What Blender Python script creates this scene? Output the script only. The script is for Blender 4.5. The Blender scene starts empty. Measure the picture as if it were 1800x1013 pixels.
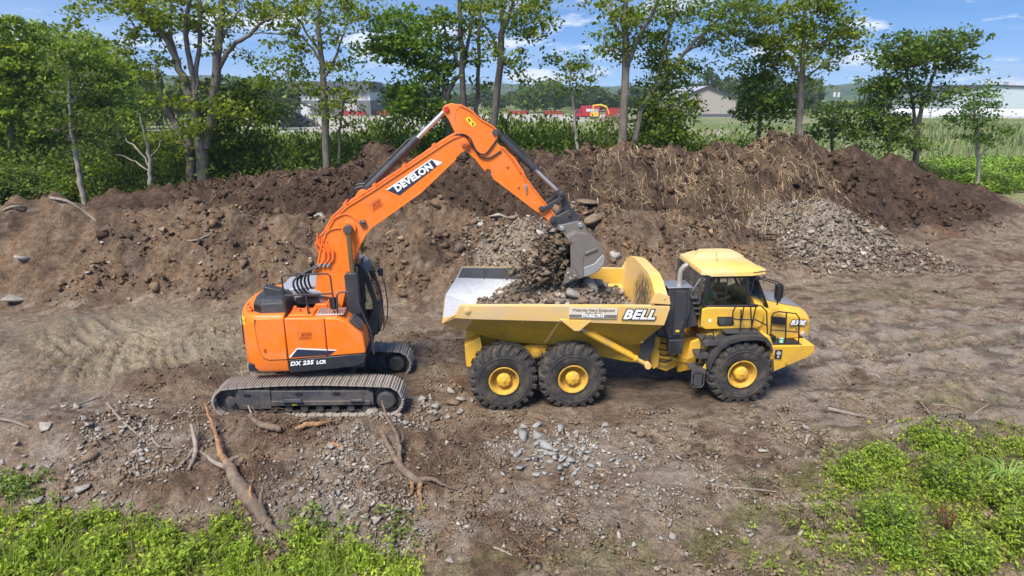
import bpy, bmesh, math, random
import numpy as np
from mathutils import Vector, Matrix
random.seed(7); RS = np.random.RandomState(11)
S = bpy.context.scene; COL = S.collection
R = math.radians; PI = math.pi

# ------------------------------------------------------------------ camera, sky, sun, exposure
CAM_H = 7.35; FPX = 1100.0; PITCH = math.atan((506.5 - 168.0) / FPX)
cam = bpy.data.cameras.new('camera'); camo = bpy.data.objects.new('camera', cam); COL.objects.link(camo)
camo.location = (0, 0, CAM_H); camo.rotation_euler = (PI / 2 - PITCH, 0, 0)
cam.sensor_width = 36; cam.lens = 36 * FPX / 1800; cam.clip_start = 0.1; cam.clip_end = 9000
S.camera = camo
SUN_EL, SUN_AZ = 56.0, 208.0          # azimuth clockwise from +Y: behind the camera, a little to the left
W = bpy.data.worlds.new('World'); S.world = W; W.use_nodes = True
wn = W.node_tree.nodes; wl = W.node_tree.links; wn.clear()
w_out = wn.new('ShaderNodeOutputWorld'); w_bg = wn.new('ShaderNodeBackground'); w_bg.inputs['Strength'].default_value = 0.105
sky = wn.new('ShaderNodeTexSky'); sky.sky_type = 'NISHITA'; sky.sun_disc = False
sky.sun_elevation = R(SUN_EL); sky.sun_rotation = R(SUN_AZ); sky.altitude = 200; sky.air_density = 1.2; sky.dust_density = 0.3; sky.ozone_density = 3.0
hsv = wn.new('ShaderNodeHueSaturation'); hsv.inputs['Saturation'].default_value = 1.25; hsv.inputs['Value'].default_value = 0.98
tint = wn.new('ShaderNodeMixRGB'); tint.blend_type = 'MULTIPLY'; tint.inputs[0].default_value = 1.0; tint.inputs[2].default_value = (0.90, 1.0, 1.10, 1)
vdir = wn.new('ShaderNodeTexCoord'); vsep = wn.new('ShaderNodeSeparateXYZ'); wl.new(vdir.outputs['Generated'], vsep.inputs[0])
vz = wn.new('ShaderNodeMath'); vz.operation = 'MULTIPLY_ADD'; vz.inputs[1].default_value = 2.4; vz.inputs[2].default_value = 0.13; wl.new(vsep.outputs[2], vz.inputs[0])
vcm = wn.new('ShaderNodeCombineXYZ'); wl.new(vsep.outputs[0], vcm.inputs[0]); wl.new(vsep.outputs[1], vcm.inputs[1]); wl.new(vz.outputs[0], vcm.inputs[2])
vnm = wn.new('ShaderNodeVectorMath'); vnm.operation = 'NORMALIZE'; wl.new(vcm.outputs[0], vnm.inputs[0]); wl.new(vnm.outputs[0], sky.inputs[0])
wl.new(sky.outputs[0], hsv.inputs['Color']); wl.new(hsv.outputs[0], tint.inputs[1])
geo = wn.new('ShaderNodeTexCoord')
sep = wn.new('ShaderNodeSeparateXYZ'); wl.new(geo.outputs['Generated'], sep.inputs[0])
def wmath(op, a, b=None, clamp=False):
    n = wn.new('ShaderNodeMath'); n.operation = op; n.use_clamp = clamp
    for i, v in enumerate((a, b)):
        if v is None: continue
        if isinstance(v, (int, float)): n.inputs[i].default_value = v
        else: wl.new(v, n.inputs[i])
    return n.outputs[0]
zz = wmath('MAXIMUM', sep.outputs[2], 0.0)
den = wmath('ADD', zz, 0.075)
cx = wmath('DIVIDE', sep.outputs[0], den); cy = wmath('DIVIDE', sep.outputs[1], den)
comb = wn.new('ShaderNodeCombineXYZ'); wl.new(cx, comb.inputs[0]); wl.new(cy, comb.inputs[1])
def cloud(scale, detail, lo, hi, offs, stretch=(1, 1, 1)):
    mp = wn.new('ShaderNodeMapping'); mp.inputs['Location'].default_value = offs; mp.inputs['Scale'].default_value = stretch
    wl.new(comb.outputs[0], mp.inputs[0])
    n = wn.new('ShaderNodeTexNoise'); n.inputs['Scale'].default_value = scale; n.inputs['Detail'].default_value = detail; n.inputs['Roughness'].default_value = 0.58
    wl.new(mp.outputs[0], n.inputs['Vector'])
    r = wn.new('ShaderNodeValToRGB'); r.color_ramp.elements[0].position = lo; r.color_ramp.elements[1].position = hi
    wl.new(n.outputs[0], r.inputs[0]); return r.outputs[0]
pm = wn.new('ShaderNodeMapping'); pm.inputs['Scale'].default_value = (7.5, 7.5, 26); pm.inputs['Location'].default_value = (1.3, 0.4, 0.55); wl.new(geo.outputs['Generated'], pm.inputs[0])
pn = wn.new('ShaderNodeTexNoise'); pn.inputs['Scale'].default_value = 1.0; pn.inputs['Detail'].default_value = 8; pn.inputs['Roughness'].default_value = 0.6; wl.new(pm.outputs[0], pn.inputs['Vector'])
pr_ = wn.new('ShaderNodeValToRGB'); pr_.color_ramp.elements[0].position = 0.52; pr_.color_ramp.elements[1].position = 0.63; wl.new(pn.outputs[0], pr_.inputs[0]); c1 = pr_.outputs[0]
c2 = wmath('MULTIPLY', cloud(0.42, 5, 0.50, 0.95, (9.3, 4.0, 0), (0.40, 1.2, 1)), 0.40)
lowm = wmath('SUBTRACT', 1.0, wmath('MULTIPLY', zz, 3.2), True)
call = wmath('MAXIMUM', wmath('MULTIPLY', c1, wmath('POWER', lowm, 1.3)), c2, True)
mixc = wn.new('ShaderNodeMixRGB'); mixc.inputs[2].default_value = (7.6, 7.8, 8.1, 1)
wl.new(call, mixc.inputs[0]); wl.new(tint.outputs[0], mixc.inputs[1])
wl.new(mixc.outputs[0], w_bg.inputs['Color']); wl.new(w_bg.outputs[0], w_out.inputs['Surface'])
sun = bpy.data.lights.new('sun', 'SUN'); sun.energy = 4.1; sun.angle = R(24); sun.color = (1, 0.93, 0.83)
suno = bpy.data.objects.new('sun', sun); COL.objects.link(suno)
_a, _e = R(SUN_AZ), R(SUN_EL)
suno.rotation_euler = Vector((math.sin(_a) * math.cos(_e), math.cos(_a) * math.cos(_e), math.sin(_e))).to_track_quat('Z', 'Y').to_euler()
S.view_settings.view_transform = 'Standard'; S.view_settings.look = 'None'; S.view_settings.gamma = 1; S.view_settings.use_curve_mapping = False
S.view_settings.exposure = 0.84
S.cycles.max_bounces = 6; S.cycles.transparent_max_bounces = 12

# ------------------------------------------------------------------ survey helper: a sight line met with the vertical plane Y = const
CP, SP = math.cos(PITCH), math.sin(PITCH)
def at(px, py, Y):
    a, b = (px - 900) / FPX, -(py - 506.5) / FPX
    dy = CP + b * SP; dz = -SP + b * CP; t = Y / dy
    return Vector((a * t, Y, CAM_H + dz * t))
def scale_at(Y): return Y * 1.03 / FPX      # metres per photo pixel near the horizon

# ------------------------------------------------------------------ noise
def _h(ix, iy, s):
    n = (ix.astype(np.int64) * 374761393 + iy.astype(np.int64) * 668265263 + s * 1274126177) & 0xFFFFFFFF
    n = ((n ^ (n >> 13)) * 1103515245) & 0xFFFFFFFF
    return ((n ^ (n >> 16)) & 0xFFFFFF) / float(0x1000000)
def gn(x, y, s=0):
    x = np.asarray(x, float); y = np.asarray(y, float)
    x0 = np.floor(x); y0 = np.floor(y); fx = x - x0; fy = y - y0
    u = fx * fx * fx * (fx * (fx * 6 - 15) + 10); v = fy * fy * fy * (fy * (fy * 6 - 15) + 10)
    def g(ox, oy):
        a = _h(x0 + ox, y0 + oy, s) * 2 * PI
        return np.cos(a) * (fx - ox) + np.sin(a) * (fy - oy)
    a = g(0, 0) * (1 - u) + g(1, 0) * u; b = g(0, 1) * (1 - u) + g(1, 1) * u
    return (a * (1 - v) + b * v) * 1.5
def fbm(x, y, o=4, s=0, gain=0.5):
    t = 0; a = 1.0; f = 1.0
    for i in range(o):
        t = t + a * gn(x * f + i * 13.7, y * f - i * 7.3, s + i); a *= gain; f *= 2.03
    return t
def sst(a, b, x):
    t = np.clip((np.asarray(x, float) - a) / (b - a), 0, 1); return t * t * (3 - 2 * t)
def lerp(a, b, t): return a + (b - a) * t

# ------------------------------------------------------------------ objects
def link(o): COL.objects.link(o); return o
def tag(o, label=None, cat=None, group=None, kind=None):
    if label: o['label'] = label
    if cat: o['category'] = cat
    if group: o['group'] = group
    if kind: o['kind'] = kind
    return o
def empty(name, label, cat, loc=(0, 0, 0), rot=(0, 0, 0), group=None):
    o = bpy.data.objects.new(name, None); o.empty_display_size = 0.3
    o.location = loc; o.rotation_euler = rot; link(o); return tag(o, label, cat, group)

class MB:
    def __init__(s): s.v = []; s.f = []; s.m = []
    def add(s, vs, fs, m=0):
        k = len(s.v); s.v += [tuple(p) for p in vs]
        s.f += [tuple(i + k for i in f) for f in fs]; s.m += [m] * len(fs); return s
    def box(s, x0, x1, y0, y1, z0, z1, m=0, M=None):
        vs = [Vector((x, y, z)) for x in (x0, x1) for y in (y0, y1) for z in (z0, z1)]
        if M: vs = [M @ p for p in vs]
        return s.add(vs, [(0, 1, 3, 2), (4, 6, 7, 5), (0, 4, 5, 1), (2, 3, 7, 6), (0, 2, 6, 4), (1, 5, 7, 3)], m)
    def prism(s, pts, y0, y1, m=0):           # outline in (x, z), extruded along y; y0/y1 may be lists per point
        n = len(pts)
        ya = y0 if isinstance(y0, (list, tuple)) else [y0] * n; yb = y1 if isinstance(y1, (list, tuple)) else [y1] * n
        vs = [(p[0], ya[i], p[1]) for i, p in enumerate(pts)] + [(p[0], yb[i], p[1]) for i, p in enumerate(pts)]
        ar = sum(pts[i][0] * pts[(i + 1) % n][1] - pts[(i + 1) % n][0] * pts[i][1] for i in range(n))
        fs = [tuple(range(n)), tuple(range(2 * n - 1, n - 1, -1))] + [(i, i + n, (i + 1) % n + n, (i + 1) % n) for i in range(n)]
        if ar < 0: fs = [f[::-1] for f in fs]
        return s.add(vs, fs, m)
    def prism_z(s, pts, z0, z1, m=0, top=None):  # outline in (x, y), extruded along z, optional other top outline
        n = len(pts); t = top or pts
        vs = [(p[0], p[1], z0) for p in pts] + [(p[0], p[1], z1) for p in t]
        fs = [tuple(range(n - 1, -1, -1)), tuple(range(n, 2 * n))] + [(i, (i + 1) % n, (i + 1) % n + n, i + n) for i in range(n)]
        return s.add(vs, fs, m)
    def loft(s, rings, m=0, cap=True, close=True):
        n = len(rings[0]); vs = [p for r in rings for p in r]; fs = []
        for k in range(len(rings) - 1):
            for i in range(n if close else n - 1):
                j = (i + 1) % n; fs.append((k * n + i, k * n + j, (k + 1) * n + j, (k + 1) * n + i))
        if cap: fs += [tuple(range(n - 1, -1, -1)), tuple(range((len(rings) - 1) * n, len(rings) * n))]
        return s.add(vs, fs, m)
    def tube(s, path, r, n=6, m=0, cap=True):
        P = [Vector(p) for p in path]; k = len(P); rr = r if isinstance(r, (list, tuple)) else [r] * k
        t = [(P[min(i + 1, k - 1)] - P[max(i - 1, 0)]).normalized() for i in range(k)]
        a = t[0].orthogonal().normalized(); rings = []
        for i in range(k):
            a = (a - t[i] * a.dot(t[i]))
            a = a.normalized() if a.length > 1e-6 else t[i].orthogonal().normalized()
            b = t[i].cross(a)
            rings.append([P[i] + (a * math.cos(2 * PI * q / n) + b * math.sin(2 * PI * q / n)) * rr[i] for q in range(n)])
        return s.loft(rings, m, cap)
    def cyl(s, c, axis, r, h, n=16, m=0, r2=None):
        c = Vector(c); ax = {'x': Vector((1, 0, 0)), 'y': Vector((0, 1, 0)), 'z': Vector((0, 0, 1))}.get(axis, axis) if isinstance(axis, str) else Vector(axis).normalized()
        return s.tube([c - ax * h / 2, c + ax * h / 2], [r, r if r2 is None else r2], n, m)
    def lathe_y(s, prof, n=40, m=0, c=(0, 0, 0)):   # profile (y, r) turned about the y axis
        rings = [[(c[0] + r * math.cos(2 * PI * q / n), c[1] + y, c[2] + r * math.sin(2 * PI * q / n)) for q in range(n)] for y, r in prof]
        return s.loft(rings, m, True)
    def build(s, name, mats, parent=None, bevel=0.0, smooth=35, seg=2, loc=None, rot=None):
        me = bpy.data.meshes.new(name); me.from_pydata(s.v, [], s.f)
        mats = mats if isinstance(mats, (list, tuple)) else [mats]
        for k in mats: me.materials.append(k)
        if len(mats) > 1: me.polygons.foreach_set('material_index', s.m)
        bm = bmesh.new(); bm.from_mesh(me); bmesh.ops.recalc_face_normals(bm, faces=bm.faces); bm.to_mesh(me); bm.free()
        if smooth: me.shade_smooth(); me.set_sharp_from_angle(angle=R(smooth))
        o = bpy.data.objects.new(name, me); link(o)
        if parent: o.parent = parent
        if loc is not None: o.location = loc
        if rot is not None: o.rotation_euler = rot
        if bevel:
            b = o.modifiers.new('Bevel', 'BEVEL'); b.width = bevel; b.segments = seg; b.limit_method = 'ANGLE'; b.angle_limit = R(32); b.harden_normals = False
        return o
def mesh_np(name, V, F, mat, col=None, parent=None, smooth=False, uvrand=None):
    """V (n,3), F (m,k) int with k = 3 or 4, col (n,3) optional point colour attribute 'Col'"""
    me = bpy.data.meshes.new(name); n = len(V); m, k = F.shape
    me.vertices.add(n); me.vertices.foreach_set('co', np.ascontiguousarray(V, np.float32).ravel())
    me.loops.add(m * k); me.loops.foreach_set('vertex_index', np.ascontiguousarray(F, np.int32).ravel())
    me.polygons.add(m); me.polygons.foreach_set('loop_start', np.arange(0, m * k, k, dtype=np.int32))
    me.polygons.foreach_set('loop_total', np.full(m, k, np.int32))
    if col is not None:
        a = me.attributes.new('Col', 'FLOAT_COLOR', 'POINT')
        c4 = np.ones((n, 4), np.float32); c4[:, :3] = col[:, :3]
        if col.shape[1] > 3: c4[:, 3] = col[:, 3]
        a.data.foreach_set('color', c4.ravel())
    me.update(calc_edges=True); me.validate()
    if smooth: me.shade_smooth()
    if mat: me.materials.append(mat)
    o = bpy.data.objects.new(name, me); link(o)
    if parent: o.parent = parent
    return o
def text(name, body, size, mat, parent, loc, rot, shear=0.0, bold=0.0, depth=0.004, sx=1.0, align='CENTER'):
    c = bpy.data.curves.new(name, 'FONT'); c.body = body; c.size = size; c.shear = shear; c.offset = bold; c.extrude = depth
    c.align_x = align; c.align_y = 'CENTER'; c.resolution_u = 3; c.space_character = 1.06
    o = bpy.data.objects.new(name, c); link(o)
    dg = bpy.context.evaluated_depsgraph_get(); me = bpy.data.meshes.new_from_object(o.evaluated_get(dg))
    bpy.data.objects.remove(o); me.name = name; me.materials.clear(); me.materials.append(mat)
    o = bpy.data.objects.new(name, me); link(o); o.parent = parent; o.location = loc; o.rotation_euler = rot; o.scale = (sx, 1, 1)
    return o

# ------------------------------------------------------------------ materials
def nt(name):
    m = bpy.data.materials.new(name); m.use_nodes = True; t = m.node_tree; t.nodes.clear()
    out = t.nodes.new('ShaderNodeOutputMaterial'); b = t.nodes.new('ShaderNodeBsdfPrincipled'); t.links.new(b.outputs[0], out.inputs[0])
    return m, t, b, out
def noise(t, scale, detail=4, rough=0.55, coord='Object', vec=None):
    n = t.nodes.new('ShaderNodeTexNoise'); n.inputs['Scale'].default_value = scale; n.inputs['Detail'].default_value = detail; n.inputs['Roughness'].default_value = rough
    if vec is None:
        c = t.nodes.new('ShaderNodeTexCoord'); vec = c.outputs[coord]
    t.links.new(vec, n.inputs['Vector']); return n.outputs[0]
def ramp(t, fac, stops):
    r = t.nodes.new('ShaderNodeValToRGB'); e = r.color_ramp.elements
    while len(e) < len(stops): e.new(0.5)
    for k, (p, c) in enumerate(stops):
        e[k].position = p; e[k].color = (c, c, c, 1) if isinstance(c, (int, float)) else (*c, 1)
    t.links.new(fac, r.inputs[0]); return r.outputs[0]
def mix(t, fac, a, b, blend='MIX'):
    n = t.nodes.new('ShaderNodeMixRGB'); n.blend_type = blend
    for i, v in ((0, fac), (1, a), (2, b)):
        if isinstance(v, (int, float)): n.inputs[i].default_value = v
        elif isinstance(v, tuple): n.inputs[i].default_value = (*v, 1)
        else: t.links.new(v, n.inputs[i])
    return n.outputs[0]
def bump(t, b, h, strength=0.3, dist=0.02):
    n = t.nodes.new('ShaderNodeBump'); n.inputs['Strength'].default_value = strength; n.inputs['Distance'].default_value = dist
    t.links.new(h, n.inputs['Height']); t.links.new(n.outputs[0], b.inputs['Normal'])
def paint(name, col, rough=0.4, dirt=(0.20, 0.15, 0.10), amount=0.5, fade=None, metal=0.0, scale=3.0, up=0.5):
    """paint with dust in noise patches, on upward faces and low down"""
    m, t, b, _ = nt(name)
    n1 = noise(t, scale, 6, 0.65); n2 = noise(t, scale * 9, 4, 0.6)
    base = col
    if fade: base = mix(t, ramp(t, noise(t, scale * 0.5, 4, 0.6), [(0.40, 0.0), (0.68, 1.0)]), col, fade)
    d = ramp(t, n1, [(0.45, 0.0), (0.75, 1.0)]); d2 = ramp(t, n2, [(0.5, 0.0), (0.72, 1.0)])
    mul = t.nodes.new('ShaderNodeMath'); mul.operation = 'MULTIPLY_ADD'; mul.use_clamp = True
    t.links.new(d, mul.inputs[0]); mul.inputs[1].default_value = amount * 0.7
    m2 = t.nodes.new('ShaderNodeMath'); m2.operation = 'MULTIPLY'; t.links.new(d2, m2.inputs[0]); m2.inputs[1].default_value = amount * 0.35
    t.links.new(m2.outputs[0], mul.inputs[2])
    c = mix(t, mul.outputs[0], base, dirt)
    t.links.new(c, b.inputs['Base Color']); b.inputs['Metallic'].default_value = metal
    rr = t.nodes.new('ShaderNodeMath'); rr.operation = 'MULTIPLY_ADD'; t.links.new(mul.outputs[0], rr.inputs[0]); rr.inputs[1].default_value = 0.5; rr.inputs[2].default_value = rough; rr.use_clamp = True
    t.links.new(rr.outputs[0], b.inputs['Roughness'])
    bump(t, b, n2, 0.08, 0.01)
    return m
def plain(name, col, rough=0.5, metal=0.0, var=0.15, scale=8):
    m, t, b, _ = nt(name)
    n = noise(t, scale, 4)
    lo = tuple(c * (1 - var) for c in col); hi = tuple(min(1, c * (1 + var)) for c in col)
    t.links.new(ramp(t, n, [(0.3, lo), (0.7, hi)]), b.inputs['Base Color'])
    b.inputs['Roughness'].default_value = rough; b.inputs['Metallic'].default_value = metal
    return m
def attr_mat(name, rough=0.9, fine=60.0, bumps=0.5, bdist=0.015, var=0.3, spec=0.2, wet=False):
    m, t, b, _ = nt(name)
    a = t.nodes.new('ShaderNodeAttribute'); a.attribute_name = 'Col'
    n = noise(t, fine, 5, 0.7, 'Object'); n2 = noise(t, fine * 0.22, 5, 0.65, 'Object')
    f = ramp(t, n, [(0.34, 1 - var), (0.66, 1 + var)])
    f2 = ramp(t, n2, [(0.36, 1 - var * 0.8), (0.64, 1 + var * 0.8)])
    if wet:
        wm = t.nodes.new('ShaderNodeMath'); wm.operation = 'MULTIPLY'; wm.inputs[1].default_value = 0.9; wm.use_clamp = True; t.links.new(a.outputs['Alpha'], wm.inputs[0])
        f = mix(t, wm.outputs[0], f, (1.0, 1.0, 1.0)); f2 = mix(t, wm.outputs[0], f2, (1.0, 1.0, 1.0))
    c = mix(t, 1.0, mix(t, 1.0, a.outputs['Color'], f, 'MULTIPLY'), f2, 'MULTIPLY')
    t.links.new(c, b.inputs['Base Color'])
    b.inputs['Specular IOR Level'].default_value = spec
    if wet:
        r = t.nodes.new('ShaderNodeMapRange'); t.links.new(a.outputs['Alpha'], r.inputs[0]); r.inputs[3].default_value = 0.95; r.inputs[4].default_value = 0.32
        t.links.new(r.outputs[0], b.inputs['Roughness'])
    else: b.inputs['Roughness'].default_value = rough
    s = t.nodes.new('ShaderNodeMath'); s.operation = 'MULTIPLY_ADD'; t.links.new(n2, s.inputs[0]); s.inputs[1].default_value = 3.0; t.links.new(n, s.inputs[2])
    bump(t, b, s.outputs[0], bumps, bdist)
    return m
def leaf_mat(name, trans=0.35, tint=(1.25, 1.2, 0.5)):
    m, t, b, out = nt(name)
    a = t.nodes.new('ShaderNodeAttribute'); a.attribute_name = 'Col'
    t.links.new(a.outputs['Color'], b.inputs['Base Color']); b.inputs['Roughness'].default_value = 0.55; b.inputs['Specular IOR Level'].default_value = 0.25
    tr = t.nodes.new('ShaderNodeBsdfTranslucent'); t.links.new(mix(t, 1.0, a.outputs['Color'], tint, 'MULTIPLY'), tr.inputs[0])
    mx = t.nodes.new('ShaderNodeMixShader'); mx.inputs[0].default_value = trans
    t.links.new(b.outputs[0], mx.inputs[1]); t.links.new(tr.outputs[0], mx.inputs[2]); t.links.new(mx.outputs[0], out.inputs[0])
    return m
def glass_mat(name, tint=(0.76, 0.88, 0.82), refl=0.09):
    m, t, b, out = nt(name); t.nodes.remove(b)
    tr = t.nodes.new('ShaderNodeBsdfTransparent'); tr.inputs[0].default_value = (*tint, 1)
    g = t.nodes.new('ShaderNodeBsdfGlossy'); g.inputs['Roughness'].default_value = 0.03
    fr = t.nodes.new('ShaderNodeFresnel'); fr.inputs[0].default_value = 1.5
    ad = t.nodes.new('ShaderNodeMath'); ad.operation = 'ADD'; ad.inputs[1].default_value = refl * 0.4; t.links.new(fr.outputs[0], ad.inputs[0])
    n = noise(t, 5, 4); d = t.nodes.new('ShaderNodeBsdfDiffuse'); d.inputs[0].default_value = (0.25, 0.2, 0.15, 1)
    mx = t.nodes.new('ShaderNodeMixShader'); t.links.new(ad.outputs[0], mx.inputs[0]); t.links.new(tr.outputs[0], mx.inputs[1]); t.links.new(g.outputs[0], mx.inputs[2])
    m2 = t.nodes.new('ShaderNodeMixShader'); t.links.new(ramp(t, n, [(0.45, 0.0), (0.8, 0.12)]), m2.inputs[0]); t.links.new(mx.outputs[0], m2.inputs[1]); t.links.new(d.outputs[0], m2.inputs[2])
    t.links.new(m2.outputs[0], out.inputs[0]); return m
DUST = (0.23, 0.18, 0.125)
M = {}
M['orange'] = paint('orange_paint', (0.88, 0.185, 0.010), 0.36, (0.46, 0.25, 0.12), 0.6, scale=2.6)
M['orange_hose'] = paint('orange_pipe_paint', (0.80, 0.16, 0.02), 0.45, DUST, 0.35)
M['yellow'] = paint('yellow_paint', (0.78, 0.44, 0.035), 0.42, (0.36, 0.24, 0.115), 0.9, scale=2.6)
M['yellow_faded'] = paint('sun_faded_yellow_paint', (0.74, 0.45, 0.10), 0.5, (0.50, 0.37, 0.22), 0.8, fade=(0.72, 0.50, 0.24), scale=1.6)
M['rim'] = paint('muddy_rim_paint', (0.66, 0.38, 0.04), 0.5, (0.16, 0.11, 0.07), 1.3, scale=6)
M['yellow_belly_shade'] = paint('yellow_belly_shade_paint', (0.52, 0.30, 0.02), 0.55, (0.26, 0.175, 0.075), 0.8, scale=1.8)  # bin yellow with the shade of its underside put into the colour
M['charcoal'] = paint('charcoal_paint', (0.035, 0.037, 0.042), 0.45, DUST, 0.25, scale=2.5)
M['skirt'] = paint('dark_grey_skirt_paint', (0.022, 0.024, 0.032), 0.4, DUST, 0.15)
M['grey_cover'] = paint('grey_cover_paint', (0.30, 0.32, 0.36), 0.4, DUST, 0.25)
M['bonnet_grey'] = paint('matt_grey_bonnet_top', (0.17, 0.175, 0.185), 0.6, DUST, 0.4)
M['black'] = plain('black_plastic', (0.018, 0.018, 0.019), 0.5, 0, 0.3)
M['steel_dark'] = paint('dark_steel', (0.055, 0.055, 0.055), 0.5, DUST, 0.4)
M['frame_blue'] = paint('track_frame_paint', (0.045, 0.048, 0.056), 0.5, (0.20, 0.155, 0.11), 0.75, scale=2.2)
M['shoe'] = paint('worn_muddy_steel', (0.36, 0.32, 0.28), 0.55, (0.24, 0.18, 0.125), 1.0, scale=6, metal=0.15)
M['rubber'] = paint('dusty_rubber', (0.022, 0.022, 0.022), 0.8, (0.15, 0.115, 0.082), 1.05, scale=5)
M['chrome'] = plain('chrome_rod', (0.62, 0.60, 0.57), 0.34, 0.75, 0.05)
M['steel'] = plain('galvanised_steel', (0.55, 0.55, 0.54), 0.4, 0.8, 0.12)
M['white'] = plain('white_vinyl', (0.80, 0.80, 0.78), 0.5, 0, 0.04)
M['decal'] = plain('dark_vinyl', (0.025, 0.03, 0.055), 0.45, 0, 0.1)
M['brown_ink'] = plain('brown_print', (0.42, 0.075, 0.01), 0.5, 0, 0.1)
M['sign_yellow'] = plain('yellow_sticker', (0.85, 0.62, 0.03), 0.5, 0, 0.05)
M['red'] = plain('red_lens', (0.55, 0.03, 0.015), 0.3, 0, 0.1)
M['glass'] = glass_mat('tinted_cab_glass')
M['lens'] = plain('clear_lamp_lens', (0.45, 0.47, 0.5), 0.12, 0.3, 0.2)

# ------------------------------------------------------------------ terrain
def gz(px, py, z=0.0):
    a, b = (px - 900) / FPX, -(py - 506.5) / FPX
    dy = CP + b * SP; dz = -SP + b * CP; t = (z - CAM_H) / dz
    return (a * t, dy * t)
def crest(rows):
    p = [at(*r) for r in rows]; xs = np.array([q.x for q in p]); o = np.argsort(xs)
    return xs[o], np.array([q.y for q in p])[o], np.array([q.z for q in p])[o]
RB = crest([(-300, 350, 34), (0, 352, 33.5), (160, 352, 33), (230, 336, 33), (350, 318, 33), (480, 302, 33), (600, 293, 33), (640, 270, 33.5), (665, 254, 34),
            (700, 258, 34), (750, 283, 34), (830, 272, 34), (1000, 267, 34), (1100, 264, 34.5), (1140, 262, 35), (1180, 268, 35), (1270, 264, 36), (1330, 247, 37),
            (1375, 238, 37), (1420, 250, 38), (1460, 262, 38), (1500, 261, 39), (1540, 275, 40), (1580, 279, 40), (1610, 293, 41), (1680, 323, 43), (1740, 345, 45), (1800, 366, 46), (1950, 395, 46)])
RA = crest([(-400, 372, 26), (-200, 360, 26), (0, 364, 26), (60, 352, 26), (92, 343, 26), (130, 360, 26), (170, 374, 26), (250, 370, 26), (330, 358, 26.5), (420, 368, 26.5), (480, 382, 26.3),
            (560, 372, 26.5), (620, 388, 26.5), (690, 362, 26.8), (740, 346, 27), (790, 362, 27), (830, 386, 26.8), (900, 392, 26.8), (1000, 380, 27), (1060, 365, 28),
            (1150, 372, 28.5), (1230, 380, 29), (1310, 402, 29.5), (1390, 425, 29.5), (1450, 455, 29), (1520, 476, 28)])
def ridge(x, y, rows, wf, wb):
    yc = np.interp(x, rows[0], rows[1]); zc = np.interp(x, rows[0], rows[2])
    yc = yc + 0.7 * gn(x * 0.22, y * 0.1, 40)
    t = np.where(y < yc, (yc - y) / wf, (y - yc) / wb)
    p = np.clip(1 - t, 0, 1)
    return np.maximum(zc, 0) * (0.62 * p + 0.38 * p * p * (3 - 2 * p))
def cone(x, y, cx, cy, rx, ry, h, s=3):
    d = np.sqrt(((x - cx) / rx) ** 2 + ((y - cy) / ry) ** 2) * (1 + 0.22 * gn(x * 0.55, y * 0.55, s))
    return h * np.clip(1.06 - np.sqrt(d * d + 0.012), 0, 1)
_p = at(1443, 347, 31.0); PILE = (_p.x, 31.0, _p.z)
_p = at(918, 384, 26.0); HEAP = (_p.x, 25.4, _p.z)
TRUCK_O = (-0.289, 15.161, 0.0); TRUCK_YAW = R(3.76)
EXC_O = (-4.81, 14.68, 0.4)
def blob(x, y, cx, cy, rx, ry, soft=0.45, s=5, wob=0.35, f=0.8):
    d = np.sqrt(((x - cx) / rx) ** 2 + ((y - cy) / ry) ** 2) + wob * fbm(x * f, y * f, 3, s)
    return 1 - sst(1 - soft, 1 + soft * 0.6, d)
MOUNDS = [(430, 742, .30, 1.0, .55, .34), (560, 770, .25, 1.3, .6, .30), (690, 760, .1, 0.9, .6, .25), (770, 820, 0, 1.25, .9, .42), (330, 850, .1, 1.4, .7, .40), (120, 770, .1, 2.0, .8, .38),
          (480, 850, .1, 1.1, .8, .36), (640, 880, .1, 1.3, .7, .22), (60, 690, 0, 1.6, .7, .25), (300, 690, 0, 1.3, .7, .22), (400, 668, .1, 0.9, .7, .25), (960, 790, 0, 1.2, .7, .14), (1650, 770, 0, 1.1, .6, .3)]
MOUNDS = [(*gz(a, b, z), rx, ry, h) for a, b, z, rx, ry, h in MOUNDS]
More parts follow.
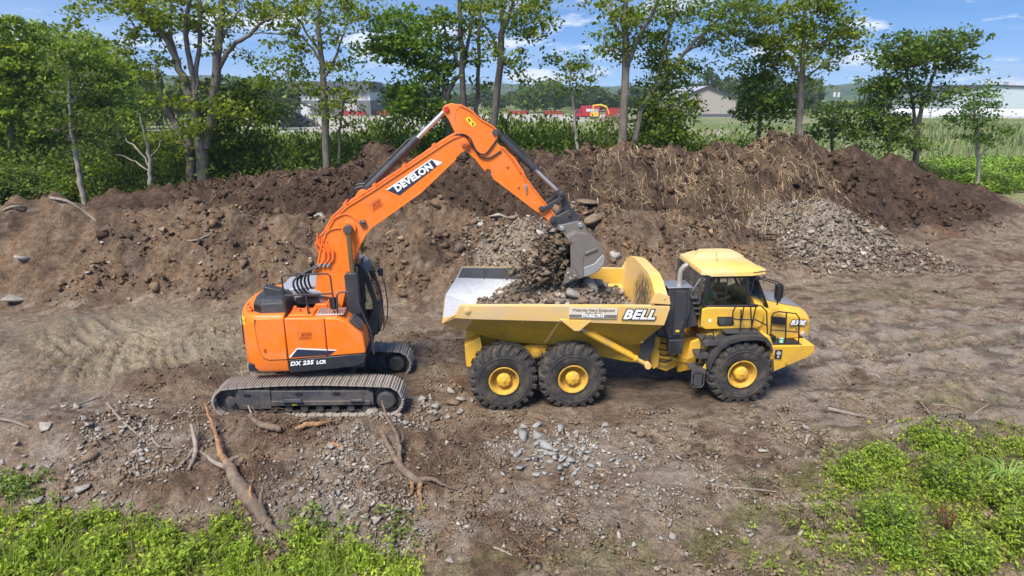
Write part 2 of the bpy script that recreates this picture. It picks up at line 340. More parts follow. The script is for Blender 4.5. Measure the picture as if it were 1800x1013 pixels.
def height(x, y, fine=True):
    x = np.asarray(x, float); y = np.asarray(y, float)
    a = ridge(x, y, RA, 5.0, 3.5); b = ridge(x, y, RB, 7.2, 4.5)
    nat = 0.5 * sst(40, 50, y)
    k = 0.5
    r = np.maximum(a, b) + np.clip(k - np.abs(a - b), 0, k) ** 2 / (4 * k) * (np.minimum(a, b) > 0)
    pile = np.maximum(cone(x, y, PILE[0], PILE[1], 3.7, 4.0, PILE[2] + .1), cone(x, y, PILE[0] - 2.1, PILE[1] + .4, 2.0, 2.4, PILE[2] - .15, 8))
    heap = cone(x, y, HEAP[0], HEAP[1], 2.8, 2.6, HEAP[2], 9)
    r = np.maximum(np.maximum(r, pile), heap)
    onpile = np.clip(r / 0.8, 0, 1)
    # bench under the excavator and rubble bank in front of it
    bench = 0.22 * sst(-1.3, -3.4, x) * sst(10.2, 12.2, y) * (1 - sst(15.8, 18.5, y))
    bank = -0.28 * sst(-0.5, -2.0, x) * (1 - sst(9.6, 11.8, y))
    z = nat + r + bench + bank
    for cx, cy, rx, ry, h in MOUNDS:
        d = ((x - cx) / rx) ** 2 + ((y - cy) / ry) ** 2
        z = z + h * np.exp(-d * 1.3) * (1 + 0.6 * gn(x * 1.7, y * 1.7, 77))
    far = 1 - sst(48, 60, y)
    rough = 0.07 + 0.34 * onpile
    z = z + far * (rough * fbm(x * 0.55, y * 0.55, 3, 1) + 0.10 * fbm(x * 0.16, y * 0.16, 2, 20))
    if fine:
        mud = mudmask(x, y)
        n = fbm(x * 2.1, y * 2.1, 4, 9, 0.6)
        amp = (0.058 + 0.12 * onpile) * (1 - 0.75 * mud)
        z = z + far * amp * (n + 0.6 * np.abs(fbm(x * 3.7, y * 3.7, 3, 15)))
        # smeared bucket strokes on the wet dug floor
        z = z + mud * 0.13 * strokes(x, y)
        # wheel ruts to the right of the truck
        rt = rutmask(x, y); w = x * 0.10 + 0.5 * gn(x * 0.25, y * 0.05, 31)
        lug = np.sin((x + (y * 1.3)) * 2 * PI / 0.36) * 0.5 + 0.5
        pr = np.sin((y - w) * 2 * PI / 1.9)
        z = z + rt * (0.07 * pr + 0.045 * np.clip(pr, 0, 1) * lug - 0.02)
        # fresh tyre prints leaving the truck
        c, s_ = math.cos(TRUCK_YAW), math.sin(TRUCK_YAW)
        lx = (x - TRUCK_O[0]) * c + (y - TRUCK_O[1]) * s_; ly = -(x - TRUCK_O[0]) * s_ + (y - TRUCK_O[1]) * c - 0.012 * np.clip(lx - 7, 0, 40) ** 2
        z = z + tyreprint(lx, ly) * far
    # flat where the wheels and tracks stand
    c, s_ = math.cos(TRUCK_YAW), math.sin(TRUCK_YAW)
    lx = (x - TRUCK_O[0]) * c + (y - TRUCK_O[1]) * s_; ly = -(x - TRUCK_O[0]) * s_ + (y - TRUCK_O[1]) * c
    m = sst(-2.6, -1.2, lx) * (1 - sst(7.6, 9.2, lx)) * sst(-2.7, -1.8, ly) * (1 - sst(1.8, 2.8, ly))
    z = lerp(z, 0.02 + 0.03 * fbm(x * 2, y * 2, 3, 50), m)
    m = sst(-3.4, -2.5, x - EXC_O[0]) * (1 - sst(2.4, 3.2, x - EXC_O[0])) * sst(-2.0, -1.62, y - EXC_O[1]) * (1 - sst(1.7, 2.6, y - EXC_O[1]))
    z = lerp(z, 0.15 - 0.1 * sst(-1, 1, y - EXC_O[1]) + 0.03 * fbm(x * 2, y * 2, 3, 51), m)
    return z
def tyreprint(lx, ly):
    out = 0
    for off, x0, x1 in ((-1.16, 7.2, 21), (1.16, 7.2, 21), (-3.6, 3.5, 19), (-6.0, 4.5, 15)):
        u = ly - off; band = 1 - sst(.30, .42, np.abs(u)); along = sst(x0 - 1, x0 + 1, lx) * (1 - sst(x1 - 3, x1, lx)) * np.clip(.55 + 1.1 * gn(lx * .3, ly * .3, 33), .05, 1)
        lug = (np.sin((lx + np.abs(u) * .9) * 2 * PI / .34) > .1) * 1.0; berm = np.exp(-((np.abs(u) - .46) / .09) ** 2)
        out = out + along * (band * (-.10 + .075 * lug) + .06 * berm)
    return out

def mudmask(x, y):
    return blob(x, y, -10.2, 18.0, 6.6, 3.6, 0.3, 60, 0.25, 0.5)
def strokes(x, y):
    out = 0
    for k, (cx, cy, ang, rad) in enumerate([(-12.5, 18.5, 0.05, 3.6), (-8.6, 18.6, 0.75, 3.2), (-11.5, 15.8, -0.5, 3.0), (-7.5, 16.3, 1.0, 2.4)]):
        w = np.exp(-(((x - cx) / rad) ** 2 + ((y - cy) / (rad * 0.7)) ** 2))
        wx = x + 0.5 * gn(x * .4, y * .4, 70 + k); a2 = ang + 0.25 * (x - cx) / rad
        u = wx * np.cos(a2) + y * np.sin(a2); v = -wx * np.sin(a2) + y * np.cos(a2)
        out = out + w * (1 - 3.0 * np.abs(gn(u * 0.13, v * 2.3, 80 + k)) + 0.7 * (1 - 3.2 * np.abs(gn(u * 0.16, v * 4.6, 90 + k))))
    return out
def rutmask(x, y):
    return blob(x, y, 12.5, 16.5, 9.5, 5.0, 0.4, 61, 0.3, 0.35) + 0.6 * blob(x, y, 1.5, 11.8, 3.5, 1.4, .5, 62, .4)
C = lambda *a: np.array(a, float)
def paintground(x, y, z):
    n = x.shape
    def L(col, c, m): return col + (np.asarray(c) - col) * np.clip(m, 0, 1)[..., None]
    f1 = fbm(x * .5, y * .5, 4, 101); f2 = fbm(x * 1.7, y * 1.7, 4, 111); f3 = fbm(x * 5, y * 5, 3, 121); f0 = fbm(x * .15, y * .15, 3, 131)
    wet = np.zeros(n)
    col = np.zeros(n + (3,)) + C(.175, .124, .083)
    col = L(col, C(.115, .072, .045), sst(-.1, .5, f1)); col = L(col, C(.25, .20, .15), sst(.1, .6, f2) * .7)
    # right-hand trodden clay, straw litter, wet sheen
    right = sst(1.0, 4.0, x) * (1 - sst(38, 46, y))
    col = L(col, C(.215, .163, .113), right * sst(-.5, .3, f0 + .3 * f1)); col = L(col, C(.13, .075, .045), right * sst(.12, .5, f1 - .2 * f0) * .8)
    rt = np.clip(rutmask(x, y), 0, 1)
    wp = rt * sst(-.15, .25, f1 + .4 * f2 + .2 * f0)
    col = L(col, C(.245, .200, .158), wp * .85); wet = np.maximum(wet, wp * .75)
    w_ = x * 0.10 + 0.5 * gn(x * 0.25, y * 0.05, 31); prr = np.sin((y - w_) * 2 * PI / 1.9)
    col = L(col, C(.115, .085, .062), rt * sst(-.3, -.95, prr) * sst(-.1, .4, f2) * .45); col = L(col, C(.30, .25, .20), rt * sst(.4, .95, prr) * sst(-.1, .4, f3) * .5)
    col = L(col, C(.075, .050, .034), right * sst(.18, .5, fbm(x * 1.1, y * 2.2, 4, 137)) * .75)
    # wet dug floor
    mud = mudmask(x, y)
    col = L(col, C(.205, .158, .098), mud); col = L(col, C(.225, .19, .148), mud * sst(.15, .5, f1 + .3 * f2) * .6); col = L(col, C(.135, .10, .07), mud * sst(.1, .5, f2 + .3 * f3 - .2 * f1) * .6)
    stc = strokes(x, y); col = L(col, C(.285, .23, .155), mud * sst(.3, .9, stc) * .85); col = L(col, C(.13, .10, .072), mud * sst(.15, -.35, stc) * .8)
    wet = np.maximum(wet, mud * (.45 + .3 * sst(0, .4, f1)))
    # piles
    a = ridge(x, y, RA, 5.0, 3.5); b = ridge(x, y, RB, 7.2, 4.5)
    ma = sst(.05, .5, a) * (a > b - .2)
    ca = L(np.zeros(n + (3,)) + C(.140, .092, .056), C(.078, .051, .034), sst(-.05, .45, f1 + .3 * f2)); ca = L(ca, C(.19, .122, .072), sst(.1, .6, f2 - .3 * f1) * .6); ca = L(ca, C(.20, .155, .112), sst(.2, .6, fbm(x * 1.9, y * 1.9, 4, 141)) * .45)
    col = L(col, 0, 0); col = col + (ca - col) * (ma)[..., None]
    mb = sst(.1, .6, b) * (b >= a - .15)
    cb = L(np.zeros(n + (3,)) + C(.050, .031, .020), C(.080, .050, .032), sst(-.1, .4, f2 + .3 * f1))
    strawm = sst(3, 6, x) * (1 - sst(16, 19, x)) * sst(-.35, .2, f1 + .4 * f2) * (1 - sst(36, 37.5, y))
    cb = L(cb, C(.115, .078, .047), strawm * .65)
    crestm = np.clip(1 - np.abs(y - np.interp(x, RB[0], RB[1])) / 2.0, 0, 1)
    cb = L(cb, C(.13, .085, .055), crestm * .5 * sst(-.3, .3, f2))
    col = col + (cb - col) * mb[..., None]
    pile = cone(x, y, PILE[0], PILE[1], 3.7, 4.0, 2.6); pile = np.maximum(pile, cone(x, y, PILE[0] - 2.1, PILE[1] + .4, 2.0, 2.4, 2.4, 8))
    col = L(col, L(np.zeros(n + (3,)) + C(.20, .165, .125), C(.28, .245, .20), sst(0, .4, f3)), sst(.05, .3, pile) * (pile > np.maximum(a, b) - .3))
    heap = cone(x, y, HEAP[0], HEAP[1], 2.8, 2.6, 2.4, 9)
    col = L(col, C(.23, .185, .138), sst(.1, .5, heap) * (heap > np.maximum(a, b) - .3))
    # foreground rubble bank
    for px, py, rx, ry, m in [(60, 740, 2.6, .9, .8), (200, 800, 2.6, .7, .6), (620, 840, 1.3, 1.2, .95), (560, 900, 1.4, .6, .8), (960, 790, 1.6, .6, .8), (730, 720, .9, .5, .7), (400, 900, 1.2, .5, .5), (120, 880, 1.2, .5, .7), (680, 930, 1.0, .5, .7), (1050, 900, 3.0, .8, .45), (1160, 850, 1.5, .7, .4)]:
        cx, cy = gz(px, py)
        col = L(col, C(.215, .182, .148), .85 * m * blob(x, y, cx, cy, rx, ry, .6, 200 + px, .55, 1.3) * sst(-.45, .1, f3 + .4 * f2))
    for px, py, rx, ry in [(770, 820, 1.2, .9), (330, 850, 1.3, .5), (430, 742, 1.1, .5), (500, 790, 1.4, .5), (860, 760, .8, .5), (300, 690, 1.5, .6)]:
        cx, cy = gz(px, py)
        col = L(col, C(.10, .062, .039), .75 * blob(x, y, cx, cy, rx, ry, .6, 300 + px, .5, 1.3))
    # mossy, grassy tint on the right and in front
    for px, py, rx, ry, m in [(1560, 900, 3.2, 1.6, .8), (1750, 860, 3, 2.2, .9), (1050, 985, 2.2, .5, .45), (1330, 960, 2, .8, .6), (1560, 520, 3, 1.2, .45), (1480, 560, 2, .8, .35), (1640, 610, 2, .8, .3), (250, 980, 4, .9, .95), (1750, 590, 2, 1.2, .35), (1720, 700, 2.5, 1, .4)]:
        cx, cy = gz(px, py)
        col = L(col, C(.115, .112, .035), m * blob(x, y, cx, cy, rx, ry, .6, 400 + px, .5, .9) * sst(-.35, .25, f2 + .3 * f3))
    c_, s_ = math.cos(TRUCK_YAW), math.sin(TRUCK_YAW)
    lx = (x - TRUCK_O[0]) * c_ + (y - TRUCK_O[1]) * s_; ly = -(x - TRUCK_O[0]) * s_ + (y - TRUCK_O[1]) * c_ - 0.012 * np.clip(lx - 7, 0, 40) ** 2
    tp_ = tyreprint(lx, ly); col = L(col, C(.095, .07, .05), sst(-.025, -.07, tp_) * .9); col = L(col, C(.265, .22, .17), sst(.02, .05, tp_) * .5); wet = np.maximum(wet, .35 * sst(-.02, -.06, tp_))
    # soil in front of / under the truck: its shadow painted dark, gloss raised
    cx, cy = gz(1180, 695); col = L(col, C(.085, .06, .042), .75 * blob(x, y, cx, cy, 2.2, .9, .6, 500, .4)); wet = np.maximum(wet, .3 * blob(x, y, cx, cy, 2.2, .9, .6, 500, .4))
    # beyond the berms: field, yard
    beh = sst(37, 40, y - 0.0) * (np.maximum(a, b) < .15)
    beh = np.maximum(beh, sst(46, 50, y))
    cf = L(np.zeros(n + (3,)) + C(.125, .16, .045), C(.18, .19, .075), sst(-.2, .4, fbm(x * .05, y * .05, 4, 151)))
    cf = L(cf, C(.24, .22, .12), sst(.0, .5, fbm(x * .02, y * .05, 3, 161)) * .7)
    yard = blob(x, y, -45, 175, 42, 55, .3, 170, .15, .02) + blob(x, y, 8, 215, 32, 40, .3, 171, .15, .02)
    cf = L(cf, C(.40, .365, .32), np.clip(yard, 0, 1) * .9)
    col = col + (cf - col) * beh[..., None]; wet = wet * (1 - beh)
    return np.concatenate([np.clip(col, .01, .7), wet[..., None]], -1)
def axis(start, step, lim, grow):
    v = [start]; d = step
    while v[-1] < lim: v.append(v[-1] + d); d *= grow
    return v
xp = axis(0.0, .068, 11, 1.0); xp += axis(xp[-1] + .07, .07, 62, 1.013)[0:]; xp += axis(xp[-1] + 1, 1.2, 2700, 1.09)
xs = np.array([-v for v in xp[:0:-1]] + xp)
ys = [7.4]; 
while ys[-1] < 49: ys.append(ys[-1] + .0062 * ys[-1])
ys += axis(ys[-1] + .4, .45, 2200, 1.06)
ys = np.array([-60, -20, -5, 1, 4, 5.5, 6.5, 7.0, 7.2] + ys)
GX, GY = np.meshgrid(xs, ys)
GZ = height(GX, GY)
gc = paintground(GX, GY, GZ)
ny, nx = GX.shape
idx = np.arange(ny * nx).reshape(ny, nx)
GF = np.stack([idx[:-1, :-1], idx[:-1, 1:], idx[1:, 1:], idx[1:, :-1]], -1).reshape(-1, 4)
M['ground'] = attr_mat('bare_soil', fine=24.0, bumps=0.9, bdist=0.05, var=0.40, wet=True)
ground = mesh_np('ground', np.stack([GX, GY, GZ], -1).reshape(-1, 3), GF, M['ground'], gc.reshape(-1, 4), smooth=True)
tag(ground, 'bare churned brown soil of the work site with dark spoil berms, ruts and wet smeared clay', None, None, 'structure')
def hz(x, y): return float(height(np.array([x]), np.array([y]))[0])
def on_ground(px, py, y0=None):
    """where a sight line first meets the terrain"""
    Y = np.arange(7.5, 60, .04); a, b = (px - 900) / FPX, -(py - 506.5) / FPX
    t = Y / (CP + b * SP); X = a * t; Z = CAM_H + (-SP + b * CP) * t
    k = np.argmax(height(X, Y, False) >= Z)
    return float(X[k]), float(Y[k])

# ------------------------------------------------------------------ dump truck (local x forward, y away from the camera, z up)
truck = empty('dump_truck', 'yellow six-wheeled articulated dump truck being filled by the orange excavator', 'dump truck', TRUCK_O, (0, 0, TRUCK_YAW))
def tyre_parts(r=.84, w=.6):
    T = MB()
    h = w / 2
    prof = [(-h + .02, r * .44), (-h - .01, r * .52), (-h - .035, r * .66), (-h - .03, r * .80), (-h + .03, r * .90), (-h + .09, r * .945), (0, r * .955), (h - .09, r * .945), (h - .03, r * .90), (h + .03, r * .80), (h + .035, r * .66), (h + .01, r * .52), (h - .02, r * .44)]
    _l = T.lathe_y; T.loft([[(rr * math.cos(2 * PI * q / 56), yy, rr * math.sin(2 * PI * q / 56)) for q in range(56)] for yy, rr in prof], 0, False)
    N = 22
    for side in (-1, 1):
        for k in range(N):
            th0 = 2 * PI * (k + (.5 if side > 0 else 0)) / N
            secs = [(0.03, 0.0, .955, 1.0, .060), (0.13, .07, .955, 1.0, .066), (h - .06, .13, .93, .995, .074), (h + .005, .16, .87, .955, .072), (h + .03, .165, .80, .85, .055)]
            rings = []
            for (yy, dth, rb, rt, hw) in secs:
                a = th0 + dth
                P = lambda rr, aa: (rr * r * math.cos(aa), side * yy, rr * r * math.sin(aa))
                rings.append([P(rb - .01, a - hw * 1.15), P(rt, a - hw), P(rt, a + hw), P(rb - .01, a + hw * 1.15)])
            T.loft(rings)
    # bead ring on the wall
    T.loft([[(rr * math.cos(2 * PI * q / 48), yy, rr * math.sin(2 * PI * q / 48)) for q in range(48)] for yy, rr in [(-h - .030, r * .70), (-h - .05, r * .72), (-h - .034, r * .74)]], 0, False)
    Rm = MB()
    q = -h + .02
    Rm.loft([[(rr * math.cos(2 * PI * k / 40), yy, rr * math.sin(2 * PI * k / 40)) for k in range(40)] for yy, rr in [(q - .035, r * .435), (q - .055, r * .44), (q - .055, r * .40), (q - .01, r * .37), (q + .13, r * .34), (q + .16, r * .30), (q + .17, r * .20), (q + .2, 0.02)]], 0, False)
    Rm.lathe_y([(.2, r * .1), (.22, r * .40), (h - .03, r * .44), (h, r * .4), (h - .02, .05)], 24)
    for k in range(12):
        a = 2 * PI * k / 12; Rm.cyl((r * .265 * math.cos(a), q + .15, r * .265 * math.sin(a)), 'y', .018, .06, 6)
    Hb = MB()
    Hb.lathe_y([(q + .18, r * .215), (q + .03, r * .205), (q + .0, r * .19), (q - .02, r * .15), (q - .025, .01)], 28)
    Hb.cyl((0, q - .03, 0), 'y', .035, .03, 10)
    for k in range(8):
        a = 2 * PI * k / 8; Hb.cyl((r * .175 * math.cos(a), q - .012, r * .175 * math.sin(a)), 'y', .013, .03, 6)
    return T, Rm, Hb
_T, _R, _H = tyre_parts()
wheel0 = None
def wheel(x, y, flip, spin):
    global wheel0
    e = bpy.data.objects.new('wheel', None); link(e); e.parent = truck; e.location = (x, y, .80); e.rotation_euler = (0, 0, PI if flip else 0)
    if wheel0 is None:
        a = _T.build('tyre', M['rubber'], e, 0, 30); b = _R.build('rim', M['rim'], e, .006, 40); c = _H.build('hub', M['yellow'], e, .006, 40)
        wheel0 = [a, b, c]
    else:
        cs = []
        for o in wheel0:
            c = o.copy(); link(c); c.parent = e; cs.append(c)
        a, b, c = cs
    a.rotation_euler = (0, spin, 0); b.rotation_euler = (0, spin * .7, 0)
    return e
for i, x in enumerate((0.0, 1.672, 5.86)):
    wheel(x, -1.16, False, .4 * i + .1); wheel(x, 1.16, True, .3 * i)

# --- bin
bx = MB()
RAIL = [(-1.0, 2.80), (-.7, 2.79), (.1, 2.775), (1.22, 2.745), (3.0, 2.70), (3.9, 2.67)]
RLOW = [(-1.14, 2.50), (-.68, 2.46), (.1, 2.42), (1.22, 2.36), (3.0, 2.25), (3.80, 2.20)]
BELY = [(-1.46, 2.14), (-.9, 1.94), (.11, 1.63), (1.22, 1.52), (3.2, 1.46), (3.44, 1.50)]
def ft(y): return 0.06 * (y / 1.5)      # the bin sits a touch higher on the far side
def sec(i, inner):
    (ax, az), (bx_, bz), (cx_, cz) = RAIL[i], RLOW[i], BELY[i]
    if inner: pts = [(ax, 1.40, az + .004), (bx_, 1.38, bz + .03), (cx_ + (.0 if i else .03), .82, cz + .10)]
    else: pts = [(ax, 1.53, az), (ax, 1.53, az - .04), (bx_, 1.50, bz), (bx_ + .0, 1.44, bz - .02), (cx_, .92, cz)]
    L_ = [(x, -y, z + ft(-y)) for x, y, z in pts]; R_ = [(x, y, z + ft(y)) for x, y, z in pts[::-1]]
    return L_ + R_
n6 = len(RAIL)
outer = [sec(i, False) for i in range(n6)]; inner = [sec(i, True) for i in range(n6)]
no, ni = len(outer[0]), len(inner[0])
bin_o = MB(); bin_o.loft(outer, 0, False, False)
k0 = len(bin_o.v)
for e_, ring_o, ring_i in ((0, outer[0], inner[0]),):     # rear lip between skins
    vs = ring_o + ring_i; fs = []
    mp = [0, 0, 1, 1, 2, 3, 4, 4, 5, 5]
    for a in range(no - 1):
        i0, i1 = no + mp[a], no + mp[a + 1]
        fs.append((a, a + 1, i1, i0) if i0 != i1 else (a, a + 1, i0))
    bin_o.add(vs, fs)
for i in range(n6 - 1):                                   # top rims
    for a, b in ((0, 0), (no - 1, ni - 1)):
        p = outer[i][a], outer[i + 1][a], inner[i + 1][b], inner[i][b]
        bin_o.add([(q[0], q[1], q[2] + .001) for q in p], [(0, 1, 2, 3)])
# front slope plate
f5 = outer[-1]; bin_o.add(f5, [tuple(range(no))])
# edge pads and stiffener ribs on the side
bin_o.prism([(1.02, 1.56), (1.30, 2.33), (1.36, 2.33), (1.09, 1.56)], [-.95, -1.45, -1.45, -.95], [-.99, -1.49, -1.49, -.99])
bin_o.prism([(1.30, 2.36), (2.05, 2.30), (1.98, 2.24), (1.78, 2.06), (1.66, 2.06)], -1.53, -1.38)   # hoist bracket
bin_o.prism([(3.40, 1.50), (3.80, 2.18), (3.86, 2.18), (3.47, 1.48)], -.94, -.98)
bin_o.prism([(-1.42, 2.17), (-1.12, 2.52), (-.80, 2.47), (-.94, 2.02), (-1.06, 1.99)], [-.98, -1.515, -1.515, -1.0, -.95], [-.93, -1.47, -1.47, -.95, -.9])
for x, z, y in ((-.84, 2.63, -1.53), ): bin_o.cyl((x, y, z), 'y', .075, .03, 20); bin_o.cyl((x, y - .02, z), 'y', .03, .03, 12)
for x, z in ((.44, 2.29), (.56, 2.29), (.60, 2.26), (.44, 2.25), (2.7, 1.85), (2.76, 1.87), (3.05, 1.74), (3.1, 1.76)):
    t_ = (2.38 - z) / (2.38 - 1.5); bin_o.cyl((x, -1.46 + .52 * t_, z), 'y', .016, .05, 8)
binp = bin_o.build('bin', M['yellow_faded'], truck, .008, 30)
bb = MB()                                                  # lower belly plates, darker yellow to hold the belly's shade, 3 mm proud of the bin
for sgn in (-1,):
    for i in range(n6 - 1):
        q = [outer[i][3], outer[i + 1][3], outer[i + 1][4], outer[i][4]]
        if i == 0: q = [(-.72, q[0][1], 2.44), q[1], q[2], (-.93, q[3][1], 1.955)]
        bb.add([(x, y - .004, z - .003) for x, y, z in q], [(0, 1, 2, 3)])
bb.build('belly_shade_plate', M['yellow_belly_shade'], binp, 0, 20)
li = MB(); li.loft([inner[i] for i in range(n6)], 0, False, False)
for i in range(n6 - 1):
    pass
m_lin, t, b, _ = nt('scoured_bin_liner')
tc = t.nodes.new('ShaderNodeTexCoord'); sp = t.nodes.new('ShaderNodeSeparateXYZ'); t.links.new(tc.outputs['Object'], sp.inputs[0])
nn = noise(t, 2.2, 5, .6); n2 = noise(t, 9, 5, .7)
ad = t.nodes.new('ShaderNodeMath'); ad.operation = 'MULTIPLY_ADD'; t.links.new(nn, ad.inputs[0]); ad.inputs[1].default_value = .5; t.links.new(sp.outputs[0], ad.inputs[2])
mr = t.nodes.new('ShaderNodeMapRange'); t.links.new(ad.outputs[0], mr.inputs[0]); mr.inputs[1].default_value = 1.7; mr.inputs[2].default_value = 2.9
bare = ramp(t, n2, [(.3, (.50, .50, .49)), (.7, (.66, .66, .65))])
t.links.new(mix(t, mr.outputs[0], bare, (.72, .45, .08)), b.inputs['Base Color']); b.inputs['Roughness'].default_value = .42; b.inputs['Metallic'].default_value = .1
bump(t, b, nn, .25, .03)
li.build('bin_liner', m_lin, binp, 0, 20)
fr = MB()                                                  # dark band inside the far rail
fr.add([(-.98, 1.396, 2.845), (1.9, 1.396, 2.79), (1.9, 1.376, 2.45), (-1.1, 1.376, 2.58)], [(0, 1, 2, 3)])
for x in (-.4, .6): fr.box(x, x + .03, 1.37, 1.392, 2.52, 2.82)
fr.cyl((-.84, 1.38, 2.70), 'y', .075, .02, 20)
fr.build('rail_band', paint('worn_grey_band', (.10, .10, .10), .5, (.2, .18, .15), .5), binp, .003)
# headboard with its turned-over rim
hb = MB()
def hbx(z): return 3.36 + (z - 1.5) * .13
yz = [(-.92, 1.52), (-1.40, 2.20), (-1.46, 2.62), (-1.46, 2.92), (-1.0, 3.13), (-.62, 3.22), (.62, 3.25), (1.05, 3.2), (1.46, 3.04), (1.46, 2.72), (1.40, 2.3), (.92, 1.55)]
r0 = [(hbx(z), y, z) for y, z in yz]; r1 = [(hbx(z) + .05, y, z) for y, z in yz]
hb.loft([r0, r1])
top = yz[3:9]
for a in range(len(top) - 1):
    (y0, z0), (y1, z1) = top[a], top[a + 1]
    x0, x1 = hbx(z0) + .02, hbx(z1) + .02
    hb.add([(x0 - .02, y0, z0), (x0 + .28, y0, z0 - .035), (x0 + .28, y0, z0 - .085), (x0 - .02, y0, z0 - .05), (x1 - .02, y1, z1), (x1 + .28, y1, z1 - .035), (x1 + .28, y1, z1 - .085), (x1 - .02, y1, z1 - .05)],
           [(0, 1, 5, 4), (1, 2, 6, 5), (2, 3, 7, 6), (0, 4, 7, 3), (0, 3, 2, 1), (4, 5, 6, 7)])
for s_ in (-1, 1):
    hb.prism([(3.44, 2.70), (3.92, 2.66), (3.88, 2.86), (3.60, 2.97), (3.55, 2.94)], s_ * 1.46, s_ * 1.51)
    hb.cyl((3.76, s_ * 1.515, 2.82), 'y', .03, .02, 14)
hb.build('headboard', M['yellow_faded'], binp, .008)
scuff = MB()
m_sc, t, b, out = nt('scuffed_patch')
tcs = t.nodes.new('ShaderNodeTexCoord'); gr = t.nodes.new('ShaderNodeTexGradient'); gr.gradient_type = 'SPHERICAL'; mp_ = t.nodes.new('ShaderNodeMapping')
mp_.inputs['Scale'].default_value = (0.1, .95, 1.3); t.links.new(tcs.outputs['Object'], mp_.inputs[0]); t.links.new(mp_.outputs[0], gr.inputs[0])
nz = noise(t, 1.0, 7, .75, vec=None); 
nmp = t.nodes.new('ShaderNodeMapping'); nmp.inputs['Scale'].default_value = (1, 14, 4); t.links.new(tcs.outputs['Object'], nmp.inputs[0]); nz = noise(t, 1.3, 6, .7, vec=nmp.outputs[0])
nzr = ramp(t, nz, [(.36, 0.), (.64, 1.)]); mm = t.nodes.new('ShaderNodeMath'); mm.operation = 'MULTIPLY'; t.links.new(gr.outputs[1], mm.inputs[0]); t.links.new(nzr, mm.inputs[1])
tp = t.nodes.new('ShaderNodeBsdfTransparent'); mx = t.nodes.new('ShaderNodeMixShader'); t.links.new(ramp(t, mm.outputs[0], [(.10, 0.), (.42, .8)]), mx.inputs[0]); t.links.new(tp.outputs[0], mx.inputs[1]); t.links.new(b.outputs[0], mx.inputs[2]); t.links.new(mx.outputs[0], out.inputs[0])
b.inputs['Base Color'].default_value = (.10, .085, .075, 1); b.inputs['Roughness'].default_value = .6
scuff.add([(-.006, -1.1, -.75), (-.006, 1.1, -.75), (.0, 1.1, .5), (.0, -1.1, .5)], [(0, 1, 2, 3)])
scuff.build('scuff', m_sc, binp, 0, 0, loc=(hbx(2.62) - .006, -.55, 2.62), rot=(0, math.atan(.13), 0))
gp = MB(); gp.prism([(3.46, 1.48), (3.82, 2.02), (3.80, 1.35), (3.62, .88), (3.42, 1.05)], -.90, -.86)
gp.build('front_guard', M['charcoal'], binp, .006)
# sign board and lettering on the rail
sg = MB(); sg.prism([(1.52, 2.655), (2.66, 2.615), (2.645, 2.36), (1.505, 2.40)], -1.545, -1.535); sgo = sg.build('sign_board', plain('faded_cream_sign', (.62, .56, .46), .5, 0, .1), binp, 0)
sl = math.atan2(-.04, 1.14)
sb = MB(); sb.prism([(1.525, 2.485), (2.645, 2.445), (2.635, 2.375), (1.515, 2.415)], -1.549, -1.5455); sb.build('sign_strip', plain('faded_dark_strip', (.16, .15, .13), .5), binp, 0)
def side_text(name, s, size, mat, par, x, z, y, rot=0.0, **k): return text(name, s, size, mat, par, (x, y, z), (PI / 2, -rot if False else rot, 0), **k)
ink = plain('faded_ink', (.22, .16, .10), .5)
RT = -sl
def rail_text(name, s, size, mat, x, z, y, **k):
    o = text(name, s, size, mat, binp, (x, y, z), (0, 0, 0), **k)
    o.rotation_euler = (Matrix.Rotation(-sl, 4, 'Y') @ Matrix.Rotation(PI / 2, 4, 'X')).to_euler(); return o
rail_text('lettering', 'Wakarusa Heavy Equipment', .098, ink, 2.085, 2.578, -1.547, bold=.003, sx=.84)
rail_text('lettering', 'SALES & SERVICE', .045, ink, 2.085, 2.505, -1.547, sx=1.1)
rail_text('lettering', '574-862-7914', .088, M['white'], 2.08, 2.43, -1.5505, bold=.004, sx=1.0)
rail_text('lettering', 'BELL', .315, M['black'], 3.165, 2.432, -1.537, shear=.32, bold=.034, sx=1.12, depth=.003)
rail_text('lettering', 'BELL', .315, M['white'], 3.165, 2.432, -1.545, shear=.32, bold=.012, sx=1.12, depth=.003)

# --- rear chassis
ch = MB()
for s_ in (-1, 1):
    ch.prism([(-.9, 1.62), (-.75, 1.80), (.2, 1.52), (1.2, 1.44), (3.4, 1.40), (3.72, 1.2), (3.72, .72), (3.2, .80), (2.4, .98), (-.55, 1.02), (-.85, 1.2)], s_ * .40, s_ * .52)
for x in (-.7, .8, 2.4, 3.5): ch.box(x, x + .2, -.42, .42, 1.0, 1.3)
ch.cyl((0, 0, .82), 'y', .17, 1.7, 14); ch.cyl((1.672, 0, .82), 'y', .17, 1.7, 14)
ch.cyl((0, 0, .86), 'y', .32, .5, 16); ch.cyl((1.672, 0, .86), 'y', .32, .5, 16)
ch.cyl((-.62, -.55, 1.60), 'y', .085, .14, 18); ch.cyl((-.62, -.63, 1.60), 'y', .05, .03, 14)
ch.prism([(-.93, 1.5), (-.55, 1.72), (-.5, 1.45), (-.75, .92), (-.9, .95)], -.9, -.5)
ch.build('rear_frame', M['yellow'], truck, .01)
BOG = [(-.15, 1.08), (.25, 1.30), (.60, 1.44), (1.05, 1.44), (1.42, 1.30), (1.82, 1.08), (1.7, .78), (1.2, 1.0), (.84, 1.06), (.48, 1.0), (-.02, .78)]
for s_ in (-1, 1):
    bo = MB(); bo.prism(BOG, s_ * .80, s_ * .62); bo.cyl((.836, s_ * .83, 1.24), 'y', .13, .10, 22); bo.cyl((.836, s_ * .88, 1.24), 'y', .085, .05, 20)
    bo.build('bogie_beam', M['yellow'], truck, .012)
